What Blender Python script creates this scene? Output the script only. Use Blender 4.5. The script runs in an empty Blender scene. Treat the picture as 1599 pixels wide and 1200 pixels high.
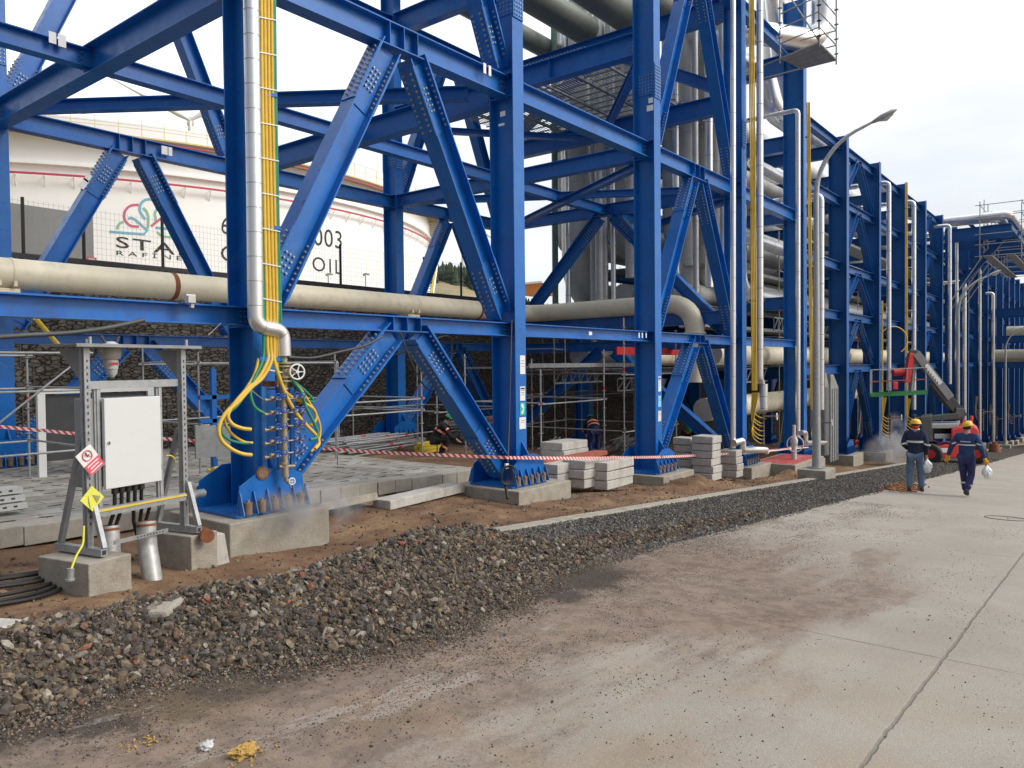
import bpy, bmesh, math, random
import numpy as np
from mathutils import Vector, Matrix, noise
R = math.radians
random.seed(7); rng = np.random.default_rng(7)
SC = bpy.context.scene; COL = SC.collection
# ------------------------------------------------------------------ camera
CF, YAW, PIT, ROLL = 1196.3, .66752, -.02371, -.01006       # focal length in photo pixels; angles
_cy, _sy = math.cos(YAW), math.sin(YAW)
FW = Vector((_cy*math.cos(PIT), _sy*math.cos(PIT), math.sin(PIT)))
_R = Vector((_sy, -_cy, 0)); _U = _R.cross(FW)
RT = math.cos(ROLL)*_R + math.sin(ROLL)*_U
UP = -math.sin(ROLL)*_R + math.cos(ROLL)*_U
cam = bpy.data.cameras.new('camera'); cam.lens = CF/1599*36; cam.sensor_width = 36
cam.clip_start = .05; cam.clip_end = 6000
camo = bpy.data.objects.new('camera', cam); COL.objects.link(camo)
camo.matrix_world = Matrix((RT, UP, -FW)).transposed().to_4x4()
SC.camera = camo
SC.render.resolution_x, SC.render.resolution_y = 1024, 768
# ------------------------------------------------------------------ sky and sun (bright overcast)
SUN_EL, SUN_AZ = R(38), R(155)
W = bpy.data.worlds.new('World'); SC.world = W; W.use_nodes = True
nt = W.node_tree; nt.nodes.clear()
def N(t, ty, **k):
    n = t.nodes.new(ty)
    for a, b in k.items(): setattr(n, a, b)
    return n
wo = N(nt, 'ShaderNodeOutputWorld'); ad = N(nt, 'ShaderNodeAddShader')
b1 = N(nt, 'ShaderNodeBackground'); b2 = N(nt, 'ShaderNodeBackground')
sk = N(nt, 'ShaderNodeTexSky', sky_type='NISHITA', sun_disc=False, sun_elevation=SUN_EL, sun_rotation=SUN_AZ)
sk.dust_density = 4; sk.air_density = 1
b1.inputs[1].default_value = .05
nt.links.new(sk.outputs[0], b1.inputs[0])
tc = N(nt, 'ShaderNodeTexCoord'); sep = N(nt, 'ShaderNodeSeparateXYZ')
nt.links.new(tc.outputs['Generated'], sep.inputs[0])
mp = N(nt, 'ShaderNodeMapping'); mp.inputs['Scale'].default_value = (1.6, 1.6, 5.0)
nt.links.new(tc.outputs['Generated'], mp.inputs[0])
nz = N(nt, 'ShaderNodeTexNoise'); nz.inputs['Scale'].default_value = 1.7; nz.inputs['Detail'].default_value = 7; nz.inputs['Roughness'].default_value = .5
nt.links.new(mp.outputs[0], nz.inputs['Vector'])
cr = N(nt, 'ShaderNodeValToRGB')
cr.color_ramp.elements[0].position = .38; cr.color_ramp.elements[0].color = (.70, .71, .722, 1)
cr.color_ramp.elements[1].position = .62; cr.color_ramp.elements[1].color = (.92, .925, .932, 1)
nt.links.new(nz.outputs['Fac'], cr.inputs[0])
gr = N(nt, 'ShaderNodeValToRGB')            # brightness by elevation: dimmer low, bright zenith
e = gr.color_ramp.elements
e[0].position = 0.0; e[0].color = (.66,)*3+(1,)
e[1].position = 1.0; e[1].color = (1.3,)*3+(1,)
x = e.new(.10); x.color = (.70,)*3+(1,)
x = e.new(.30); x.color = (.89,)*3+(1,)
nt.links.new(sep.outputs['Z'], gr.inputs[0])
# the cloud is thinner (brighter) towards the veiled sun
dt = N(nt, 'ShaderNodeVectorMath', operation='DOT_PRODUCT'); dt.inputs[1].default_value = (-.35, .85, .35)
nt.links.new(tc.outputs['Generated'], dt.inputs[0])
mr = N(nt, 'ShaderNodeMapRange'); mr.inputs[1].default_value = .1; mr.inputs[2].default_value = .8
mr.inputs[3].default_value = 1.0; mr.inputs[4].default_value = 1.45
nt.links.new(dt.outputs['Value'], mr.inputs[0])
mx = N(nt, 'ShaderNodeMixRGB', blend_type='MULTIPLY'); mx.inputs[0].default_value = 1
nt.links.new(cr.outputs[0], mx.inputs[1]); nt.links.new(gr.outputs[0], mx.inputs[2])
# sky dimmed on the unseen -X side to darken steel faces turned that way
sxm = N(nt, 'ShaderNodeMapRange'); sxm.inputs[1].default_value = .2; sxm.inputs[2].default_value = -.7; sxm.inputs[3].default_value = 1; sxm.inputs[4].default_value = .24
nt.links.new(sep.outputs['X'], sxm.inputs[0]); mm = N(nt, 'ShaderNodeMath', operation='MULTIPLY'); nt.links.new(mr.outputs[0], mm.inputs[0]); nt.links.new(sxm.outputs[0], mm.inputs[1])
nt.links.new(mx.outputs[0], b2.inputs[0]); nt.links.new(mm.outputs[0], b2.inputs[1])
nt.links.new(b1.outputs[0], ad.inputs[0]); nt.links.new(b2.outputs[0], ad.inputs[1])
nt.links.new(ad.outputs[0], wo.inputs[0])
sl = bpy.data.lights.new('sun', 'SUN'); sl.energy = 1.35; sl.angle = R(20); sl.color = (1, .96, .9)
so = bpy.data.objects.new('sun', sl); COL.objects.link(so)
so.rotation_euler = Vector((math.cos(SUN_EL)*.42, math.cos(SUN_EL)*-.9, math.sin(SUN_EL))).to_track_quat('Z', 'Y').to_euler()
SC.view_settings.view_transform = 'Standard'; SC.view_settings.look = 'None'
SC.view_settings.exposure = 0.34; SC.view_settings.gamma = 1; SC.view_settings.use_curve_mapping = False
# ------------------------------------------------------------------ placing helpers
def ray(x, y): return FW + RT*((x-799.5)/CF) + UP*((600-y)/CF)
def atY(x, y, Y): r = ray(x, y); return r*(Y/r.y)
def atX(x, y, X): r = ray(x, y); return r*(X/r.x)
def atZ(x, y, Z): r = ray(x, y); return r*(Z/r.z)
def atD(x, y, d): return ray(x, y)*d
SL = .0745
def plane(X): return -1.65 - SL*max(X, -30) if X < 110 else -1.65-SL*110
def atG(x, y, dz=0.0):
    r = ray(x, y); t = (-1.65+dz)/(r.z+SL*r.x); return r*t
def V(*a): return Vector(a)
def clamp(v, a=0., b=1.): return a if v < a else b if v > b else v
def smooth(a, b, v): t = clamp((v-a)/(b-a)); return t*t*(3-2*t)
def lerp(a, b, t): return a+(b-a)*t
# ------------------------------------------------------------------ materials
MATS = {}
def mat(name, col, rough=.6, metal=0., var=.12, vscale=6., bump=0., bscale=40., spec=.5, coat=0., stain=None, sscale=2., samt=.4, coord='Object', patch=None, dust=None):
    m = bpy.data.materials.new(name); m.use_nodes = True; t = m.node_tree
    p = t.nodes['Principled BSDF']; p.inputs['Roughness'].default_value = rough; p.inputs['Metallic'].default_value = metal
    p.inputs['Specular IOR Level'].default_value = spec
    if coat: p.inputs['Coat Weight'].default_value = coat; p.inputs['Coat Roughness'].default_value = .15
    c = N(t, 'ShaderNodeTexCoord')
    n1 = N(t, 'ShaderNodeTexNoise'); n1.inputs['Scale'].default_value = vscale; n1.inputs['Detail'].default_value = 6; n1.inputs['Roughness'].default_value = .65
    t.links.new(c.outputs[coord], n1.inputs['Vector'])
    r = N(t, 'ShaderNodeValToRGB')
    r.color_ramp.elements[0].position = .3; r.color_ramp.elements[0].color = tuple(v*(1-var) for v in col)+(1,)
    r.color_ramp.elements[1].position = .7; r.color_ramp.elements[1].color = tuple(min(1, v*(1+var)) for v in col)+(1,)
    t.links.new(n1.outputs['Fac'], r.inputs[0]); out = r.outputs[0]
    if stain:
        n2 = N(t, 'ShaderNodeTexNoise'); n2.inputs['Scale'].default_value = sscale; n2.inputs['Detail'].default_value = 8; n2.inputs['Roughness'].default_value = .7
        t.links.new(c.outputs[coord], n2.inputs['Vector'])
        s = N(t, 'ShaderNodeMapRange'); s.inputs[1].default_value = .52; s.inputs[2].default_value = .72; s.inputs[4].default_value = samt
        t.links.new(n2.outputs['Fac'], s.inputs[0])
        q = N(t, 'ShaderNodeMixRGB'); q.inputs[2].default_value = tuple(stain)+(1,)
        t.links.new(s.outputs[0], q.inputs[0]); t.links.new(out, q.inputs[1]); out = q.outputs[0]
    if patch:      # brushed touch-up patches of fresher paint, with their own gloss
        mpp = N(t, 'ShaderNodeMapping'); mpp.inputs['Scale'].default_value = (1.3, 1.3, .8); t.links.new(c.outputs[coord], mpp.inputs[0])
        vp = N(t, 'ShaderNodeTexNoise'); vp.inputs['Scale'].default_value = 1.1; vp.inputs['Detail'].default_value = 3; vp.inputs['Distortion'].default_value = 1.2; t.links.new(mpp.outputs[0], vp.inputs['Vector'])
        s = N(t, 'ShaderNodeMapRange'); s.inputs[1].default_value = .60; s.inputs[2].default_value = .615; s.inputs[4].default_value = .5; t.links.new(vp.outputs['Fac'], s.inputs[0])
        q = N(t, 'ShaderNodeMixRGB'); q.inputs[2].default_value = tuple(patch)+(1,); t.links.new(s.outputs[0], q.inputs[0]); t.links.new(out, q.inputs[1]); out = q.outputs[0]
    if dust:       # thin dry dust film in fine speckles
        nd = N(t, 'ShaderNodeTexNoise'); nd.inputs['Scale'].default_value = 5; nd.inputs['Detail'].default_value = 12; nd.inputs['Roughness'].default_value = .8; t.links.new(c.outputs[coord], nd.inputs['Vector'])
        s = N(t, 'ShaderNodeMapRange'); s.inputs[1].default_value = .50; s.inputs[2].default_value = .75; s.inputs[4].default_value = .28; t.links.new(nd.outputs['Fac'], s.inputs[0])
        q = N(t, 'ShaderNodeMixRGB'); q.inputs[2].default_value = tuple(dust)+(1,); t.links.new(s.outputs[0], q.inputs[0]); t.links.new(out, q.inputs[1]); out = q.outputs[0]
        s2 = N(t, 'ShaderNodeMapRange'); s2.inputs[1].default_value = .4; s2.inputs[2].default_value = .7; s2.inputs[3].default_value = rough*.8; s2.inputs[4].default_value = rough*1.6; t.links.new(nd.outputs['Fac'], s2.inputs[0]); t.links.new(s2.outputs[0], p.inputs['Roughness'])
    t.links.new(out, p.inputs['Base Color'])
    if bump:
        n3 = N(t, 'ShaderNodeTexNoise'); n3.inputs['Scale'].default_value = bscale; n3.inputs['Detail'].default_value = 5
        t.links.new(c.outputs[coord], n3.inputs['Vector'])
        b = N(t, 'ShaderNodeBump'); b.inputs['Strength'].default_value = bump; b.inputs['Distance'].default_value = .02
        t.links.new(n3.outputs['Fac'], b.inputs['Height']); t.links.new(b.outputs[0], p.inputs['Normal'])
    MATS[name] = m; return m
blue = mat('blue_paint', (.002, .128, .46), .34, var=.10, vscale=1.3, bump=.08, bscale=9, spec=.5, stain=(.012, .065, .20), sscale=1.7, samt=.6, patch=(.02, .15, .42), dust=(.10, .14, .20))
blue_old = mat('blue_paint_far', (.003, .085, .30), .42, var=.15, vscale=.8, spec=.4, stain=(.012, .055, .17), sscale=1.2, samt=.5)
bolt_m = mat('bolt_steel', (.33, .35, .37), .45, .4, var=.3, vscale=30)
rust = mat('rust', (.20, .075, .03), .85, var=.4, vscale=25, bump=.3)
chair_m = mat('anchor_grout', (.22, .15, .09), .9, var=.35, vscale=30, bump=.3)
galv = mat('galvanised_steel', (.40, .42, .43), .42, .55, var=.18, vscale=9, bump=.04)
galvd = mat('dull_galvanised_steel', (.26, .275, .28), .55, .35, var=.2, vscale=5)
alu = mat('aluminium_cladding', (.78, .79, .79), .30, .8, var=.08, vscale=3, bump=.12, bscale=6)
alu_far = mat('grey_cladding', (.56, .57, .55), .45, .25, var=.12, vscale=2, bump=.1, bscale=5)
cream = mat('cream_pipe_paint', (.70, .65, .50), .5, var=.06, vscale=2, stain=(.30, .24, .15), sscale=3, samt=.35)
conc = mat('cast_concrete', (.32, .295, .245), .88, var=.2, vscale=5, bump=.45, bscale=35, stain=(.17, .12, .08), sscale=1.8, samt=.75)
conc_l = mat('pale_concrete', (.47, .455, .42), .85, var=.16, vscale=7, bump=.4, bscale=70, stain=(.25, .20, .15), sscale=2.6, samt=.7)
pave_m = mat('paving_block_side', (.33, .31, .27), .9, var=.15, vscale=8, bump=.3, bscale=50)
white = mat('white_paint', (.74, .75, .74), .4, var=.03, vscale=2)
tankw = mat('tank_white_paint', (.93, .93, .925), .5, var=.02, vscale=.15)
tankb = mat('tank_girder_tan', (.34, .28, .21), .8, var=.12, vscale=.6)
greyp = mat('grey_sheet', (.30, .32, .33), .5, .2, var=.08, vscale=3)
yel = mat('yellow_hose', (.66, .44, .05), .5, var=.1, vscale=5)
grn = mat('green_hose', (.02, .22, .12), .45, var=.12, vscale=5)
yelp = mat('yellow_paint', (.70, .52, .05), .5, var=.1, vscale=5)
redp = mat('red_paint', (.55, .025, .03), .4, var=.1, vscale=4)
redd = mat('faded_red_board', (.34, .09, .06), .8, var=.2, vscale=6)
pinkred = mat('fire_main_red', (.50, .06, .10), .5)
black = mat('black_rubber', (.015, .015, .016), .6, var=.3, vscale=8)
dgrey = mat('dark_grey_paint', (.05, .052, .056), .5, var=.2, vscale=4)
tan = mat('brass_fittings', (.36, .30, .20), .5, .3, var=.25, vscale=20, bump=.1)
bluew = mat('blue_handwheel', (.02, .10, .42), .4)
navy = mat('navy_cloth', (.012, .020, .055), .9, var=.25, vscale=12, bump=.5, bscale=18)
navyc = mat('coverall_cloth', (.022, .048, .125), .9, var=.25, vscale=12, bump=.5, bscale=18)
navyp = mat('purple_navy_trousers', (.024, .028, .105), .9, var=.25, vscale=12, bump=.5, bscale=18)
denim = mat('denim', (.10, .155, .235), .9, var=.25, vscale=10, bump=.5, bscale=22)
blackc = mat('black_cloth', (.012, .012, .014), .95, var=.3, vscale=10)
redc = mat('red_cloth', (.42, .03, .03), .9, var=.25, vscale=10)
refl = mat('silver_reflective', (.62, .63, .58), .5)
orr = mat('orange_reflective', (.85, .30, .16), .5)
skin = mat('skin', (.42, .24, .17), .55, var=.08)
hairm = mat('dark_hair', (.02, .014, .01), .7)
helm_y = mat('yellow_helmet', (.78, .48, .02), .3)
helm_g = mat('green_helmet', (.02, .28, .12), .3)
glove = mat('yellow_gloves', (.75, .36, .03), .8)
bagw = mat('white_plastic_bag', (.72, .73, .74), .35, var=.1, bump=.6, bscale=14)
shoe = mat('grey_boot', (.06, .058, .052), .8)
dark = mat('dark_text', (.03, .03, .03), .7, var=.02)
logo_b = mat('logo_blue', (.19, .46, .62), .7, var=.02)
logo_r = mat('logo_rose', (.62, .14, .22), .7, var=.02)
logo_g = mat('logo_green', (.26, .53, .34), .7, var=.02)
teal = mat('teal_notice', (.03, .42, .40), .5)
ylab = mat('yellow_sign', (.72, .72, .12), .5, var=.05)
pink = mat('red_sign', (.66, .10, .14), .5, var=.05)
clay = mat('yellow_clay', (.44, .28, .08), .95, var=.3, vscale=30, bump=.6, bscale=60)
glass = mat('lamp_glass', (.45, .47, .48), .15, var=.05)
org = mat('orange_red', (.75, .10, .04), .5)
pwall = mat('board_wall', (.30, .30, .29), .8, var=.06, vscale=1)
# ------------------------------------------------------------------ mesh builder
class MB:
    def __init__(s): s.v = []; s.f = []; s.m = []; s.s = []
    def add(s, vs, fs, mi=0, sm=False):
        o = len(s.v); s.v += [tuple(p) for p in vs]
        for f in fs: s.f.append(tuple(i+o for i in f)); s.m.append(mi); s.s.append(sm)
    def frame(s, M, lo, hi, mi=0):
        vs = [M @ Vector((x, y, z)) for z in (lo[2], hi[2]) for y in (lo[1], hi[1]) for x in (lo[0], hi[0])]
        s.add(vs, [(0, 2, 3, 1), (4, 5, 7, 6), (0, 1, 5, 4), (2, 6, 7, 3), (0, 4, 6, 2), (1, 3, 7, 5)], mi)
    def box(s, c, d, mi=0, rot=None):
        M = Matrix.Translation(Vector(c)) @ (rot.to_4x4() if rot else Matrix())
        s.frame(M, [-d[0]/2, -d[1]/2, -d[2]/2], [d[0]/2, d[1]/2, d[2]/2], mi)
    def bar(s, p0, p1, w, h, up=V(0, 0, 1), mi=0):
        p0, p1 = Vector(p0), Vector(p1); a = p1-p0; L = a.length; a.normalize()
        u = (Vector(up)-a*a.dot(Vector(up)))
        if u.length < 1e-4: u = V(1, 0, 0)-a*a.x
        u.normalize(); sd = a.cross(u)
        M = Matrix((a, sd, u)).transposed().to_4x4(); M.translation = p0
        s.frame(M, [0, -w/2, -h/2], [L, w/2, h/2], mi)
    def prof(s, p0, p1, up, pts, mi=0):
        p0, p1 = Vector(p0), Vector(p1); a = (p1-p0).normalized(); u = Vector(up)-a*a.dot(Vector(up)); u.normalize(); sd = a.cross(u)
        n = len(pts)
        vs = [p+sd*x+u*y for p in (p0, p1) for x, y in pts]
        s.add(vs, [(i, (i+1) % n, n+(i+1) % n, n+i) for i in range(n)], mi)
        s.add(vs[:n], [tuple(range(n))], mi); s.add(vs[n:], [tuple(range(n))], mi)
    def ib(s, p0, p1, up, h, w, tf=.022, tw=.014, mi=0):
        """I section: flanges h apart along up, w wide"""
        H, B, t = h/2, w/2, tw/2
        s.prof(p0, p1, up, [(-B, -H), (B, -H), (B, -H+tf), (t, -H+tf), (t, H-tf), (B, H-tf), (B, H), (-B, H), (-B, H-tf), (-t, H-tf), (-t, -H+tf), (-B, -H+tf)], mi)
    def cyl(s, p0, p1, r, n=8, mi=0, r1=None, caps=True, sm=True):
        p0, p1 = Vector(p0), Vector(p1); a = (p1-p0).normalized(); u = a.orthogonal().normalized(); w = a.cross(u)
        r1 = r if r1 is None else r1
        vs = [p+(u*math.cos(2*math.pi*i/n)+w*math.sin(2*math.pi*i/n))*q for p, q in ((p0, r), (p1, r1)) for i in range(n)]
        s.add(vs, [(i, (i+1) % n, n+(i+1) % n, n+i) for i in range(n)], mi, sm)
        if caps: s.add(vs[:n], [tuple(reversed(range(n)))], mi); s.add(vs[n:], [tuple(range(n))], mi)
    def tube(s, pts, r, n=8, mi=0, caps=True):
        pts = [Vector(p) for p in pts]; m = len(pts); rs = r if isinstance(r, (list, tuple)) else [r]*m
        u = None; vs = []
        for i, p in enumerate(pts):
            a = (pts[min(i+1, m-1)]-pts[max(i-1, 0)]).normalized()
            u = a.orthogonal().normalized() if u is None else (u-a*a.dot(u)).normalized()
            w = a.cross(u)
            vs += [p+(u*math.cos(2*math.pi*k/n)+w*math.sin(2*math.pi*k/n))*rs[i] for k in range(n)]
        s.add(vs, [(i*n+k, i*n+(k+1) % n, (i+1)*n+(k+1) % n, (i+1)*n+k) for i in range(m-1) for k in range(n)], mi, True)
        if caps: s.add(vs[:n], [tuple(reversed(range(n)))], mi); s.add(vs[-n:], [tuple(range(n))], mi)
    def torus(s, c, ax, R0, r, n=20, k=6, mi=0, arc=(0, 2*math.pi)):
        ax = Vector(ax).normalized(); u = ax.orthogonal().normalized(); w = ax.cross(u)
        full = abs(arc[1]-arc[0]-2*math.pi) < 1e-6
        pts = [Vector(c)+(u*math.cos(t)+w*math.sin(t))*R0 for t in [arc[0]+(arc[1]-arc[0])*i/n for i in range(n+1)]]
        s.tube(pts, r, k, mi, caps=not full)
    def ball(s, c, r, mi=0, n=10, sc=(1, 1, 1)):
        vs = []; m = n//2+1
        for i in range(m+1):
            th = math.pi*i/m
            for k in range(n): vs.append(Vector(c)+V(math.sin(th)*math.cos(2*math.pi*k/n)*sc[0], math.sin(th)*math.sin(2*math.pi*k/n)*sc[1], math.cos(th)*sc[2])*r)
        s.add(vs, [(i*n+k, (i+1)*n+k, (i+1)*n+(k+1) % n, i*n+(k+1) % n) for i in range(m) for k in range(n)], mi, True)
    def extr(s, poly, d, mi=0):
        n = len(poly); a = [Vector(p) for p in poly]; b = [p+Vector(d) for p in a]
        s.add(a+b, [(i, (i+1) % n, n+(i+1) % n, n+i) for i in range(n)]+[tuple(reversed(range(n))), tuple(range(n, 2*n))], mi)
    def build(s, name, mats, parent=None, bevel=0, fix=True):
        me = bpy.data.meshes.new(name); me.from_pydata(s.v, [], s.f)
        if not isinstance(mats, (list, tuple)): mats = [mats]
        for m in mats: me.materials.append(m)
        me.polygons.foreach_set('material_index', s.m); me.polygons.foreach_set('use_smooth', s.s)
        if fix and len(s.f) < 60000:
            b = bmesh.new(); b.from_mesh(me); bmesh.ops.recalc_face_normals(b, faces=b.faces); b.to_mesh(me); b.free()
        me.update()
        o = bpy.data.objects.new(name, me); COL.objects.link(o)
        if parent: o.parent = parent; o.matrix_parent_inverse = parent.matrix_world.inverted() if False else Matrix()
        if bevel:
            md = o.modifiers.new('bevel', 'BEVEL'); md.width = bevel; md.segments = 2; md.limit_method = 'ANGLE'
        return o
def tag(o, label=None, cat=None, group=None, kind=None):
    if label: o['label'] = label
    if cat: o['category'] = cat
    if group: o['group'] = group
    if kind: o['kind'] = kind
    return o
def empty(name, loc=(0, 0, 0), rz=0):
    o = bpy.data.objects.new(name, None); COL.objects.link(o); o.location = loc; o.rotation_euler = (0, 0, rz); o.empty_display_size = .2
    return o
def thing(name, label, cat, loc=(0, 0, 0), rz=0, group=None): return tag(empty(name, loc, rz), label, cat, group)
def copy_tree(o, parent=None):
    c = o.copy(); COL.objects.link(c); c.parent = parent
    for ch in list(o.children): copy_tree(ch, c)
    return c
class LMB(MB):
    """builder whose coordinates are given in the world but stored relative to an origin"""
    def __init__(s, org): super().__init__(); s.o = Vector(org)
    def build(s, *a, **k):
        s.v = [tuple(Vector(p)-s.o) for p in s.v]; return super().build(*a, **k)

faint_yellow = mat('faded_yellow_rail', (.70, .60, .28), .6)
fence_wire = mat('fence_wire', (.34, .35, .35), .6)
# ------------------------------------------------------------------ terrain
def dirt_drop(X): return lerp(.42, .17, smooth(7, 11.5, X))+.09*smooth(17, 24, X)
def rear(X): return -2.15-.03*(X-6.4) if X < 18 else max(-2.5-.13*(X-18), plane(X)-.1)
def zg(X, Y):
    p = plane(X)
    if Y > 23.9: return 2.85+max(0, (Y-70))*.0+hill(X, Y)
    if Y < 4.5: return p-.04
    if Y < 6.75:
        return p-.03-(dirt_drop(X)*.8*smooth(5.3, 6.75, Y)*(1-smooth(6.4, 7.4, X)) if X < 7.4 else 0)
    d = lerp(lerp(.03+dirt_drop(X)*.8, .05, smooth(6.4, 7.4, X)), dirt_drop(X), smooth(6.75, 8.0, Y))
    front = p-d
    if X > 13.6 or X < -7: return lerp(front, rear(X)-.06, smooth(10.3, 13.5, Y))
    return lerp(front, rear(X)-.27, smooth(9.5, 11.2, Y))
def hill(X, Y):
    t = math.atan2(Y, X); d = math.hypot(X, Y)
    if d < 130: return 0
    # crest lower towards the rack direction
    px = 799.5+CF*math.tan(YAW-t) if abs(YAW-t) < 1.3 else 0
    cr = 28-smooth(690, 860, px)*13-smooth(860, 1000, px)*7 if px > 0 else 22
    return (cr-2.85)*smooth(130, 260, d)+noise.noise(V(X*.02, Y*.02, 0))*3*smooth(130, 200, d)
def arr(a, b, n): return [a+(b-a)*i/n for i in range(n+1)]
def grid_sheet(name, xs, ys, zf, m, sm=True):
    vs = [(x, y, zf(x, y)) for y in ys for x in xs]; nx = len(xs)
    fs = [(j*nx+i, j*nx+i+1, (j+1)*nx+i+1, (j+1)*nx+i) for j in range(len(ys)-1) for i in range(nx-1)]
    me = bpy.data.meshes.new(name); me.from_pydata(vs, [], fs); me.materials.append(m)
    me.polygons.foreach_set('use_smooth', [sm]*len(fs)); me.update()
    o = bpy.data.objects.new(name, me); COL.objects.link(o); return o
def ground_material(name, c1, c2, c3, scale=1.2, bump=.5, fine=60):
    m = bpy.data.materials.new(name); m.use_nodes = True; t = m.node_tree; p = t.nodes['Principled BSDF']; p.inputs['Roughness'].default_value = .95
    p.inputs['Specular IOR Level'].default_value = .25
    c = N(t, 'ShaderNodeTexCoord')
    a = N(t, 'ShaderNodeTexNoise'); a.inputs['Scale'].default_value = scale; a.inputs['Detail'].default_value = 9; a.inputs['Roughness'].default_value = .7
    b = N(t, 'ShaderNodeTexNoise'); b.inputs['Scale'].default_value = fine; b.inputs['Detail'].default_value = 3
    t.links.new(c.outputs['Object'], a.inputs['Vector']); t.links.new(c.outputs['Object'], b.inputs['Vector'])
    r = N(t, 'ShaderNodeValToRGB'); e = r.color_ramp.elements
    e[0].position = .33; e[0].color = tuple(c1)+(1,); e[1].position = .66; e[1].color = tuple(c3)+(1,)
    x = e.new(.5); x.color = tuple(c2)+(1,)
    t.links.new(a.outputs['Fac'], r.inputs[0])
    mr = N(t, 'ShaderNodeMapRange'); mr.inputs[1].default_value = .3; mr.inputs[2].default_value = .7; mr.inputs[3].default_value = .72; mr.inputs[4].default_value = 1.25
    t.links.new(b.outputs['Fac'], mr.inputs[0])
    q = N(t, 'ShaderNodeMixRGB', blend_type='MULTIPLY'); q.inputs[0].default_value = 1
    t.links.new(r.outputs[0], q.inputs[1]); t.links.new(mr.outputs[0], q.inputs[2]); t.links.new(q.outputs[0], p.inputs['Base Color'])
    bp = N(t, 'ShaderNodeBump'); bp.inputs['Strength'].default_value = bump; bp.inputs['Distance'].default_value = .03
    t.links.new(b.outputs['Fac'], bp.inputs['Height']); t.links.new(bp.outputs[0], p.inputs['Normal'])
    return m
soil = ground_material('red_brown_soil', (.095, .052, .034), (.175, .105, .062), (.28, .185, .105), 1.1)
grass_dry = ground_material('dry_hillside', (.16, .17, .07), (.30, .26, .15), (.36, .26, .16), .06, .1, 3)
ys = arr(-1200, -60, 8)[:-1]+arr(-60, 0, 8)[:-1]+arr(0, 4.45, 4)[:-1]+arr(4.45, 12, 84)[:-1]+arr(12, 24.0, 50)+arr(24.2, 130, 20)[1:]+arr(130, 300, 24)[1:]+arr(300, 2500, 6)[1:]
xs = arr(-2000, -40, 6)[:-1]+arr(-40, -2, 20)[:-1]+arr(-2, 30, 260)[:-1]+arr(30, 110, 60)[:-1]+arr(110, 400, 40)[:-1]+arr(400, 3000, 6)
MOUNDS = [(18.3, 8.55, 1.5, .75, .30), (25.2, 8.3, 1.6, .7, .28), (19.9, 8.2, 1.2, .5, .12), (14.5, 8.6, 2.2, .8, .10), (9.5, 9.4, 1.8, .9, .10)]
def zz(X, Y):
    z = zg(X, Y)
    for cx, cy, rx, ry, h in MOUNDS: 
        q = ((X-cx)/rx)**2+((Y-cy)/ry)**2
        if q < 4: z += h*math.exp(-q*2)*(1+.5*noise.noise(V(X*3, Y*3, 7)))
    if 6.9 < Y < 24 and -5 < X < 45: z += noise.noise(V(X*1.1, Y*1.1, 0))*.05+noise.noise(V(X*4, Y*4, 3))*.02
    return z
g = grid_sheet('ground', xs, ys, zz, soil)
g.data.materials.append(grass_dry)
mi = [1 if p.center.y > 24 else 0 for p in g.data.polygons]; g.data.polygons.foreach_set('material_index', mi)
tag(g, kind='structure')
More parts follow.
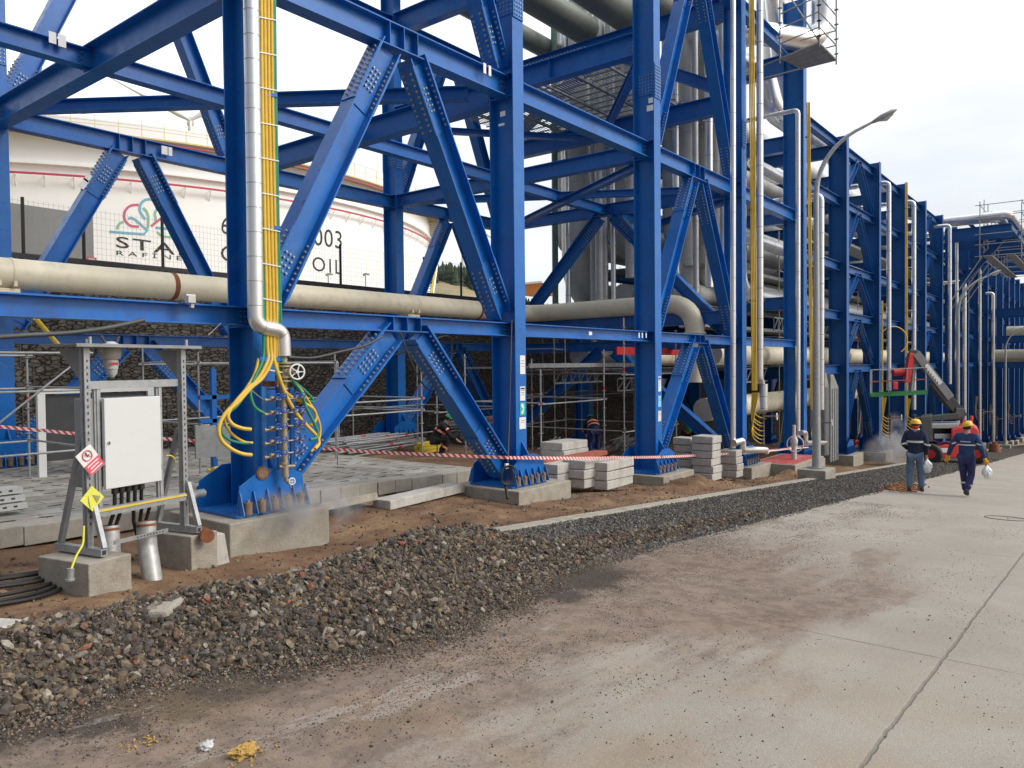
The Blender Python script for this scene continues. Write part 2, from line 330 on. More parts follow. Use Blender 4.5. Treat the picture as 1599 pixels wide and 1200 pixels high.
# ---- road: concrete slabs with saw joints, washed with red dirt near the gravel bank
def road_material():
    m = bpy.data.materials.new('road_concrete'); m.use_nodes = True; t = m.node_tree; p = t.nodes['Principled BSDF']; p.inputs['Roughness'].default_value = .9
    p.inputs['Specular IOR Level'].default_value = .3
    c = N(t, 'ShaderNodeTexCoord'); L = t.links.new
    def noise_n(sc, det=8, ro=.65, vec=None):
        n = N(t, 'ShaderNodeTexNoise'); n.inputs['Scale'].default_value = sc; n.inputs['Detail'].default_value = det; n.inputs['Roughness'].default_value = ro
        L(vec or c.outputs['Object'], n.inputs['Vector']); return n.outputs['Fac']
    def rng_(v, a, b, lo=0., hi=1., smooth_=True):
        n = N(t, 'ShaderNodeMapRange'); n.inputs[1].default_value = a; n.inputs[2].default_value = b; n.inputs[3].default_value = lo; n.inputs[4].default_value = hi
        if smooth_: n.interpolation_type = 'SMOOTHSTEP'
        L(v, n.inputs[0]); return n.outputs[0]
    def mul(a, b, op='MULTIPLY'):
        n = N(t, 'ShaderNodeMath', operation=op)
        for i, q in enumerate((a, b)):
            if isinstance(q, (int, float)): n.inputs[i].default_value = q
            else: L(q, n.inputs[i])
        return n.outputs[0]
    def mixc(f, a, b):
        n = N(t, 'ShaderNodeMixRGB')
        if isinstance(f, float): n.inputs[0].default_value = f
        else: L(f, n.inputs[0])
        if isinstance(a, tuple): n.inputs[1].default_value = a+(1,)
        else: L(a, n.inputs[1])
        if isinstance(b, tuple): n.inputs[2].default_value = b+(1,)
        else: L(b, n.inputs[2])
        return n.outputs[0]
    sp = N(t, 'ShaderNodeSeparateXYZ'); L(c.outputs['Object'], sp.inputs[0]); X, Y = sp.outputs[0], sp.outputs[1]
    mpn = N(t, 'ShaderNodeMapping'); mpn.inputs['Rotation'].default_value = (0, 0, R(8)); mpn.inputs['Scale'].default_value = (.45, 1.7, 1)
    L(c.outputs['Object'], mpn.inputs[0]); stretched = mpn.outputs[0]
    base = mixc(rng_(noise_n(.7), .3, .7), (.355, .32, .272), (.44, .402, .348))
    base = mixc(mul(rng_(noise_n(170, 3, .7), .42, .6), .5), base, (.20, .18, .155))
    base = mixc(mul(rng_(noise_n(45, 4), .55, .7), .4), base, (.48, .465, .44))
    # dirt: strongest next to the bank, patches fading outwards; stretched along the road
    yy = mul(Y, mul(noise_n(.6, 5, .6, stretched), 5.0), 'ADD')           # Y + 0..5
    near = mul(rng_(yy, 3.5, 5.7), rng_(X, 14.0, 5.5))
    brown = mixc(rng_(noise_n(4.5, 10, .8), .40, .60), (.15, .108, .085), (.27, .20, .155))
    def rough_mask(v, amt=.9):          # break a soft mask up into grit
        g_ = mul(mul(noise_n(38, 6, .8), -.5, 'ADD'), amt, 'MULTIPLY'); return rng_(mul(v, g_, 'ADD'), .18, .72)
    base = mixc(mul(rough_mask(near), .85), base, brown)
    pat = mul(mul(rng_(noise_n(.9, 8, .6, stretched), .46, .60), rng_(Y, .6, 3.2)), rng_(X, 20.0, 8.0))
    base = mixc(mul(rough_mask(pat), .55), base, brown)
    blot = mul(rng_(noise_n(1.6, 9, .75, stretched), .56, .68), rng_(Y, 1.8, 4.2)); blot = mul(blot, rng_(X, 12.0, 5.0))
    base = mixc(mul(rough_mask(blot), .6), base, (.095, .073, .062))
    dk = mul(rng_(mul(Y, mul(noise_n(1.5, 6, .7), 1.6), 'ADD'), 4.25, 5.0), rng_(X, 8.0, 6.2)); base = mixc(mul(rough_mask(dk), .9), base, (.052, .042, .036))
    ochre = mul(rng_(noise_n(.8, 7, .6, c.outputs['Generated']), .5, .6), rng_(X, 7.0, 3.5))
    ochre = mul(ochre, rng_(noise_n(1.3, 5), .45, .62)); base = mixc(mul(ochre, .25), base, (.34, .24, .13))
    # pale slurry streaks
    wh = mul(mul(rng_(noise_n(1.1, 9, .75, stretched), .52, .63), rng_(Y, 2.0, 3.2)), rng_(X, 6.0, 4.0))
    base = mixc(mul(rough_mask(wh), .38), base, (.46, .435, .405))
    # joints
    def line(v, at, w, wig):
        d = mul(mul(v, mul(wig, .05), 'ADD'), -at, 'ADD'); a = N(t, 'ShaderNodeMath', operation='ABSOLUTE'); L(d, a.inputs[0]); return rng_(a.outputs[0], w, w*.3)
    wig = noise_n(6, 3); 
    j = line(Y, .95+.025, .017, wig)
    md = N(t, 'ShaderNodeMath', operation='PINGPONG'); L(mul(X, -6.1, 'ADD'), md.inputs[0]); md.inputs[1].default_value = 2.75
    j2 = line(md.outputs[0], .025, .014, wig); jn = mul(j, j2, 'MAXIMUM')
    base = mixc(mul(jn, .5), base, (.15, .13, .11))
    L(base, p.inputs['Base Color'])
    b = N(t, 'ShaderNodeBump'); b.inputs['Strength'].default_value = .8; b.inputs['Distance'].default_value = .014
    hh = mul(mul(noise_n(70, 5, .7), mul(noise_n(260, 2), .5), 'ADD'), mul(jn, -1.2), 'ADD'); L(hh, b.inputs['Height']); L(b.outputs[0], p.inputs['Normal'])
    return m
roadm = road_material()
rd = grid_sheet('road', arr(-40, 110, 60), [-9.0, -6, -3, 0, 3, 4.5], lambda x, y: plane(x), roadm)
# edge wanders where the gravel spills, a little farther out down the hill
for v in rd.data.vertices:
    if v.co.y > 4.4: v.co.y += .012*max(0, v.co.x-20)*.6
tag(rd, kind='structure')
# ---- kerb
kb = MB()
x = 7.45
while x < 105:
    x1 = x+1.0; y0 = 6.5+.0135*(x-7.5); 
    M = Matrix.Translation(V(x+.5, y0+.14, plane(x+.5)-.10)) @ Matrix.Rotation(math.atan(SL), 4, 'Y')
    kb.frame(M, [-.497, -.13, -.2], [.497, .13, .12+random.uniform(-.004, .004)])
    x = x1
kerb = kb.build('kerb', conc, bevel=.015); tag(kerb, kind='structure')
# ---- stones: merged icosahedra with one tone each
PH = (1+5**.5)/2
ICO = np.array([(-1, PH, 0), (1, PH, 0), (-1, -PH, 0), (1, -PH, 0), (0, -1, PH), (0, 1, PH), (0, -1, -PH), (0, 1, -PH), (PH, 0, -1), (PH, 0, 1), (-PH, 0, -1), (-PH, 0, 1)], float)
ICO /= np.linalg.norm(ICO[0])
ICF = np.array([(0, 11, 5), (0, 5, 1), (0, 1, 7), (0, 7, 10), (0, 10, 11), (1, 5, 9), (5, 11, 4), (11, 10, 2), (10, 7, 6), (7, 1, 8), (3, 9, 4), (3, 4, 2), (3, 2, 6), (3, 6, 8), (3, 8, 9), (4, 9, 5), (2, 4, 11), (6, 2, 10), (8, 6, 7), (9, 8, 1)])
def stone_material(name, ramp):
    m = bpy.data.materials.new(name); m.use_nodes = True; t = m.node_tree; p = t.nodes['Principled BSDF']; p.inputs['Roughness'].default_value = .85
    p.inputs['Specular IOR Level'].default_value = .35
    a = N(t, 'ShaderNodeAttribute'); a.attribute_name = 'tone'
    r = N(t, 'ShaderNodeValToRGB'); r.color_ramp.interpolation = 'CONSTANT'
    e = r.color_ramp.elements
    for i, (pos, c) in enumerate(ramp):
        c = tuple(v*.84 for v in c)
        q = e[i] if i < 2 else e.new(pos)
        q.position = pos; q.color = tuple(c)+(1,)
    t.links.new(a.outputs['Fac'], r.inputs[0])
    c = N(t, 'ShaderNodeTexCoord'); n = N(t, 'ShaderNodeTexNoise'); n.inputs['Scale'].default_value = 45; n.inputs['Detail'].default_value = 4
    t.links.new(c.outputs['Object'], n.inputs['Vector'])
    mr = N(t, 'ShaderNodeMapRange'); mr.inputs[1].default_value = .3; mr.inputs[2].default_value = .7; mr.inputs[3].default_value = .65; mr.inputs[4].default_value = 1.35
    t.links.new(n.outputs['Fac'], mr.inputs[0])
    q = N(t, 'ShaderNodeMixRGB', blend_type='MULTIPLY'); q.inputs[0].default_value = 1
    t.links.new(r.outputs[0], q.inputs[1]); t.links.new(mr.outputs[0], q.inputs[2]); t.links.new(q.outputs[0], p.inputs['Base Color'])
    return m
def stones(name, P_, size, m, flat=.6):
    n = len(P_); P_ = np.asarray(P_, float); size = np.asarray(size, float)
    v = np.repeat(ICO[None], n, 0)*rng.uniform(.62, 1.25, (n, 12, 1))
    sc = rng.uniform(.6, 1.3, (n, 1, 3)); sc[:, :, 2] *= flat; v = v*sc
    # random rotations
    q = rng.normal(size=(n, 4)); q /= np.linalg.norm(q, axis=1)[:, None]; w, x, y, z = q.T
    Rm = np.stack([1-2*(y*y+z*z), 2*(x*y-w*z), 2*(x*z+w*y), 2*(x*y+w*z), 1-2*(x*x+z*z), 2*(y*z-w*x), 2*(x*z-w*y), 2*(y*z+w*x), 1-2*(x*x+y*y)], 1).reshape(n, 3, 3)
    v = np.einsum('nij,nkj->nki', Rm, v)*size[:, None, None]+P_[:, None]
    f = (ICF[None]+12*np.arange(n)[:, None, None]).reshape(-1)
    me = bpy.data.meshes.new(name); me.vertices.add(n*12); me.vertices.foreach_set('co', v.astype('f').ravel())
    me.loops.add(n*60); me.loops.foreach_set('vertex_index', f.astype('i'))
    me.polygons.add(n*20); me.polygons.foreach_set('loop_start', np.arange(0, n*60, 3, dtype='i')); 
    me.materials.append(m)
    me.update(calc_edges=True); me.shade_flat()
    at = me.attributes.new('tone', 'FLOAT', 'FACE'); at.data.foreach_set('value', np.repeat(rng.random(n), 20).astype('f'))
    o = bpy.data.objects.new(name, me); COL.objects.link(o); return o
pile_m = stone_material('broken_stone', [(0, (.075, .060, .046)), (.18, (.125, .095, .068)), (.36, (.18, .14, .095)), (.50, (.085, .075, .066)), (.62, (.23, .18, .12)), (.73, (.12, .108, .10)), (.82, (.26, .23, .19)), (.87, (.16, .10, .07)), (.90, (.33, .30, .24)), (.93, (.09, .075, .06)), (.985, (.28, .13, .075)), (.993, (.27, .08, .06))])
strip_m = stone_material('grey_gravel', [(0, (.075, .072, .068)), (.2, (.12, .115, .105)), (.4, (.17, .16, .145)), (.55, (.10, .10, .10)), (.7, (.21, .195, .17)), (.85, (.14, .12, .10)), (.94, (.30, .28, .25)), (.98, (.24, .13, .09))])
pile_under = ground_material('gravel_fines', (.05, .042, .036), (.085, .07, .057), (.12, .10, .08), 8, .8, 90)
def interp(x, P_):
    if x <= P_[0][0]: return P_[0][1]
    for (a, u), (b, v) in zip(P_, P_[1:]):
        if x <= b: return u+(v-u)*smooth(a, b, x)
    return P_[-1][1]
FT = [(-1, 4.36), (1.4, 4.38), (2.2, 4.34), (3.0, 3.96), (4.14, 3.86), (4.9, 3.98), (5.5, 4.22), (6.6, 4.45), (8.3, 4.62), (12, 4.62)]
BK = [(-1, 5.75), (2, 5.75), (3.2, 6.0), (5, 6.5), (6.3, 6.7), (7.5, 6.1), (8.6, 5.8), (10, 5.5), (14, 5.3)]
TP = [(-1, .27), (2, .29), (3.4, .33), (4.4, .34), (5.4, .43), (6.2, .38), (6.9, .24), (7.6, .09), (9, .085), (12, .05)]
def foot(X): return interp(X, FT)+.05*math.sin(X*3.1)+.03*math.sin(X*7.3)
def bank_parts(X, Y):
    f = foot(X); bk = interp(X, BK); cr = lerp(f, bk, .52)
    up = smooth(f-.15, cr, Y); dn = 1-smooth(cr-.05, bk, Y)
    h = interp(X, TP)*up+(.045*noise.noise(V(X*2.2, Y*2.2, 1))+.025*noise.noise(V(X*6, Y*6, 5)))*up
    return (max(0, h)*(1-smooth(12.5, 14, X)) if Y > f-.15 else 0), dn
def bank(X, Y):
    h, dn = bank_parts(X, Y); return h*dn
def bz(X, Y):
    h, dn = bank_parts(X, Y); p = plane(X)+h-(.004 if Y < 4.5 else .02)
    return lerp(zg(X, Y)-.012, p, dn)
pb = grid_sheet('gravel_bank', arr(-6, 14, 240), arr(3.6, 8.4, 60), lambda x, y: bz(x, y)-(.03 if bank(x, y) < .012 else 0), pile_under)
tag(pb, 'rough bank of broken brown and grey stone tipped along the road edge', 'gravel', kind='stuff')
pts, sz = [], []
while len(pts) < 60000:
    X = random.uniform(-.6, 13.2); Y = random.uniform(3.5, 7.0)
    b = bank(X, Y)
    if X > 9 and Y > 5.3 and random.random() < .6: continue
    dens = 1 if b > .03 else b/.03*.5
    if random.random() > dens: continue
    if random.random() > clamp(1.25-.07*X, .45, 1): continue
    s = min(.036, .0064*(1-random.random())**-.52)*random.uniform(.85, 1.15)
    pts.append((X, Y, bz(X, Y)+s*.35)); sz.append(s)
tag(stones('bank_stones', pts, sz, pile_m), 'loose broken stones covering the tipped gravel bank', 'gravel', kind='stuff')
gs = grid_sheet('gravel_strip', arr(7.2, 105, 200), arr(4.5, 6.62, 5), lambda x, y: plane(x)-.018, pile_under)
for v in gs.data.vertices: v.co.y += .0135*max(0, v.co.x-7.5)*(1 if v.co.y > 6 else .55)
tag(gs, kind='structure')
pts, sz = [], []
while len(pts) < 38000:
    X = 7.3+ (random.random()**1.7)*41; y0 = 4.42+.0074*max(0, X-20)+.05*math.sin(X*2.2)
    Y = random.uniform(y0, 6.56+.0135*(X-7.5))
    s = random.uniform(.010, .021)*(1+.012*X)
    pts.append((X, Y, plane(X)-.012+random.uniform(0, .012))); sz.append(s)
tag(stones('strip_gravel', pts, sz, strip_m, .7), 'dark crushed gravel filling the strip between kerb and road', 'gravel', kind='stuff')
pts, sz = [], []
for k in range(15000):
    X = random.uniform(.2, 8.5); Y = foot(X)-abs(random.gauss(0, .17 if X < 5.5 else .10))+.05
    s = random.choice((.004, .005, .007, .009))*random.uniform(.8, 1.4); pts.append((X, Y, max(plane(X), bz(X, Y))+s*.3)); sz.append(s)
tag(stones('toe_fines', pts, sz, pile_m), 'fine dark chippings washed out along the toe of the gravel bank', 'gravel', kind='stuff')
pts, sz = [], []
for k in range(22000):
    X = .2+random.random()*11; Y = min(4.5, foot(X))-abs(random.gauss(0, .75))
    if noise.noise(V(X*1.3, Y*2.6, 31))+.6*noise.noise(V(X*5, Y*8, 8)) < random.uniform(-.35, .35): continue
    s = random.choice((.0018, .0022, .003, .004))*random.uniform(.8, 1.3); pts.append((X, Y, plane(X)+s*.3)); sz.append(s)
tag(stones('road_grit', pts, sz, pile_m), 'fine grit spilled from the bank over the near road surface', 'grit', kind='stuff')
# pebbles and crumbs thrown on the road and the dirt
pts, sz = [], []
while len(pts) < 26000:
    r_ = random.random()
    if r_ < .8:
        X = random.uniform(.8, 17); Y = foot(min(X, 13))-abs(random.gauss(0, 1.0)); Y = min(Y, 4.6)
        if noise.noise(V(X*.7, Y*1.8, 4))+.5*noise.noise(V(X*2.5, Y*5, 9)) < random.uniform(-.2, .45): continue
    else:
        X = random.uniform(.5, 16); Y = random.uniform(.2, 4.3)
        if noise.noise(V(X*.6, Y*1.2, 12)) < random.uniform(-.1, .5): continue
    s = random.choice((.002, .0025, .003, .0035, .004, .0055))*random.uniform(.8, 1.3)*(1 if random.random() < .97 else 1.9)
    pts.append((X, Y, plane(X)+s*.3)); sz.append(s)
for k in range(6000):
    X = random.uniform(0, 30); Y = random.uniform(6.95, 11.5) if random.random() < .8 else random.uniform(11.5, 20)
    if X < 13.6 and Y > 10.8: continue
    s = random.choice((.006, .009, .013, .02, .03))*random.uniform(.7, 1.2)
    pts.append((X, Y, zz(X, Y)+s*.3)); sz.append(s)
tag(stones('pebbles', pts, sz, pile_m), 'scattered pebbles and crumbs on the road and bare soil', 'pebbles', kind='stuff')
pts, sz = [], []
for k in range(9000):
    X = 2+random.random()**1.3*26; Y = random.uniform(6.0 if X < 7 else 6.95, 11.4)
    if X < 13.6 and Y > 11.2: continue
    if noise.noise(V(X*.8, Y*.8, 21)) < random.uniform(-.4, .3): continue
    s = .004*(1-random.random())**-.6; s = min(s, .04); pts.append((X, Y, zz(X, Y)+s*.2)); sz.append(s)
tag(stones('soil_clods', pts, sz, soil), 'crumbled clods of red brown soil along the kerb and footings', 'soil', kind='stuff')
# ---- paved yard: precast blocks
def paving_material():
    m = bpy.data.materials.new('paving_slabs'); m.use_nodes = True; t = m.node_tree; p = t.nodes['Principled BSDF']; p.inputs['Roughness'].default_value = .85
    c = N(t, 'ShaderNodeTexCoord'); L = t.links.new
    br = N(t, 'ShaderNodeTexBrick', offset=.5, squash=1.0); br.inputs['Scale'].default_value = 1; br.inputs['Brick Width'].default_value = .98; br.inputs['Row Height'].default_value = .49
    br.inputs['Mortar Size'].default_value = .012; br.inputs['Mortar Smooth'].default_value = .2; br.inputs['Bias'].default_value = -.2
    br.inputs['Color1'].default_value = (.40, .395, .37, 1); br.inputs['Color2'].default_value = (.30, .29, .265, 1); br.inputs['Mortar'].default_value = (.10, .085, .065, 1)
    L(c.outputs['Object'], br.inputs['Vector'])
    n = N(t, 'ShaderNodeTexNoise'); n.inputs['Scale'].default_value = 1.4; n.inputs['Detail'].default_value = 9; n.inputs['Roughness'].default_value = .7; L(c.outputs['Object'], n.inputs['Vector'])
    r = N(t, 'ShaderNodeValToRGB'); r.color_ramp.elements[0].position = .35; r.color_ramp.elements[0].color = (.62, .56, .48, 1); r.color_ramp.elements[1].position = .6; r.color_ramp.elements[1].color = (1.1, 1.1, 1.08, 1)
    L(n.outputs['Fac'], r.inputs[0]); q = N(t, 'ShaderNodeMixRGB', blend_type='MULTIPLY'); q.inputs[0].default_value = 1
    L(br.outputs[0], q.inputs[1]); L(r.outputs[0], q.inputs[2])
    n2 = N(t, 'ShaderNodeTexNoise'); n2.inputs['Scale'].default_value = 3.4; n2.inputs['Detail'].default_value = 6; L(c.outputs['Object'], n2.inputs['Vector'])
    mr = N(t, 'ShaderNodeMapRange'); mr.inputs[1].default_value = .60; mr.inputs[2].default_value = .68; mr.inputs[4].default_value = .55; L(n2.outputs['Fac'], mr.inputs[0])
    q2 = N(t, 'ShaderNodeMixRGB'); q2.inputs[2].default_value = (.13, .10, .07, 1); L(mr.outputs[0], q2.inputs[0]); L(q.outputs[0], q2.inputs[1])
    L(q2.outputs[0], p.inputs['Base Color'])
    b = N(t, 'ShaderNodeBump'); b.inputs['Strength'].default_value = .5; b.inputs['Distance'].default_value = .01; L(br.outputs['Fac'], b.inputs['Height']); b.invert = True; L(b.outputs[0], p.inputs['Normal'])
    return m
pv = grid_sheet('paved_yard', arr(-7, 13.4, 8), [11.75, 15, 21.5], lambda x, y: rear(x), paving_material(), False); tag(pv, kind='structure')
rc = MB()                                       # thin dark brown boxes mark the lifting slots in the blocks
for i in range(1500):
    X = -6.6+.49*int(random.uniform(0, 40))+.24; Y = 11.98+.49*int(random.uniform(0, 18))
    if random.random() < .6: rc.box((X, Y, rear(X)+.003), (.16+.06*random.random(), .05, .004), 0, Matrix.Rotation(random.uniform(-.2, .2), 3, 'Z'))
o = rc.build('paving_slots', mat('slot_dark', (.09, .07, .055), .95)); tag(o, kind='structure')
pe = MB(); X = -7.0
while X < 13.3:
    w = .46 if X > 7.5 else .78; pe.box((X+w/2, 11.75-.20+random.uniform(-.012, .012), rear(X)-.13+random.uniform(-.008, .008)), (w-.012, .40, .26)); X += w
o = pe.build('paving_edge', pave_m, bevel=.012); tag(o, kind='structure')
# ------------------------------------------------------------------ steel pipe racks
XA, YF, YR = 6.4, 9.85, 19.65        # first front column, web lines of the front and rear rows
def foot_z(X, row):
    if row == 0: return {0: -1.72, 1: -2.03, 2: -2.42, 3: -2.86, 4: -3.30, 5: -3.75}.get(round((X-XA)/6)+1, plane(X)+.27)
    return -2.13 if X < 8 else rear(X)+.08
def bolts_on(mb, o, u, v, n, nu, nv, du, dv, r=.017, h=.028, mi=1):
    """studs in nu x nv rows from centre o, along u and v, standing out along n"""
    for i in range(nu):
        for j in range(nv):
            p = o+u*((i-(nu-1)/2)*du)+v*((j-(nv-1)/2)*dv)
            mb.cyl(p, p+n*h, r, 6, mi, sm=False)
ABOLT = None
def column(root, X, row, ztop, detail=True, m=None, splice=None):
    m = m or blue; Y = YF if row == 0 else YR; zf = foot_z(X, row)
    a = LMB((X, Y, zf)); a.ib((X, Y, zf+.04), (X, Y, ztop), (0, 1, 0), .62 if X < 30 else .78, .35 if X < 30 else .38, .026, .018)
    if detail:
        for z in (.60, .88, 5.45, 5.9):
            for s in (-1, 1): a.box((X+s*.09, Y, z), (.16, .56, .016))
    o = a.build('column', m, root); o.location = (X, Y, zf)
    if detail and splice:
        b = LMB((X, Y, zf))
        for s in (-1, 1):
            b.box((X, Y+s*.325, splice), (.33, .016, .9)); b.box((X+s*.02, Y, splice), (.014, .46, .6))
            bolts_on(b, V(X, Y+s*.333, splice), V(1, 0, 0), V(0, 0, 1), V(0, s, 0), 4, 10, .075, .085, .014, .024)
            bolts_on(b, V(X+s*.028, Y, splice), V(0, 1, 0), V(0, 0, 1), V(s, 0, 0), 5, 6, .09, .085, .014, .024)
        q = b.build('splice_plate', [m, bolt_m], o)
    # base: plate, two gusset walls with stiffener fins, anchor chairs
    b = LMB((X, Y, zf)); b.box((X-.05, Y, zf+.02), (1.16, 1.1, .04))
    for s in (-1, 1):
        yy = Y+s*.5
        b.extr([(X-.60, yy, zf+.04), (X+.52, yy, zf+.04), (X+.46, yy, zf+.50), (X+.19, yy, zf+.62), (X-.20, yy, zf+.62), (X-.56, yy, zf+.42)], (0, .02*s, 0))
        if detail or s < 0:
            for k in range(6):
                xx = X-.575+k*.213; y2 = yy+.02*s
                b.extr([(xx, y2, zf+.04), (xx, y2+s*.13, zf+.04), (xx, y2+s*.03, zf+.34), (xx, y2, zf+.34)], (.014, 0, 0))
    b.extr([(X-.01, Y-.5, zf+.04), (X-.01, Y+.5, zf+.04), (X-.01, Y+.5, zf+.6), (X-.01, Y+.3, zf+.9), (X-.01, Y-.3, zf+.9), (X-.01, Y-.5, zf+.6)], (.02, 0, 0))
    q = b.build('base_plate', m, o)
    if detail:
        for s in (-1, 1):
            if s > 0 and row == 1: continue
            for k in range(5):
                global ABOLT
                if ABOLT is None:
                    b = MB(); b.cyl((0, 0, 0), (0, 0, .13), .055, 8); b.cyl((0, 0, .13), (0, 0, .165), .062, 6, sm=False); b.cyl((0, 0, .165), (0, 0, .20), .022, 6)
                    q = b.build('anchor_bolt', chair_m, o); ABOLT = q
                else: q = ABOLT.copy(); COL.objects.link(q); q.parent = o
                q.location = (-.468+k*.213, s*.575, .04)
    return o
def brace(root, p0, p1, h=.42, w=.36, detail=True, m=None, up=None, ends=(1.35, 1.15)):
    """H brace from p0 (top) to p1 (foot), bolted splices at both ends"""
    m = m or blue; p0, p1 = Vector(p0), Vector(p1); a = (p1-p0).normalized()
    sd = V(0, 1, 0) if abs(p0.y-p1.y) < 1e-3 else V(1, 0, 0)
    u = a.cross(sd).normalized()
    b = LMB(p0); b.ib(p0, p1, u, h, w, .022, .016); o = b.build('brace', m, root); o.location = p0
    if detail:
        L = (p1-p0).length
        for t, ln in ((.0, ends[0]), (L, -ends[1])):
            b = LMB(p0); c0 = p0+a*(t+(.12 if ln > 0 else -.12)); c1 = p0+a*(t+ln); mid = (c0+c1)/2; l = abs(ln)-.12
            for s in (-1, 1):
                b.bar(c0+u*s*(h/2+.010), c1+u*s*(h/2+.010), w*.98, .016, u)
                b.bar(c0+sd*s*.022, c1+sd*s*.022, .012, h*.80, u)
                nb = int(l/.105)
                bolts_on(b, mid+u*s*(h/2+.018), a, sd, u*s, nb, 2, .1, w*.52, .021, .036)
                bolts_on(b, mid+u*s*(h/2-.024), a, sd, -u*s, nb, 2, .1, w*.66, .019, .034)
                bolts_on(b, mid+sd*s*.03, a, u, sd*s, max(3, nb//2), 3, .1, h*.17, .019, .032)
            b.build('splice_plate', [m, bolt_m], o)
    return o
def beam(root, p0, p1, h, w=.28, m=None, stiff=(), ends=True):
    m = m or blue; p0, p1 = Vector(p0), Vector(p1); a = (p1-p0).normalized(); sd = a.cross(V(0, 0, 1))
    b = LMB(p0); dz = V(0, 0, -h/2); b.ib(p0+dz, p1+dz, (0, 0, 1), h, w, .02, .012)
    for t in stiff:
        c = p0.lerp(p1, t)+dz
        for s in (-1, 1):
            d = V(abs(a.x)*.012+abs(sd.x)*(w/2-.004), abs(a.y)*.012+abs(sd.y)*(w/2-.004), h-.045)
            b.box(c+sd*s*(w/4+.001), d)
    if ends:
        for t, s in ((0, 1), (1, -1)):
            c = p0.lerp(p1, t)+dz+a*s*.12
            for q in (-1, 1): bolts_on(b, c+sd*q*.007, a, V(0, 0, 1), sd*q, 2, 3, .07, min(.1, h*.28), .014, .024, 1)
    o = b.build('beam', [m, bolt_m], root); o.location = p0; return o
def chevron(root, X0, Y, zt, zf0, zf1, h=.42, w=.36, detail=True, m=None, dx=.30):
    xm = X0+3
    brace(root, (xm-dx, Y, zt), (X0+.28, Y, zf0), h, w, detail, m)
    brace(root, (xm+dx, Y, zt), (X0+6-.28, Y, zf1), h, w, detail, m)
L1, L2, L3 = .88, 5.88, 12.0
rack = thing('pipe_rack', 'tall blue bolted steel frame standing nearest the camera, with chevron braces', 'pipe rack', (XA, YF, -2.03))
_R0 = Matrix.Translation(rack.location)
class _Loc:      # parts of the rack are written in world coordinates; shift them under the rack's own origin
    pass
rack.location = (0, 0, 0)
gx = [XA-6, XA, XA+6, XA+12, XA+18, XA+24]
for i, X in enumerate(gx):
    for row in (0, 1):
        column(rack, X, row, 14, detail=(i < 5), splice=7.45 if row == 0 else 7.2)
for i in range(5):
    X = gx[i]
    for row, Y in ((0, YF), (1, YR)):
        st = (.5-.055, .5, .5+.055) if i in (1, 3) else ()
        if i < 4: beam(rack, (X+.02, Y, L1), (X+5.98, Y, L1), .27, .28, stiff=st)
        if not (row == 1 and i == 4): beam(rack, (X+.02, Y, L2), (X+5.98, Y, L2), .42, .30, stiff=st)
        beam(rack, (X+.02, Y, L3), (X+5.98, Y, L3), .45, .30)
for i in (1, 3):
    X = gx[i]
    for row, Y in ((0, YF), (1, YR)):
        chevron(rack, X, Y, L1-.27, foot_z(X, row)+.30, foot_z(X+6, row)+.30)
        chevron(rack, X, Y, L2-.42, L1+.15, L1+.15)
        chevron(rack, X, Y, L3-.45, L2+.12, L2+.12)
beam(rack, (gx[4]+.02, YF, L1), (gx[5]-.02, YF, L1), .27)
for i, X in enumerate(gx):
    beam(rack, (X, YF+.32, L2), (X, YR-.32, L2), .52 if i in (1, 2) else .42, .32, stiff=(.5,))
    beam(rack, (X, YF+.32, L3), (X, YR-.32, L3), .7, .35)
for X in (gx[3], gx[4]): beam(rack, (X, YF+.32, 8.85), (X, YR-.32, 8.85), .6, .34, stiff=(.3, .6))
beam(rack, (gx[5], YF+.32, 8.85), (gx[5], YR-.32, 8.85), .6, .34)
YM = (YF+YR)/2
for i in range(5): beam(rack, (gx[i]+.02, YM+.04, L2-.04), (gx[i]+5.98, YM+.04, L2-.04), .34, .26)
for i in (3, 4): beam(rack, (gx[i]+.02, YM+.04, 8.8), (gx[i]+5.98, YM+.04, 8.8), .34, .26)
beam(rack, (gx[4], YF+.32, L1-.02), (gx[4], YR-.32, L1-.02), .36, .3)
beam(rack, (gx[4]-.6, YF+.1, 1.72), (gx[4]-.6, YR, 1.72), .42, .3)
beam(rack, (gx[5], YF+.32, 2.6), (gx[5], YR-.32, 2.6), .5, .3)
# plan bracing at the second level
beam(rack, (XA+.25, YR-.3, L2+.1), atX(730, 137, XA+5.55), .26, .26, ends=False)
beam(rack, (gx[3]+.25, YR-.3, L2-.06), (gx[4]-.3, YF+.4, L2-.06), .22, .24, ends=False)
beam(rack, (gx[3]+.3, YF+.4, L2-.35), (gx[4]-.3, YR-.3, L2-.35), .2, .24, ends=False)
beam(rack, (gx[4]+.3, YF+.4, L2-.35), (gx[5]-.3, YR-.3, L2-.35), .2, .24, ends=False)
beam(rack, (gx[3]+.3, YF+.4, 8.3), (gx[4]-.3, YM, 8.3), .2, .24, ends=False)
beam(rack, (gx[3]+.3, YR-.4, 8.3), (gx[4]-.3, YM, 8.3), .2, .24, ends=False)
# chevrons across the frame at the fourth line
def cross_chevron(root, X, zt, zf0, zf1, detail=True, m=None):
    brace(root, (X, YM-.28, zt), (X, YF+.35, zf0), .38, .34, detail, m)
    brace(root, (X, YM+.28, zt), (X, YR-.35, zf1), .38, .34, detail, m)
cross_chevron(rack, gx[4], L2-.42, L1+.2, L1+.2)
cross_chevron(rack, gx[4], L1-.38, foot_z(gx[4], 0)+.4, foot_z(gx[4], 1)+.4, False)
cross_chevron(rack, gx[4], L3-.7, 9.0, 9.0, False)
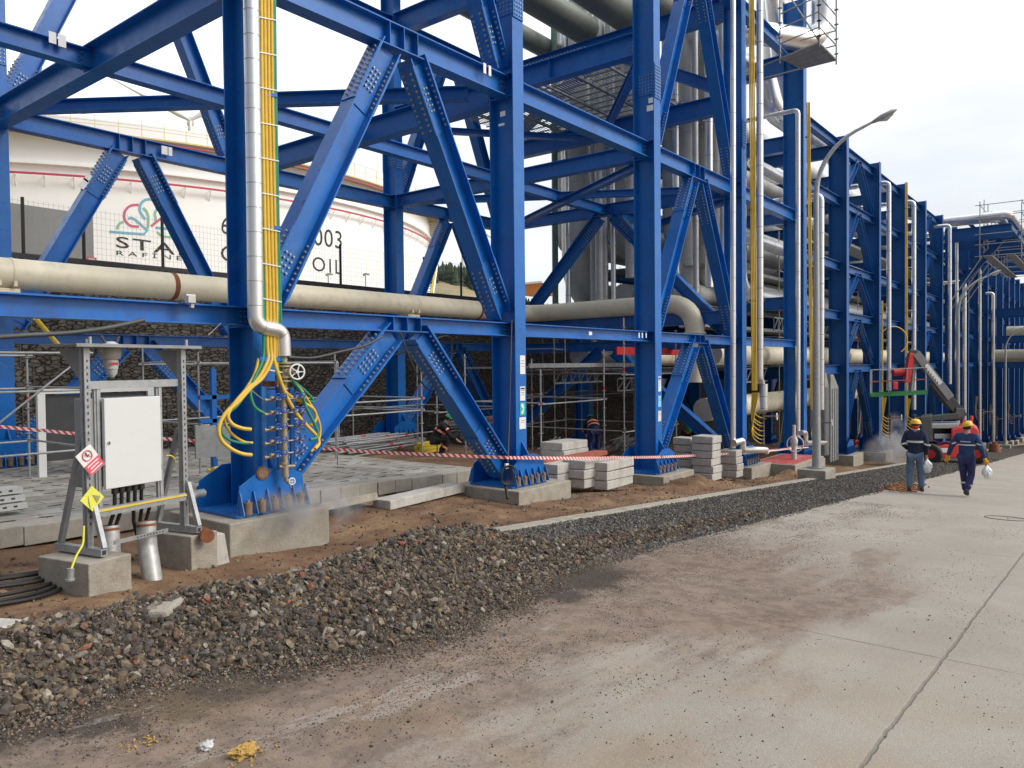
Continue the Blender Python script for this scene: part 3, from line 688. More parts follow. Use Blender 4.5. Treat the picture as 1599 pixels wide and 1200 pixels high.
# paper notices on the steel
def label(root, c, d, m=None, name='notice'):
    b = LMB(c); b.box(c, d); o = b.build(name, m or white, root); o.location = c; return o
def lab(px, py, w, h, X=None, Y=None, m=None):
    if Y is not None: return label(rack, atY(px, py, Y), (w, .004, h), m)
    return label(rack, atX(px, py, X), (.004, w, h), m)
B_, C_ = gx[2], gx[3]
FY = YF-.31-.006
n1 = lab(841*1, 0, .1, .1, Y=FY) if False else None
def notice(px, py, w, h, m, txt=0, hd=None):
    o = lab(px, py, w, h, Y=FY, m=m)
    b = MB()
    if hd: b.box((0, -.003, h*.36), (w*.8, .002, h*.12))
    for k in range(txt): b.box((random.uniform(-.01, .01), -.003, h*(.22-.15*k)), (w*random.uniform(.5, .78), .002, .008))
    if txt or hd: b.build('print', dgrey, o)
    return o
notice(816, 570, .17, .38, white, 3); notice(816, 615, .17, .29, white, 3, True)
t_ = notice(816, 639, .18, .26, teal)
b = MB(); b.extr([(-.05, -.003, .10), (0, -.003, .12), (.05, -.003, .04), (.02, -.003, -.08), (-.03, -.003, -.11), (-.05, -.003, -.06), (0, -.003, -.03), (.01, -.003, .02), (-.04, -.003, .04)], (0, -.002, 0)); b.build('symbol', white, t_)
notice(816, 661, .21, .24, white, 2)
notice(1030, 600, .15, .40, white, 3, True); notice(1030, 627, .15, .30, mat('pale_blue_notice', (.25, .60, .75)), 2); notice(1030, 650, .17, .28, mat('cream_notice', (.68, .66, .50)), 1)
for px, py, w, h in ((785, 178, .13, .10), (783, 195, .15, .05), (1016, 157, .13, .13), (1015, 169, .19, .15)): lab(px, py, w, h, X=(B_ if px < 900 else C_)-.18)
for px, py, Y, w, h in ((757, 107, YF-.155, .08, .2), (765, 111, YF-.155, .075, .2), (82, 59, YM-.10, .12, .2), (97, 64, YM-.10, .13, .22), (257, 235, YR-.155, .16, .22), (266, 237, YR-.155, .1, .22)): lab(px, py, w, h, Y=Y)
for px, py, w, h in ((131, 287, .26, .14), (137, 278, .2, .12)):
    o = lab(px, py, w, h, Y=YR-.19); o.rotation_euler = (0, R(-58), 0)
lab(922, 521, .13, .08, Y=YF-.15); 
for k, px in enumerate((998, 1003, 1009)): lab(px, 524, .06, .13, Y=YF-.15)
b = MB(); c = atY(410, 738, YF-.53); b.cyl(c, c-V(0, .012, 0), .10, 18); b.cyl(c-V(0, .012, 0), c-V(0, .016, 0), .075, 18, 1); b.build('rusted_opening', [rust, chair_m], rack)
# ---- foundations of the near frame
k = 0
FND = [('broad stained concrete footing with steam drifting past, under the hose manifold column', (6.35, 9.88, -2.035), (1.62, 1.56, .75)),
       ('low cream concrete footing under the column with paper notices and a hanging strap', (12.5, 9.85, -2.425), (1.8, 1.7, .5)),
       ('concrete footing between the two stacks of concrete blocks, half covered by red soil', (18.5, 9.85, -2.865), (1.8, 1.7, .5)),
       ('pale concrete footing right of the block stack by the silver riser', (24.5, 9.85, -3.305), (1.8, 1.7, .55)),
       ('concrete footing behind the street lamp and the red topped chamber', (30.5, 9.85, -3.755), (1.8, 1.7, .5))]
def footing(label_, c, d, group='concrete column footings'):
    b = LMB(c); b.box((c[0], c[1], c[2]-d[2]/2), d); o = b.build('concrete_footing', conc, bevel=.02); o.location = c
    return tag(o, label_, 'footing', group)
for l, c, d in FND: footing(l, c, d)
for X, l in ((XA, 'rear concrete footing at the left edge behind the grey perforated planks'), (XA+12, 'rear concrete footing behind the pile of scaffold tubes'), (XA+24, 'rear concrete footing in the shade behind the stooping worker')):
    footing(l, (X, YR, foot_z(X, 1)-.005), (1.5, 1.4, .4))
# ------------------------------------------------------------------ far racks
FL = [9.9, 7.4, 4.5, 2.3, -.1]
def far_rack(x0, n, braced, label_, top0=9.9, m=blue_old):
    root = thing('pipe_rack', label_, 'pipe rack', (0, 0, 0))
    for i in range(n+1):
        X = x0+6*i
        for row in (0, 1): column(root, X, row, top0+.25, False, m)
    for i in range(n):
        X = x0+6*i
        for lv, z in enumerate(FL):
            for Y in (YF, YR):
                if Y == YR and lv in (1, 3): continue
                beam(root, (X+.02, Y, z), (X+5.98, Y, z), .36 if lv else .42, .28, m, ends=False)
    for i in range(n+1):
        X = x0+6*i
        for lv, z in enumerate(FL[:5]): beam(root, (X, YF+.32, z-.1), (X, YR-.32, z-.1), .55, .3, m, ends=False)
    for i in braced:
        X = x0+6*i; zs = FL+[None]
        for lv in range(5):
            zf = zs[lv+1]+.1 if zs[lv+1] is not None else foot_z(X, 0)+.35
            chevron(root, X, YF, FL[lv]-.36, zf, zf, .34, .30, i == 0 and lv > 2, m, .2)
        chevron(root, X, YR, 4.1, 2.4, 2.4, .34, .3, False, m, .2); chevron(root, X, YR, -.5, -3.0, -3.0, .34, .3, False, m, .2)
    return root
# link bay between the tall frame and the low racks belongs to the low rack
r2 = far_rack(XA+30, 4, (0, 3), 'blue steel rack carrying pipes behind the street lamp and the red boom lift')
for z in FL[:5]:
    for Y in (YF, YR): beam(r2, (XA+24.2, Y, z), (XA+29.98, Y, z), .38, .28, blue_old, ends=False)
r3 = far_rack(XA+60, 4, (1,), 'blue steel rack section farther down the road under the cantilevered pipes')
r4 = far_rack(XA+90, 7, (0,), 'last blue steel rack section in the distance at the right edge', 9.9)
for i in range(0, 16):
    X = XA+30+6*i
    if X > XA+108: break
    names = ['behind the grey cable trunking', 'beside the drifting steam', 'behind the lift basket', 'behind the walking workers', 'behind the red lift hood']
    if i < 5: footing('far concrete footing of the rack '+names[i], (X, YF-.05, foot_z(X, 0)-.005), (1.7, 1.6, .55))
    elif X <= XA+108 and i != 9: footing('small pale footing under the distant rack columns beyond the lift', (X, YF-.05, foot_z(X, 0)-.005), (1.7, 1.6, .55), 'distant concrete footings')
# distant crossing rack over the road
r5 = thing('pipe_rack', 'distant blue rack crossing above the road at the right edge with cream pipes', 'pipe rack')
X5 = 87.0
for X in (X5, X5+6):
    for Y in (6.0, -4, -14):
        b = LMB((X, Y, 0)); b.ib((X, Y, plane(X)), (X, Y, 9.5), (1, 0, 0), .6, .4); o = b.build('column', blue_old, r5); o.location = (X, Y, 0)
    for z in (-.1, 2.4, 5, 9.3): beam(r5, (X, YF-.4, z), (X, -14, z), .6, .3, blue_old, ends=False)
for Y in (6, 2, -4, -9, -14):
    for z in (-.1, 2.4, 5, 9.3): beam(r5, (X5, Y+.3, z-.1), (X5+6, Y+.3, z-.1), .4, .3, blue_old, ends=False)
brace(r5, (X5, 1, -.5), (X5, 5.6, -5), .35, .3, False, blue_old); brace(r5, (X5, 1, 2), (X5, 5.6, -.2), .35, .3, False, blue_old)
# ------------------------------------------------------------------ retaining wall of stone baskets
def gabion_material():
    m = bpy.data.materials.new('gabion_stone'); m.use_nodes = True; t = m.node_tree; p = t.nodes['Principled BSDF']; p.inputs['Roughness'].default_value = .95; L = t.links.new
    p.inputs['Specular IOR Level'].default_value = .2
    c = N(t, 'ShaderNodeTexCoord'); mp = N(t, 'ShaderNodeMapping'); mp.inputs['Scale'].default_value = (4.2, 4.2, 9.5); L(c.outputs['Object'], mp.inputs[0])
    nz = N(t, 'ShaderNodeTexNoise'); nz.inputs['Scale'].default_value = 2; L(mp.outputs[0], nz.inputs['Vector'])
    ad = N(t, 'ShaderNodeVectorMath', operation='ADD'); sc = N(t, 'ShaderNodeVectorMath', operation='SCALE'); sc.inputs['Scale'].default_value = .5; L(nz.outputs['Color'], sc.inputs[0]); L(mp.outputs[0], ad.inputs[0]); L(sc.outputs[0], ad.inputs[1])
    v = N(t, 'ShaderNodeTexVoronoi', feature='DISTANCE_TO_EDGE'); v.inputs['Scale'].default_value = 1; L(ad.outputs[0], v.inputs['Vector'])
    v2 = N(t, 'ShaderNodeTexVoronoi'); v2.inputs['Scale'].default_value = 1; L(ad.outputs[0], v2.inputs['Vector'])
    r = N(t, 'ShaderNodeValToRGB'); e = r.color_ramp.elements; e[0].position = 0; e[0].color = (.11, .10, .085, 1); e[1].position = 1; e[1].color = (.23, .21, .175, 1)
    for ps, q in ((.3, (.15, .135, .11, 1)), (.6, (.19, .165, .135, 1)), (.8, (.12, .105, .09, 1))): x = e.new(ps); x.color = q
    sp = N(t, 'ShaderNodeSeparateColor'); L(v2.outputs['Color'], sp.inputs[0]); L(sp.outputs[0], r.inputs[0])
    mr = N(t, 'ShaderNodeMapRange'); mr.inputs[1].default_value = 0; mr.inputs[2].default_value = .10; mr.inputs[3].default_value = .35; L(v.outputs['Distance'], mr.inputs[0])
    q = N(t, 'ShaderNodeMixRGB', blend_type='MULTIPLY'); q.inputs[0].default_value = 1; L(r.outputs[0], q.inputs[1]); L(mr.outputs[0], q.inputs[2])
    n3 = N(t, 'ShaderNodeTexNoise'); n3.inputs['Scale'].default_value = 14; n3.inputs['Detail'].default_value = 6; L(c.outputs['Object'], n3.inputs['Vector'])
    m3 = N(t, 'ShaderNodeMapRange'); m3.inputs[1].default_value = .3; m3.inputs[2].default_value = .7; m3.inputs[3].default_value = .6; m3.inputs[4].default_value = 1.4; L(n3.outputs['Fac'], m3.inputs[0])
    q2 = N(t, 'ShaderNodeMixRGB', blend_type='MULTIPLY'); q2.inputs[0].default_value = 1; L(q.outputs[0], q2.inputs[1]); L(m3.outputs[0], q2.inputs[2]); L(q2.outputs[0], p.inputs['Base Color'])
    b = N(t, 'ShaderNodeBump'); b.inputs['Strength'].default_value = 1; b.inputs['Distance'].default_value = .12; L(mr.outputs[0], b.inputs['Height']); L(b.outputs[0], p.inputs['Normal'])
    return m
gab = gabion_material(); wirem = mat('basket_wire', (.12, .12, .12), .6)
YW = 23.2
gw = thing('gabion_wall', 'long retaining wall of stone filled wire baskets behind the blue frame', 'wall')
for k in range(11):
    zt = 3.05-.98*k
    b = MB(); x = -30.0
    b.box((93, YW+.55-.0*k-.06*(5-k)*-1*0, zt-.485), (246, 1.1+.07*k, .97)); b.build('basket_course', gab, gw)
b = MB()
for k in range(6):
    zt = 3.05-.98*k; b.box((33, YW-.04*k-.01, zt-.98), (126, .03, .02))
    for x in range(-30, 96, 2): b.box((x+.3*(k % 2), YW-.04*k-.012, zt-.49), (.025, .02, .98))
b.build('basket_wire', wirem, gw)
cp = MB(); cp.box((93, YW+.35, 3.10), (246, .7, .12)); cp.build('coping', dgrey, gw)
# fence on top of the wall
fn = thing('mesh_fence', 'thin wire mesh fence with black posts on top of the stone wall', 'fence', (0, 0, 0))
fpx = [38, 132, 255, 452, 532, 662, 720]
YFn = YW+.5
post = MB(); post.box((0, 0, .8), (.07, .07, 1.65))
pm = None
posts_x = sorted([round(atY(px, 430, YFn).x, 2) for px in fpx]+[1.2, -2.5, -6])
for X in posts_x:
    if pm is None: o = post.build('post', black, fn); pm = o
    else: o = pm.copy(); COL.objects.link(o)
    o.location = (X, YFn, 3.16)
b = MB()
x = -8.0
while x < 27.5: b.bar((x, YFn+.05, 3.2), (x, YFn+.05, 4.75), .0045, .0045, (0, 1, 0)); x += .13
for k in range(9): b.bar((-8, YFn+.045, 3.25+.18*k), (27.5, YFn+.045, 3.25+.18*k), .005, .005)
b.build('wire_mesh', fence_wire, fn)
# concrete block house wall left of the fence
w = MB(); P0 = atY(-60, 360, 27.5); P1 = atY(146, 372, 27.5)
w.box(((P0.x+P1.x)/2-2, 27.7, (P1.z+2.4)/2+.35), (P1.x-P0.x+4, .4, P1.z-2.2+.7)); o = w.build('concrete_wall', pwall); tag(o, 'grey cast concrete screen wall at the left edge above the stone wall', 'wall')
sg = LMB(atY(143, 408, 27.3)); c = atY(143, 408, 27.3); sg.box(c, (.32, .02, .26)); o = sg.build('safety_sign', [pink]); o.location = c
tag(o, 'small red and white sign at the foot of the grey screen wall', 'sign'); q = MB(); q.box((0, -.015, .02), (.2, .006, .12)); q.build('sign_panel', white, o)
# ------------------------------------------------------------------ storage tank
TC = V(37.0, 79.3, 0); TR = 31.0
tank = thing('storage_tank', 'huge white oil storage tank with red pipe ring and company emblem', 'storage tank', (0, 0, 0))
def ring(r0, r1, z0, z1, m, name, par=tank, n=160):
    b = MB(); vs = []
    for i in range(n):
        t = 2*math.pi*i/n; c, s_ = math.cos(t), math.sin(t)
        for r_, z_ in ((r0, z0), (r1, z0), (r1, z1), (r0, z1)): vs.append((TC.x+c*r_, TC.y+s_*r_, z_))
    fs = [(i*4+k, ((i+1) % n)*4+k, ((i+1) % n)*4+(k+1) % 4, i*4+(k+1) % 4) for i in range(n) for k in range(4)]
    b.add(vs, fs, 0, False); return b.build(name, m, par)
ring(TR-.3, TR, 2.6, 16.1, tankw, 'shell'); ring(TR-.6, TR+.02, 16.1, 16.22, tankw, 'top_rim')
ring(TR, TR+1.05, 14.95, 15.06, tankb, 'wind_girder'); ring(TR+1.0, TR+1.08, 15.0, 15.10, faint_yellow, 'girder_edge')
ring(TR, TR+.32, 13.0, 13.12, tankw, 'stiffener_ring'); ring(TR+.40, TR+.52, 12.28, 12.40, pinkred, 'fire_water_pipe')
ring(TR+1.12, TR+1.2, 14.7, 14.78, pinkred, 'cooling_pipe')
rf = MB(); n = 96; vs = [(TC.x, TC.y, 17.6)]+[(TC.x+math.cos(2*math.pi*i/n)*(TR-.3), TC.y+math.sin(2*math.pi*i/n)*(TR-.3), 15.6) for i in range(n)]
rf.add(vs, [(0, i+1, (i+1) % n+1) for i in range(n)], 0, True); rf.build('roof', tankw, tank)
def tcp(r_, ang, z): return V(TC.x+math.cos(ang)*r_, TC.y+math.sin(ang)*r_, z)
rl = MB(); na = 150
for i in range(na):
    a = 2*math.pi*i/na
    if TC.y+math.sin(a)*TR > 95: continue
    rl.bar(tcp(TR+1.0, a, 15.06), tcp(TR+1.0, a, 16.15), .035, .035, (1, 0, 0))
    a2 = 2*math.pi*(i+1)/na
    for z in (15.6, 16.15): rl.bar(tcp(TR+1.0, a, z), tcp(TR+1.0, a2, z), .03, .03)
rl.build('handrail', faint_yellow, tank)
bk = None
for i in range(-58, -18):
    a = math.radians(3*i)
    if bk is None:
        q = MB(); q.bar((0, 0, 11.6), (.5, 0, 12.3), .05, .05); q.bar((.5, 0, 12.3), (0, 0, 12.3), .04, .04); bk = q.build('pipe_bracket', tankw, tank); o = bk
    else: o = bk.copy(); COL.objects.link(o)
    o.location = tcp(TR-.02, a, 0); o.rotation_euler = (0, 0, a)
# on-shell marks: (px,py) seen through the camera fix their place on the shell
def onshell(px, py, off=.012):
    r_ = ray(px, py); a = r_.x**2+r_.y**2; bb = -2*(r_.x*TC.x+r_.y*TC.y); c = TC.x**2+TC.y**2-(TR+off)**2
    t = (-bb-math.sqrt(max(0, bb*bb-4*a*c)))/(2*a); return r_*t
def shell_uv(p): return math.atan2(p.y-TC.y, p.x-TC.x), p.z
def ribbon(pts, w, m, name, off=.015):
    """pts: (angle*TR, z) in metres along the shell"""
    b = MB(); vs = []
    n_ = len(pts)
    for i, (u, z) in enumerate(pts):
        u0, z0 = pts[max(i-1, 0)]; u1, z1 = pts[min(i+1, n_-1)]; du, dz = u1-u0, z1-z0; l = math.hypot(du, dz) or 1
        for s in (-1, 1):
            uu, zz_ = u-dz/l*w/2*s, z+du/l*w/2*s; vs.append(tcp(TR+off, uu/TR, zz_))
    b.add(vs, [(2*i, 2*i+1, 2*i+3, 2*i+2) for i in range(n_-1)]); 
    return b.build(name, m, emblem, fix=False)
emblem = None
def S(px, py): a, z = shell_uv(onshell(px, py)); return (a*TR, z)
# emblem drawn from overlapping rings; zoomed drawing coordinates / 7.614 + origin
def Z(x, y): return S(120+x/7.614, 280+y/7.614)
def arcz(cx, cy, r_, a0, a1, n=18, ry=None): return [Z(cx+r_*math.cos(R(a0+(a1-a0)*i/n)), cy+(ry or r_)*math.sin(R(a0+(a1-a0)*i/n))) for i in range(n+1)]
emblem = empty('company_emblem'); emblem.parent = tank
wd = .155
ribbon([Z(388, 624), Z(600, 642), Z(800, 655), Z(840, 612), Z(740, 520), Z(690, 478), Z(650, 462), Z(610, 468)], wd, logo_b, 'emblem_band', .02)
ribbon(arcz(560, 590, 78, 175, 268), wd, logo_g, 'emblem_band')
ribbon([Z(735, 305)]+arcz(690, 435, 128, -82, -262, 24)[2:]+[Z(740, 565)], wd, logo_r, 'emblem_band', .018)
ribbon(arcz(860, 350, 112, -60, -215, 20)+[Z(815, 480)], wd, logo_b, 'emblem_band', .022)
ribbon([Z(790, 340), Z(830, 385), Z(850, 440), Z(850, 520), Z(843, 585)], wd, logo_g, 'emblem_band', .026)
ribbon([Z(935, 520)]+arcz(1000, 420, 72, 150, 330, 16), wd, logo_g, 'emblem_band')
ribbon([Z(885, 560), Z(985, 480), Z(1090, 400), Z(1130, 345)], wd, logo_r, 'emblem_band', .02)
ribbon(arcz(1100, 470, 115, -80, 60, 20), wd, logo_g, 'emblem_band')
ribbon([Z(935, 578), Z(1050, 590), Z(1170, 596)], wd, logo_b, 'emblem_band')
ribbon([Z(955, 628), Z(1010, 680), Z(1130, 690), Z(1370, 712)], wd, logo_g, 'emblem_band')
ribbon(arcz(1200, 620, 85, -70, 20, 12), wd, logo_r, 'emblem_band', .018)
def text_mesh(txt, size, spacing=1.0, shear=0):
    c = bpy.data.curves.new('t', 'FONT'); c.body = txt; c.size = size; c.space_character = spacing; c.resolution_u = 3
    o = bpy.data.objects.new('t', c); COL.objects.link(o)
    bpy.context.view_layer.update(); me = bpy.data.meshes.new_from_object(o.evaluated_get(bpy.context.evaluated_depsgraph_get()))
    bpy.data.objects.remove(o); vs = [v.co.copy() for v in me.vertices]; fs = [tuple(p.vertices) for p in me.polygons]; bpy.data.meshes.remove(me); return vs, fs
def shell_text(txt, pl, pr, name, hpx, wide=None, bold=0.):
    """text whose left baseline is seen at pl and whose right baseline is seen at pr; hpx = cap height in pixels at the left end"""
    vs, fs = text_mesh(txt, 1, 1.0 if wide is None else wide)
    x0 = min(v.x for v in vs); x1 = max(v.x for v in vs); hc = max(v.y for v in vs)
    u0, z0 = S(*pl); u1, z1 = S(*pr); zt = S(pl[0], pl[1]-hpx)[1]
    b = MB(); out = [tcp(TR+.016, (u0+(u1-u0)*(v.x-x0)/(x1-x0))/TR, z0+(z1-z0)*(v.x-x0)/(x1-x0)+(zt-z0)*v.y/hc) for v in vs]
    b.add(out, fs); o = b.build(name, dark, tank, fix=False); return o
shell_text('STAR', (181.5, 386), (304, 402), 'lettering', 17, 1.15)
shell_text('STAR', (182.1, 386.4), (304.6, 402.4), 'lettering', 17.4, 1.15).location = (0, -.004, 0)
shell_text('RAF\u0130NER\u0130', (182, 398.5), (316, 410), 'lettering', 9.2, 1.6)
shell_text('6', (346, 364.5), (358, 366.5), 'lettering', 26)
shell_text('- 003', (468, 380), (534, 389), 'lettering', 28.5, 1.05)
shell_text('CRUDE OIL', (345, 407.5), (534, 429), 'lettering', 24.5, 1.25)
# stair tower and ladder at the right rim of the tank
st = thing('access_stair', 'spiral access stair with yellow rails at the right rim of the white tank', 'stair')
tl = math.atan2(atD(688, 400, 84).y-TC.y, atD(688, 400, 84).x-TC.x)
b1_, b2_, b3_ = MB(), MB(), MB()
for i in range(46):
    f_ = i/45; a = -1.12+.26*f_; z = 3.0+12.0*f_; p = tcp(TR+.1, a, z); q = tcp(TR+1.1, a, z)
    b1_.bar(p, q, .3, .05)
    if i % 3 == 0: b2_.bar(q, q+V(0, 0, 1.1), .05, .05, (1, 0, 0))
b2_.tube([tcp(TR+1.1, -1.12+.26*i/45, 4.1+12*i/45) for i in range(46)], .04, 5); b2_.tube([tcp(TR+1.1, -1.12+.26*i/45, 3.6+12*i/45) for i in range(46)], .03, 5)
b1_.build('stair_treads', galv, st); b2_.build('handrail', yelp, st)
b3_.tube([tcp(TR+1.1, -1.12+.26*i/45, 2.95+12*i/45) for i in range(46)], .12, 4); b3_.build('stringer', tankw, st)
# ------------------------------------------------------------------ far woods, turbines, small buildings
tree_m = mat('pine_foliage', (.04, .06, .035), .95, var=.5, vscale=.6)
wood = MB(); 
for i in range(900):
    px = random.choice((random.uniform(690, 860), random.uniform(560, 1000))); d = random.uniform(225, 300); t_ = YAW-math.atan((px-799.5)/CF)
    X, Y = math.cos(t_)*d, math.sin(t_)*d
    if hill(X, Y) < 6: pass
    z = zg(X, Y)-.5; h = random.uniform(3.5, 6.5); r_ = h*random.uniform(.28, .4)
    for k in range(3): wood.cyl((X, Y, z+h*.22*k), (X+random.uniform(-.2, .2), Y, z+h*(.5+.25*k)), r_*(1-.22*k), 7, 0, .05, caps=False, sm=False)
tag(wood.build('pine_wood', tree_m, fix=False), 'dark pine wood along the crest of the far hill', 'wood', kind='stuff')
def turbine(px, hub_py, d, base_z, L_, angs, label_):
    hp = atD(px, hub_py, d); root = thing('wind_turbine', label_, 'wind turbine', (hp.x, hp.y, base_z)); h = hp.z-base_z
    b = MB(); b.cyl((0, 0, 0), (0, 0, h), L_*.045, 12, 0, L_*.025); b.build('tower', white, root)
    b = MB(); dr = -V(hp.x, hp.y, 0).normalized(); b.cyl(V(0, 0, h)-dr*L_*.12, V(0, 0, h)+dr*L_*.06, L_*.045, 10); b.build('nacelle', white, root)
    sd = V(-dr.y, dr.x, 0)
    for a in angs:
        e_ = sd*math.cos(R(a))+V(0, 0, 1)*math.sin(R(a)); c0 = V(0, 0, h)+dr*L_*.05
        b = MB(); b.tube([c0, c0+e_*L_*.15, c0+e_*L_*.5, c0+e_*L_], [L_*.018, L_*.035, L_*.025, L_*.006], 6); b.build('blade', white, root)
    return root
turbine(297, 190, 330, 20, 34, (35, 155, 270), 'white wind turbine whose hub shows just above the tank roof')
turbine(722, 400-65, 420, 20, 26, (80, 200, 320), 'tall white wind turbine on the wooded hill right of the tank')
def small_building(px, py, d, w, h, dp, label_, m1, m2):
    c = atD(px, py, d); root = thing('service_building', label_, 'building', (c.x, c.y, c.z-h))
    b = MB(); b.box((0, 0, h/2), (w, dp, h)); b.build('wall', m1, root); b = MB(); b.box((0, 0, h+.1), (w+.6, dp+.6, .3)); b.build('roof', m2, root)
    b = MB(); b.box((-w*.2, -dp/2-.03, h*.55), (w*.15, .05, h*.3)); b.build('window', dgrey, root)
small_building(842, 445, 120, 4.2, 1.7, 4, 'small orange walled building with white roof beyond the frame', mat('orange_wall', (.55, .20, .06), .8), white)
for i, px in enumerate((513, 571)):
    c = atD(px, 455, 44); r_ = thing('floodlight_post', ('left' if i == 0 else 'right')+' one of the two short grey lamp posts in front of the white tank', 'lamp post', c, group='short lamp posts before the tank')
    b = MB(); b.cyl((0, 0, -.6), (0, 0, .95), .03, 6); b.build('post', galv, r_); b = MB(); b.box((.12, 0, .98), (.3, .12, .1)); b.box((-.1, 0, .92), (.12, .1, .12)); b.build('lamp_head', greyp, r_)
gr_ = MB(); q = atY(600, 444, YW+2); 
for z in (0, .18): gr_.box((20, YW+2.2, 3.25+z), (30, .06, .1))
for k in range(11): gr_.box((6+k*2.9, YW+2.26, 3.1), (.08, .08, .7))
tag(gr_.build('guard_rail', dgrey), 'dark low guard rail running behind the fence on the wall top', 'guard rail')
am = thing('antenna_mast', 'thin lattice mast far off in the gap between the vertical pipes', 'mast', atD(969, 470, 200))
b = MB(); b.cyl((0, 0, -10), (0, 0, 6), .18, 5); b.cyl((0, 0, 6), (0, 0, 9), .05, 4); b.build('pole', greyp, am); b = MB(); b.box((0, 0, 1), (2.2, .3, .3)); b.box((0, 0, 3), (1.2, .3, .2)); b.build('antenna', greyp, am)
# ------------------------------------------------------------------ pipes
def elbow(p, d0, d1, r_, n=8):
    """points of a bend at corner p coming along d0 and leaving along d1"""
    p, d0, d1 = Vector(p), Vector(d0).normalized(), Vector(d1).normalized(); a, b = p-d0*r_, p+d1*r_
    out = []
    ax = d0.cross(d1).normalized(); c = a+d1*r_
    for i in range(n+1):
        out.append(Matrix.Rotation(math.pi/2*i/n, 3, ax) @ (a-c)+c)
    return out
def route(pts, br):
    pts = [Vector(p) for p in pts]; out = [pts[0]]
    for i in range(1, len(pts)-1):
        d0 = (pts[i]-pts[i-1]).normalized(); d1 = (pts[i+1]-pts[i]).normalized()
        ang = d0.angle(d1)
        if ang < .05: out.append(pts[i]); continue
        k = br*math.tan(ang/2); k = min(k, (pts[i]-pts[i-1]).length*.49, (pts[i+1]-pts[i]).length*.49); a, b = pts[i]-d0*k, pts[i]+d1*k
        for j in range(9):
            t = j/8; out.append(a*(1-t)**2+pts[i]*2*t*(1-t)+b*t*t)
    out.append(pts[-1]); return out
def seams(b, pts, r_, step=1.0, w=.02, mi=1, grow=.006):
    acc = 0
    for p, q in zip(pts, pts[1:]):
        L_ = (q-p).length; d = (q-p).normalized() if L_ else None; t = step-acc
        while t < L_: b.cyl(p+d*t, p+d*(t+w), r_+grow, 14, mi, caps=False); t += step
        acc = (acc+L_) % step
def pipe(name, label_, pts, r_, m, cat='pipe', br=None, group=None, n=16, seam=None, seam_m=None):
    P_ = route(pts, br or r_*3); o0 = Vector(pts[0]); b = LMB(o0); b.tube(P_, r_, n)
    if seam: seams(b, P_, r_, seam, .025 if r_ > .1 else .012, 1)
    o = b.build(name, [m, seam_m or m], fix=True); o.location = o0; return tag(o, label_, cat, group)
seamd = mat('cladding_seam', (.45, .45, .44), .4, .7)
# cream line resting behind the first level beam
cpl = thing('cream_pipeline', 'long cream painted pipeline crossing behind the front columns with rust bands', 'pipe', (0, 0, 0))
YC, ZC, RC = 17.7, 1.98, .315
pth = route([(-8, YC, ZC), (23.6, YC, ZC), (23.6, 10.9, ZC+.06), (23.6, 10.9, -.6)], 1.05)
b = MB(); b.tube(pth, RC, 28); b.build('pipe_run', cream, cpl)
for px, m_ in ((278, rust), (754, rust)):
    X = atY(px, 470 if px > 500 else 440, YC-.3).x; b = MB(); b.cyl((X-.06, YC, ZC), (X+.06, YC, ZC), RC+.004, 28, caps=False); b.build('rust_band', m_, cpl)
for X in (3.85, atY(650, 470, YC-.3).x, -1.5, atY(12, 420, YC-.3).x):
    b = MB()
    for dx in (-.14, .14): b.cyl((X+dx-.025, YC, ZC), (X+dx+.025, YC, ZC), RC+.012, 28, caps=False); b.box((X+dx, YC-RC*.8, ZC-RC*.72), (.06, .1, .1))
    b.box((X, YC, ZC-RC-.06), (.5, .4, .12)); b.build('pipe_shoe', cream, cpl)
b = MB()
for Y in (12.2, 14.5): b.cyl((23.6, Y, ZC+.04), (23.6, Y+.04, ZC+.04), RC+.012, 28, caps=False)
b.cyl((23.6, 10.9, 1.0), (23.6, 10.9, 1.05), RC+.05, 28); b.build('weld_ring', cream, cpl)
for X in (0.4, 6.4, 12.4, 18.4):   # brackets carrying it off the rear columns
    beam(rack, (X, 19.34, 1.56), (X, 17.2, 1.56), .22, .2, ends=False)
# vertical insulated risers in the fourth bay, turning into the low rack
def vline(px, X, r_, zb, zt, m, lab_, grp=None, to=62, ztop_run=None, br=None, clad=1.2):
    r0 = ray(px, 300); t = X/r0.x; Y = r0.y*t
    zt = 16
    pts = [(X, Y, zt), (X, Y, zb), (to, Y, zb)] if to else [(X, Y, zt), (X, Y, zb)]
    return pipe('insulated_pipe', lab_, pts, r_, m, group=grp, br=br or r_*2.6, seam=clad, seam_m=seamd)
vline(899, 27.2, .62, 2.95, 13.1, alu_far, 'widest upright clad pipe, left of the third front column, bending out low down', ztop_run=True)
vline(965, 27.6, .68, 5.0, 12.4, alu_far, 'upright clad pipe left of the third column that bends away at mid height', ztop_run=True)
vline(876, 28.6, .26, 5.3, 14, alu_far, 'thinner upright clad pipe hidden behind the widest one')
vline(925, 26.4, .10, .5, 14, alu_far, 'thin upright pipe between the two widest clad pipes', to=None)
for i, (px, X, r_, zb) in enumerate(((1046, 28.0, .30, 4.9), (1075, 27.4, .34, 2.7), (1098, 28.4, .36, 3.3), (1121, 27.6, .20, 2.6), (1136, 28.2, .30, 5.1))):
    vline(px, X, r_, zb, 13.6, alu_far, ['first from the left', 'second from the left', 'third from the left, widest', 'thin fourth', 'last by the fourth column'][i]+' of the five clad pipes right of the third column', 'clad pipes rising beside the fourth column', ztop_run=True)
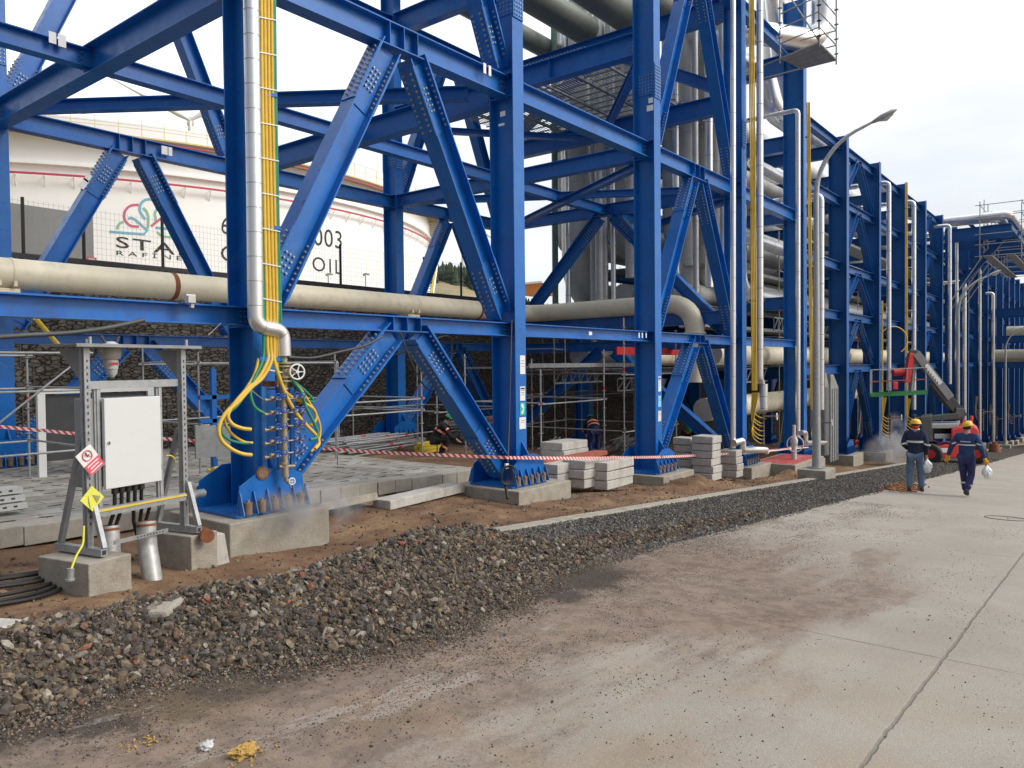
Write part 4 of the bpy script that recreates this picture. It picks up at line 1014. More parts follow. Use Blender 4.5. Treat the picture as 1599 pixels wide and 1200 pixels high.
for i, (px, X, r_, zb) in enumerate(((944, 27.0, .14, 2.4), (1012, 28.6, .42, 4.2), (1062, 29.0, .16, 3.4), (1110, 29.2, .22, 4.2), (1152, 29.5, .34, 2.9))):
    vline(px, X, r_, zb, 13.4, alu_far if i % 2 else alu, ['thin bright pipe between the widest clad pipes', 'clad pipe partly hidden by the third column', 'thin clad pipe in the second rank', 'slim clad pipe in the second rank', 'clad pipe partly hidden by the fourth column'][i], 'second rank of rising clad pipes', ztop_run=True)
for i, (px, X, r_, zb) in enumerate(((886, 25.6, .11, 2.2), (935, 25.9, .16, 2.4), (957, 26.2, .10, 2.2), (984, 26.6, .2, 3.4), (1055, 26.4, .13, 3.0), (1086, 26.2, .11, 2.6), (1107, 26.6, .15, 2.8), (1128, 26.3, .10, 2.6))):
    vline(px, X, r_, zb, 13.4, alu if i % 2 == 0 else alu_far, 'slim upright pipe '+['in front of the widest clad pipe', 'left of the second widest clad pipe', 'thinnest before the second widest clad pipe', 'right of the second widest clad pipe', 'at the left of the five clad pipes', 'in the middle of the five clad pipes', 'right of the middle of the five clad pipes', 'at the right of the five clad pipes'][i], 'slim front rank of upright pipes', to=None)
gp = mat('green_grey_pipe', (.15, .24, .19), .5)
o = pipe('green_pipe', 'slim grey green pipe standing left of the clad risers', [atX(865, 0, 26.0)+V(0, 0, 4), atX(867, 470, 26.0)-V(0, 0, 2)], .13, gp)
dgreen = mat('shaded_underside_cladding', (.20, .22, .19), .5, .2)  # dark base colour stands in for the shaded undersides of the overhead pipes
# crowns of the pipes running over the ceiling of the tall frame
for i, (Y, r_, z, lb) in enumerate(((11.6, .25, 12.8, 'front slim'), (13.0, .42, 13.0, 'second'), (14.6, .55, 13.1, 'third'), (16.4, .55, 13.1, 'fourth'), (18.6, .4, 13.1, 'rear'))):
    pipe('overhead_pipe', lb+' grey pipe lying on the top beams of the tall frame, seen from below', [(20.5 if 0 < i < 4 else 12.6, Y, z), (26.2 if 0 < i < 4 else 30, Y, z)], r_, dgreen, group='pipes over the tall frame')
gt = MB()
for k in range(26): gt.box((19+k*.46, 15.5, 9.15), (.06, 7, .03))
for k in range(6): gt.box((24.6, 12.2+k*1.2, 9.1), (11.6, .1, .08))
for k in range(60): gt.box((24.6, 12.1+k*.115, 9.17), (11.5, .02, .02))
tag(gt.build('walkway_grating', galvd), 'dark grating walkway seen from below between the third and fourth columns', 'walkway')
# pipes inside and on top of the low rack
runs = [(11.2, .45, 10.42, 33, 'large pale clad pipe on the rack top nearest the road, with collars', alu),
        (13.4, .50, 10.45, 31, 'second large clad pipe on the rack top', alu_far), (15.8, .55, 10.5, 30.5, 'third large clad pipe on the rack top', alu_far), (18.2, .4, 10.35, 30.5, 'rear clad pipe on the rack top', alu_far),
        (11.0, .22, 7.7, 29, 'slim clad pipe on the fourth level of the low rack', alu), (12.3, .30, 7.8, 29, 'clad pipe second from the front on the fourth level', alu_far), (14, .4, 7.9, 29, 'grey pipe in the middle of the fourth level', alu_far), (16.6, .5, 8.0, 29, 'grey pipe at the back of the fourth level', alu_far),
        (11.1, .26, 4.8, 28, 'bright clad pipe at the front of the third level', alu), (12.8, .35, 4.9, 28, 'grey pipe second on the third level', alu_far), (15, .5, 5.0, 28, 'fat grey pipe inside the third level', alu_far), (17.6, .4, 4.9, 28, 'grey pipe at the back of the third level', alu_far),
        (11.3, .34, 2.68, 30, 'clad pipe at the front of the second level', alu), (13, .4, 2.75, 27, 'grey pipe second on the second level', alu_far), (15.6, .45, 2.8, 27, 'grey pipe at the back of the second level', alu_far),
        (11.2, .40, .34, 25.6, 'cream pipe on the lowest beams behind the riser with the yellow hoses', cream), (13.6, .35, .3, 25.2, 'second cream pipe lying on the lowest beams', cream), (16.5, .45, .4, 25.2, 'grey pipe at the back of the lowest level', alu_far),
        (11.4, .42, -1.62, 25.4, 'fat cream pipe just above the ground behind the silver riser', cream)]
for Y, r_, z, x0, lb, m_ in runs:
    x1 = 46 if z < -1 else 105
    if m_ is alu and z > 10:
        pts = route([(28.6, Y+.9, 16), (28.6, Y+.9, 11.9), (31.5, Y+.2, 11.9), (31.8, Y, z), (x1, Y, z)], .8); o0 = V(x0, Y, z); b = LMB(o0); b.tube(pts, r_, 18)
        for k in range(24):
            X = 35+k*2.95; b.tube([(X, Y, z), (X+.1, Y, z), (X+.25, Y, z), (X+1.1, Y, z), (X+1.3, Y, z)], [r_, r_*1.14, r_*1.2, r_*1.2, r_], 18, 0, False)
        o = b.build('insulated_pipe', [m_]); o.location = o0; tag(o, lb, 'pipe')
    else: pipe('insulated_pipe', lb, [(x0, Y, z), (x1, Y, z)], r_, m_, seam=1.5, seam_m=seamd, n=14)
# cable trays under the level three beams
for z, Y, lb in ((6.4, 12, 'upper front cable tray inside the low rack'), (3.7, 12.4, 'middle cable tray inside the low rack'), (1.4, 12.6, 'lower cable tray of lattice inside the low rack'), (6.3, 16, 'rear cable tray inside the low rack')):
    b = MB(); b.box((66, Y, z), (78, 1.0, .03)); b.box((66, Y-.52, z+.06), (78, .03, .14)); b.box((66, Y+.52, z+.06), (78, .03, .14)); tag(b.build('cable_tray', galvd), lb, 'cable tray')
# lattice girders of the scaffold decks
def lattice(p0, p1, h, label_, grp='lattice girders under the scaffold decks'):
    p0, p1 = Vector(p0), Vector(p1); b = LMB(p0); b.bar(p0, p1, .05, .05); b.bar(p0+V(0, 0, h), p1+V(0, 0, h), .05, .05); n_ = max(2, int((p1-p0).length/h))
    for i in range(n_):
        a, c = p0.lerp(p1, i/n_), p0.lerp(p1, (i+1)/n_); b.bar(a, c+V(0, 0, h), .03, .03, (0, 1, .1)); b.bar(a+V(0, 0, h), a, .03, .03, (0, 1, 0))
    o = b.build('lattice_girder', galvd); o.location = p0; return tag(o, label_, 'girder', grp)
lattice((19.2, 13.5, -.55), (22, 13.5, -.55), .42, 'lattice girder under the deck left of the third column')
lattice((23, 13.5, -.9), (25, 13.5, -.9), .42, 'lattice girder under the red board deck')
lattice((27, 10.9, -.7), (30.2, 10.9, -.7), .5, 'short lattice girder behind the yellow hose riser')
lattice((31, 10.9, 1.35), (48, 10.9, 1.35), .5, 'bright lattice girder between the second and lowest pipes of the low rack')
lattice((26, 10.9, -.6), (29, 10.9, -.6), .45, 'lattice girder left of the big post with street lamp') if False else None
lattice((34, 10.9, -.75), (36, 10.9, -.75), .5, 'small lattice girder behind the street lamp')
b = MB(); b.box((20.2, 14.0, -.05), (6.4, 2.4, .05)); b.box((20.2, 12.8, .0), (6.4, .05, .12)); tag(b.build('scaffold_deck', galvd), 'grey scaffold deck behind the third column', 'scaffold deck')
b = MB(); c0, c1 = atY(963, 548, 12.2), atY(1080, 548, 12.2); b.box(((c0.x+c1.x)/2, 12.2, c0.z), (c1.x-c0.x, .05, .24)); tag(b.build('toe_board', redp), 'red toe board along the deck behind the third column', 'board')
pipe('insulated_pipe', 'pale clad pipe coming down behind the hanging platform and bending into the rack', [(30.9, 9.0, 17), (30.9, 9.0, 12.35), (27.6, 10.6, 12.1), (27.2, 12.6, 12.1), (27.2, 12.6, 16)], .42, alu, br=1.1)
pipe('insulated_pipe', 'slanting pale pipe dropping behind the silver riser at the upper right', [atY(1205, -10, 10.9), atY(1224, 165, 10.9)], .3, alu)
pipe('insulated_pipe', 'broad grey upright pipe beside the slanting pale pipe at the upper right', [atY(1212, -10, 12.5), atY(1214, 178, 12.5)], .62, alu_far)

# invented plate decks, added to keep the inside of the low rack dim
def deck(name, label_, x0, x1, y0, y1, z, m=galvd):
    b = MB(); n_ = int((x1-x0)/1.2)
    for k in range(n_): b.box((x0+(k+.5)*(x1-x0)/n_, (y0+y1)/2, z), ((x1-x0)/n_-.012, y1-y0, .04))
    for y in (y0+.2, (y0+y1)/2, y1-.2): b.box(((x0+x1)/2, y, z-.09), (x1-x0, .1, .13))
    return tag(b.build(name, m), label_, 'deck')
deck('shade_deck', 'added deck that shades the back of the top level of the low rack', 31, 108, 16.9, 19.4, 9.75)
deck('shade_deck', 'added deck that shades the back of the third level of the low rack', 31, 108, 13.6, 19.4, 4.42)
deck('shade_deck', 'added deck that shades the back of the second level of the low rack', 25, 108, 12.2, 19.4, 2.22)
deck('shade_deck', 'added deck that shades the back of the lowest level of the low rack', 25, 108, 14.6, 19.4, -.2)
# ------------------------------------------------------------------ hose manifolds
def valve_branch(root, c, side, far=False):
    """small needle valve on a branch stub; side -1 left, +1 right (X)"""
    b = MB(); 
    b.cyl((0, 0, 0), (side*.26, 0, 0), .013, 6); b.cyl((side*.11, 0, -.0), (side*.2, 0, 0), .03, 6, 1); b.cyl((side*.155, 0, 0), (side*.155, -.11, .03), .02, 6, 1); b.cyl((side*.12, .0, .01), (side*.19, 0, .02), .036, 6, 1)
    b.cyl((side*.24, 0, 0), (side*.28, 0, 0), .026, 6, 1)
    o = b.build('branch_valve', [galv, tan], root); o.location = c
    for dx, dz in ((.155, .045),) if far else ((.155, .045), (.05, .05)):
        h = MB(); h.torus((side*dx, -.13, dz), (0, 1, .3), .045, .008, 12, 5); h.bar((side*dx-.045, -.13, dz), (side*dx+.045, -.13, dz), .012, .008); h.cyl((side*dx, -.10, dz-.01), (side*dx, -.135, dz), .012, 6); h.build('handwheel', bluew, o)
    return o
mf = thing('steam_manifold', 'steam manifold on the nearest column with yellow and green hoses and handwheels', 'manifold')
YM1 = 9.18
def A(px, py, dy=0): return atY(px, py, YM1+dy)
P_ = route([A(391, -60), A(397, 300), A(399, 509), A(441, 517), A(443, 556)], .16)
b = MB(); b.tube(P_, .105, 20); seams(b, P_, .105, .33, .012, 1, .004); b.build('insulated_riser', [alu, seamd], mf)
# main valve
vc = A(446, 580); b = MB(); b.cyl(A(443, 552), A(443.5, 600), .05, 14); 
for py in (566, 571, 588, 594): b.cyl(A(443.5, py), A(443.5, py+2.6), .105, 16)
b.ball(vc, .085, 0, 12, (1, 1, 1.1)); b.cyl(vc, A(462, 581, -.12), .028, 8); o = b.build('gate_valve', tan, mf)
wc = A(464, 581, -.15); h = MB(); h.torus(wc, (-.25, -1, .05), .105, .013, 28, 6)
for k in range(5):
    a_ = 2*math.pi*k/5; u_ = V(1, -.25, 0).normalized(); h.bar(wc, wc+u_*math.cos(a_)*.1+V(0, 0, 1)*math.sin(a_)*.1, .02, .012)
h.cyl(wc+V(.01, .03, 0), wc-V(.01, .03, 0), .025, 10); h.build('handwheel', white, o)
b = MB(); b.tube([A(443.5, 596), A(443.5, 640), A(444, 700), A(446, 745)], .045, 12)
for py in (606, 618, 640, 662, 684, 705, 722): b.cyl(A(443.8, py), A(443.9, py+3), .058, 12)
b.cyl(A(446, 744), A(447, 752), .03, 8); b.build('header_pipe', tan, mf)
b = MB(); b.cyl(A(436, 729), A(460, 728), .022, 8); b.cyl(A(452, 752), A(454, 762), .016, 6); b.ball(A(450, 752), .035); o = b.build('drain_valve', tan, mf)
h = MB(); wc = A(456, 752, -.1); h.torus(wc, (-.2, -1, .1), .045, .009, 16, 5)
for k in range(2): h.bar(wc-V(0, 0, .045) if k else wc-V(.045, 0, 0), wc+V(0, 0, .045) if k else wc+V(.045, 0, 0), .01, .008)
h.build('handwheel', white, o)
rows = [(625, 623), (647, 645), (671, 666), (692, 689), (713, 708)]
ends = []
for l_, r_ in rows:
    pl = A(440, l_-1); pr = A(447, r_); o = valve_branch(mf, pl, -1); ends.append(pl+V(-.28, 0, 0)); o = valve_branch(mf, pr+V(.03, 0, 0), 1); ends.append(pr+V(.31, 0, 0))
b = MB()
for px in (412, 436, 456): b.box(A(px, 668, .14), (.07, .03, 1.15))
b.build('backing_channel', blue, mf)
b = MB(); b.box(A(422, 608, .2), (.25, .1, .02)); b.box(A(420, 600, .2), (.16, .08, .08)); b.build('rusty_bracket', rust, mf)
b = MB(); b.bar(A(405, 561, -.02), A(438, 561, -.02), .04, .06); b.build('hose_clamp', blue, mf)
for py, px in ((148, 415), (355, 421)): b = MB(); b.bar(A(px-17, py, .05), A(px+17, py+1.5, -.02), .05, .05); b.build('hose_clamp', blue, mf)
tops = [(401, grn), (406.3, yel), (411.6, yel), (417, yel), (427.5, grn)]
for px, m_ in ((422.3, yel), (424.5, grn)):
    b = MB(); b.tube([A(px+1, -60), A(px+3, 150), A(px+7, 350), A(px+10, 470), A(px+9, 560), A(px+14, 600)], .024, 9); b.build('hose', m_, mf)
# loops: paths in photo pixels from the clamp to each branch end
def hose(path, m, r_=.024, dys=None, name='hose'):
    pts = [A(x, y, (dys[i] if dys else 0)) for i, (x, y) in enumerate(path)]
    # Catmull-Rom
    out = []
    for i in range(len(pts)-1):
        p0, p1, p2, p3 = pts[max(i-1, 0)], pts[i], pts[i+1], pts[min(i+2, len(pts)-1)]
        for k in range(7):
            t = k/7; out.append(.5*((2*p1)+(p2-p0)*t+(2*p0-5*p1+4*p2-p3)*t*t+(3*p1-p0-3*p2+p3)*t**3))
    out.append(pts[-1]); b = MB(); b.tube(out, r_, 9); return b.build(name, m, mf)
for i, (px, m_) in enumerate(tops):
    x = px; up = [(x+1, -60), (x+3, 150), (x+7, 350), (x+10, 470), (x+11, 540)]
    if i == 0: p = up+[(x+8, 566), (398, 590), (391, 612), (397, 635), (412, 646)]
    elif i == 1: p = up+[(x+12, 562), (404, 590), (386, 608), (368, 628), (356, 648), (362, 662), (377, 669), (392, 671)]
    elif i == 2: p = up+[(x+12, 564), (410, 590), (392, 606), (372, 628), (352, 646), (342, 668), (346, 688), (362, 702), (378, 709), (393, 711)]
    elif i == 3: p = up+[(x+12, 566), (440, 600), (452, 628), (466, 650), (482, 668), (495, 682), (498, 693), (492, 701)]
    else: p = up+[(x+12, 560), (455, 592), (470, 612), (478, 636), (488, 656), (496, 674), (494, 684), (484, 687)]
    hose(p, m_, .026 if m_ is yel else .023, [-.0]*5+[-.03-.02*k for k in range(len(p)-5)])
hose([(404, 566), (397, 590), (372, 632), (350, 650), (345, 672), (356, 686), (376, 692), (392, 692)], grn, .02, [0, -.02, -.05, -.05, -.05, -.05, -.04, -.02])
hose([(432, 566), (436, 590), (450, 616), (476, 630), (490, 640), (494, 652), (490, 661), (484, 665)], yel, .022, [.02, .02, .02, -.04, -.05, -.05, -.05, -.03])
hose([(404, 560), (396, 588), (376, 618), (356, 640), (350, 655), (360, 676), (380, 690), (394, 692)], yel, .019, [0, -.03, -.03, -.03, -.03, -.03, -.03, -.02])
hose([(412, 560), (402, 590), (378, 620), (350, 652), (343, 676), (352, 696), (374, 708), (394, 712)], grn, .017, [0, -.01, -.02, -.02, -.02, -.02, -.02, -.02])
hose([(436, 560), (446, 585), (466, 604), (480, 624), (493, 646), (500, 668), (497, 690), (486, 706)], yel, .018, [.02]*8)
hose([(434, 556), (450, 590), (464, 600), (484, 618), (490, 628), (484, 626)], grn, .018, [.02]*6)
hose([(392, 609), (400, 616), (412, 625)], galvd, .008); hose([(400, 637), (406, 644), (413, 648)], galvd, .008)
for k in range(11):
    py = 26+k*55; b = MB(); b.bar(A(400+py*.018, py, -.03), A(431+py*.018, py+6, -.03), .008, .014); b.build('tie_wrap', white, mf)
# ------------------------------------------------------------------ cabinet stand
SO = V(3.61, 8.71, 0); SR = R(12)
def stand_xy(): pass
SZ = atY(152, 864, 8.74).z        # top of the plinth
stand = thing('support_frame', 'galvanised channel frame with sloping braces and flat sheet roof holding the white cabinet', 'frame', (SO.x, SO.y, SZ), SR)
Wd = 1.25
def bm(): return MB()
sl_post = mat('slotted_channel', (.36, .38, .39), .42, .5, var=.2, vscale=20)
for k, x in enumerate((0, Wd)):
    b = bm(); b.box((x, -.05, 1.14), (.066, .04, 2.24)); b.box((x-.028, -.02, 1.14), (.010, .06, 2.24)); b.box((x+.028, -.02, 1.14), (.010, .06, 2.24))
    for j in range(26): b.box((x+.0, -.0715, .35+j*.07), (.014, .004, .03), 1)
    b.build('post', [sl_post, dgrey], stand)
    b = bm(); b.box((x, .11, .06), (.075, .78, .075)); b.box((x, -.281, .06), (.045, .004, .045), 1); b.build('base_rail', [galv, dark], stand)
    b = bm(); b.bar((x, .44, .1), (x, .04, 1.28), .06, .05, (1, 0, 0)); b.build('brace', galvd, stand)
    b = bm(); b.bar((x+.02, -.25, .1), (x+.02, -.08, .62), .05, .05, (1, 0, 0)); b.build('brace', galv, stand)
    b = bm(); b.extr([(x, -.02, 2.24), (x, .42, 2.24), (x, .02, 1.86)], (.012, 0, 0)); b.build('gusset', galvd, stand)
for z, y, h in ((1.84, .0, .085), (.46, -.10, .09)):
    b = bm(); b.box((Wd/2, y, z), (Wd-.09, .05, h))
    if h > .086: b.box((Wd/2, y-.032, z+.02), (Wd-.09, .012, .02), 1)
    b.build('cross_rail', [galv, yelp], stand)
b = bm(); b.box((Wd/2, .14, 2.275), (1.62, .62, .02)); b.box((Wd/2, -.17, 2.265), (1.62, .02, .03)); b.build('roof_sheet', galvd, stand)
for x in (.0, Wd): b = bm(); b.cyl((x+.02, -.1, 2.28), (x+.02, -.1, 2.36), .018, 8); b.build('bolt', galv, stand)
for x in (.16, .95):
    b = bm(); b.box((x, .02, 1.10), (.075, .04, 1.46)); b.box((x-.0, -.004, 1.10), (.03, .02, 1.46)); b.build('mounting_channel', galv, stand)
# cabinet
cab = thing('control_cabinet', 'closed white electrical cabinet with blank door, bolted to the galvanised frame', 'cabinet', (SO.x, SO.y, SZ), SR)
b = bm(); b.box((.52, .16, 1.20), (.86, .28, .98)); b.build('housing', greyp, cab, bevel=.01)
cabw = mat('cabinet_white', (.64, .66, .65), .35, var=.02)
b = bm(); b.box((.55, -.045, 1.19), (.72, .05, 1.0)); b.build('door', cabw, cab, bevel=.008)
b = bm()
for z in (.82, 1.56): b.cyl((.915, -.062, z), (.915, -.062, z+.07), .012, 8)
b.build('hinge', galv, cab)
b = bm(); b.cyl((.235, -.07, 1.2), (.235, -.082, 1.2), .018, 12); b.box((.235, -.084, 1.2), (.006, .006, .024), 1); b.build('door_lock', [galv, dark], cab)
for k in range(5):
    x = .33+k*.085; b = bm(); b.cyl((x, -.02, .70), (x, -.02, .62), .035, 10); pts = [(x, -.02, .66), (x+.01, -.0, .5), (x+(.0 if k < 2 else .05+.02*k), .02, .38), (x+(-.02 if k < 2 else .12), .06, .25), (.24 if k < 2 else .72, .12, .02)]
    b.tube(pts, .021, 8); b.build('cable', black, cab)
lf = thing('lamp_fitting', 'grey bulkhead lamp with glass dome hanging under the sheet roof', 'lamp', (SO.x, SO.y, SZ), SR)
cpx = atY(173, 553, 8.9); lc = Matrix.Rotation(-SR, 3, 'Z') @ (cpx-V(SO.x, SO.y, SZ)); 
b = bm(); b.tube([lc+V(0, 0, .14), lc+V(0, 0, .10), lc+V(0, 0, .03), lc+V(0, 0, -.05), lc+V(0, 0, -.07)], [.04, .10, .115, .10, .06], 16); b.cyl(lc+V(-.14, 0, .05), lc+V(-.05, 0, .05), .03, 8); b.build('lamp_body', mat('lamp_grey', (.45, .45, .42), .5), lf)
b = bm(); b.tube([lc+V(0, 0, -.07), lc+V(0, 0, -.10), lc+V(0, 0, -.17)], [.075, .08, .07], 14); b.build('lamp_collar', mat('lamp_collar', (.5, .5, .48)), lf)
b = bm(); b.tube([lc+V(.01, -.0, -.17), lc+V(.01, 0, -.22), lc+V(.01, 0, -.265)], [.062, .055, .02], 14); b.build('glass_dome', glass, lf)
b = bm(); b.box(lc+V(-.02, -.08, -.11), (.1, .006, .025)); b.build('red_sticker', redp, lf)
for s in (-1, 1): b = bm(); b.bar(lc+V(s*.05, 0, .1), lc+V(s*.11, 0, .2), .02, .02); b.build('hanger', dgrey, lf)
# signs wired to the frame
def sign(c, w, h, rot, label_, parts):
    root = thing('warning_sign', label_, 'sign', c); root.rotation_euler = (0, R(rot), SR)
    b = MB(); b.box((0, 0, 0), (w, .006, h)); b.build('sign_plate', parts[0], root)
    return root
c = atY(141, 719, 8.6); s1 = sign(c, .205, .285, -36, 'tilted white and red prohibition sign on the left post of the frame', (white,))
b = MB(); b.box((0, -.006, -.075), (.2, .004, .125)); b.build('red_panel', pink, s1)
b = MB(); b.torus((0, -.008, .065), (0, 1, 0), .055, .006, 24, 5); b.bar((-.04, -.008, .105), (.04, -.008, .025), .004, .01, (0, 1, 0)); b.build('prohibition_ring', pink, s1)
b = MB(); b.box((.0, -.007, .075), (.015, .003, .05)); b.box((.012, -.007, .06), (.03, .003, .012)); b.box((0, -.0075, .098), (.018, .003, .014)); b.build('figure', dgrey, s1)
b = MB(); 
for k, w_ in enumerate((.15, .12, .16)): b.box((0, -.0095, -.04-.035*k), (w_, .003, .012))
b.build('lettering', white, s1)
c = atY(144, 779, 8.58); s2 = sign(c, .195, .195, 45, 'yellow diamond warning sign low on the left post of the frame', (ylab,))
rt = MB(); rt.extr([(-.028, -.006, .028), (.05, -.006, .075), (.028+.047, -.006, -.0)], (0, -.003, 0)); rt.build('triangle', mat('sign_olive', (.30, .32, .12)), s2)
b = MB()
for k in range(3): b.bar((-.06+.022*k, -.006, -.01-.022*k), (.015+.02*k, -.006, -.06-.025*k*.6), .003, .007, (0, 1, 0))
b.build('lettering', mat('sign_olive2', (.42, .44, .14)), s2)
# plinths, conduits, small items round the stand
def block(name, label_, c, d, rz=0, m=None, cat='block', group=None, bev=.012, tilt=0):
    o_ = MB(); o_.box((0, 0, 0), d); o = o_.build(name, m or conc, bevel=bev); o.location = c; o.rotation_euler = (tilt, 0, rz); return tag(o, label_, cat, group)
block('concrete_plinth', 'low concrete plinth under the left foot of the cabinet frame', (SO.x+.0, SO.y+.06, SZ-.30), (.50, .84, .60), SR)
rp = V(SO.x, SO.y, 0)+Matrix.Rotation(SR, 3, 'Z') @ V(Wd, 0, 0)
block('concrete_plinth', 'concrete plinth under the right foot of the cabinet frame', (rp.x+.04, rp.y+.14, SZ-.30), (.40, .84, .60), SR)
o = MB(); c = atY(322, 805, 9.0); o.extr([(-.16, 0, 0), (.20, 0, 0), (.11, 0, .55), (-.05, 0, .55)], (0, .4, 0)); o = o.build('concrete_wedge', conc_l, bevel=.01); o.location = (c.x+.02, 8.8, -2.62); tag(o, 'leaning concrete wedge between the right plinth and the big footing', 'block')
for i, ((x0, y0), (x1, y1), w_) in enumerate((((170, 822), (187, 960), .118), ((228, 815), (244, 945), .118))):
    P1 = atY(x0, y0, 8.85); P2 = atY(x0+2, y0+38, 8.8); P3 = atY(x1, y1, 8.55)
    root = thing('conduit_pipe', ('left' if i == 0 else 'right')+' grey cable conduit bending out of the soil under the cabinet, rusty at its mouth', 'conduit', P3)
    b = LMB(P3); b.tube(route([P1, P2, P3], .3), w_*.92, 18, 0, False); b.build('conduit_tube', mat('conduit_zinc'+str(i), (.40, .40, .39), .45, .4, var=.25, vscale=9), root)
    b = LMB(P3); b.cyl(P1-(P1-P2)*.10, P1-(P1-P2)*.2, w_*.96, 18, caps=False); b.cyl(P1+V(0, 0, .002), P1-V(0, 0, .03), w_*.80, 18, 0); b.build('rust_ring', rust, root)
b = LMB(atY(178, 848, 8.5)); p, q = atY(178, 848, 8.4), atY(262, 828, 8.75); b.bar(p, q, .01, .045, (0, 0, 1))
for k in range(9): b.bar(p.lerp(q, .4+.06*k), p.lerp(q, .425+.06*k), .014, .016, (0, 0, 1), 1)
o = b.build('perforated_strip', [galv, dark]); o.location = b.o; tag(o, 'perforated steel strip tying the two grey conduits together', 'strip')
gw_ = thing('earth_cable', 'yellow green earth cable running from the frame to a rod in the soil', 'cable', atY(108, 900, 8.1))
b = LMB(gw_.location); b.tube(route([atY(131, 822, 8.35), atY(130, 850, 8.25), atY(118, 870, 8.15), atY(111, 890, 8.1)], .2), .011, 6); b.build('cable_run', mat('earth_yellow', (.62, .62, .05), .5), gw_)
b = LMB(gw_.location); b.cyl(atY(110, 888, 8.1), atY(109, 905, 8.1), .035, 10); b.cyl(atY(109, 904, 8.1), atY(109, 907, 8.1), .045, 10); b.build('earth_rod', galv, gw_)
b = LMB(atY(262, 715, 9)); b.tube(route([atY(259, 712, 8.95), atY(266, 711, 8.95), atY(273, 716, 8.95), atY(274, 726, 9)], .1), .009, 6); o = b.build('earth_cable', yelp); o.location = b.o; tag(o, 'short yellow cable loop beside the right post of the cabinet frame', 'cable')
b = MB(); c = atY(317, 835, 8.7); b.cyl(c-V(.05, .12, 0), c+V(.05, .2, 0), .05, 10); b.cyl(c-V(.02, .14, 0), c-V(.01, .10, 0), .085, 10); b.cyl(c+V(.02, .04, 0), c+V(.03, .08, 0), .085, 10); tag(b.build('flanged_stub', rust), 'rust red flanged pipe stub by the concrete wedge', 'pipe stub')
b = MB(); c = atY(298, 775, 9.75); b.tube(route([atY(299, 800, 9.7), atY(299, 773, 9.7), atY(318, 770, 9.75)], .08), .055, 10); tag(b.build('vent_pipe', galvd), 'short grey bent pipe stub left of the big footing', 'pipe stub')
# black cables on the soil at the left edge
for i in range(7):
    y0 = 8.3+.25*i; b = MB(); pts = [V(-1.2, y0+.4+.1*i, 0), V(.8, y0+.5*math.sin(i), 0), V(2.2, y0-.15+.2*math.cos(i*2), 0), V(3.1, y0*.6+3.5+.1*math.sin(i*3), 0), V(3.5, 8.9+.07*i, 0)]
    pts = [V(p.x, p.y, zz(p.x, p.y)+.03+.012*i) for p in pts]; b.tube(route(pts, 1.2), .022, 7); tag(b.build('ground_cable', black), 'black cable of the tangle on the soil at the left edge', 'cable', 'black cables on the soil at the left')
c = atG(8, 948, -.1); block('broken_slab', 'pale broken concrete slab lying at the left edge behind the gravel bank', (c.x-.1, c.y+.25, zg(c.x-.1, c.y+.25)+.05), (.42, .5, .12), .5, conc_l, 'slab', bev=.03)
# ------------------------------------------------------------------ stacked concrete blocks
def stack(px, py, Y, n, d, base_dz, labels, group, rz=0, jit=.03, skip=0):
    r0 = atY(px, py, Y); out = []
    for k in range(n):
        z = r0.z+d[2]*(k+.5)+k*.012
        b = MB(); b.box((d[0]/2, d[1]/2, 0), d); o = b.build('concrete_block', conc_l, bevel=.018)
        o.location = (r0.x+random.uniform(-jit, jit), r0.y+random.uniform(-jit, jit), z); o.rotation_euler = (random.uniform(-.012, .012), random.uniform(-.012, .012), rz+random.uniform(-.035, .035))
        tag(o, labels[k] if isinstance(labels, list) else labels, 'concrete block', group); out.append(o)
    return out
G1 = 'concrete blocks stacked left of the third column'
G2 = 'concrete blocks stacked right of the third column'
od = ['bottom', 'second from the bottom', 'third from the bottom', 'fourth from the bottom', 'fifth from the bottom', 'topmost']
stack(948, 766, 9.05, 3, (1.25, .60, .2), 0, [x+' block of the right front stack left of the third column' for x in ('bottom', 'middle', 'top')], G1)
stack(913, 764, 9.35, 3, (.62, .62, .2), 0, [x+' block of the narrow stack between two wider ones' for x in ('bottom', 'middle', 'top')], G1)
stack(872, 758, 9.75, 2, (.75, .7, .22), 0, [x+' block of the low stack beside the second footing' for x in ('lower', 'upper')], G1)
stack(880, 718, 10.9, 2, (1.15, .7, .2), 0, [x+' long block lying crosswise over the red timber' for x in ('lower', 'upper')], G1)
c0, c1 = atY(846, 724, 10.3), atY(942, 727, 10.3); b = MB(); b.box(((c0.x+c1.x)/2, 10.35, c0.z), (c1.x-c0.x, .35, .1)); tag(b.build('red_timber', redd), 'weathered red timber under the upper concrete blocks', 'timber')
block('concrete_block', 'support block at the back under the red timber', ((c0.x+c1.x)/2, 11.2, c0.z-.38), (1.5, .9, .6), 0, conc_l, 'concrete block', G1)
stack(1112, 752, 8.75, 6, (.62, .62, .195), 0, [x+' block of the tall six high stack' for x in od], G2)
stack(1079, 741, 9.5, 5, (.5, .55, .195), 0, [x+' block of the stack behind the six high stack' for x in (od[:4]+['topmost'])], G2)
stack(1150, 747, 8.95, 4, (.50, .55, .195), 0, [x+' block of the right hand stack by the silver riser' for x in ('bottom', 'second from the bottom', 'third from the bottom', 'topmost')], G2)
p, q = atY(662, 776, 10.35), atY(722, 768, 10.5)
block('kerb_stone', 'long pale kerb stone lying on the soil in front of the paving', atY(664, 777, 10.35)+V(0, .1, .03), (2.25, .42, .17), .10, conc_l, 'kerb stone', bev=.015)
c = atY(545, 792, 10.4); block('tilted_slab', 'pale slab tipped against the paving edge beside the drifting steam', (c.x-.1, 10.75, c.z+.0), (1.6, .7, .14), .06, conc, 'slab', tilt=R(-14))
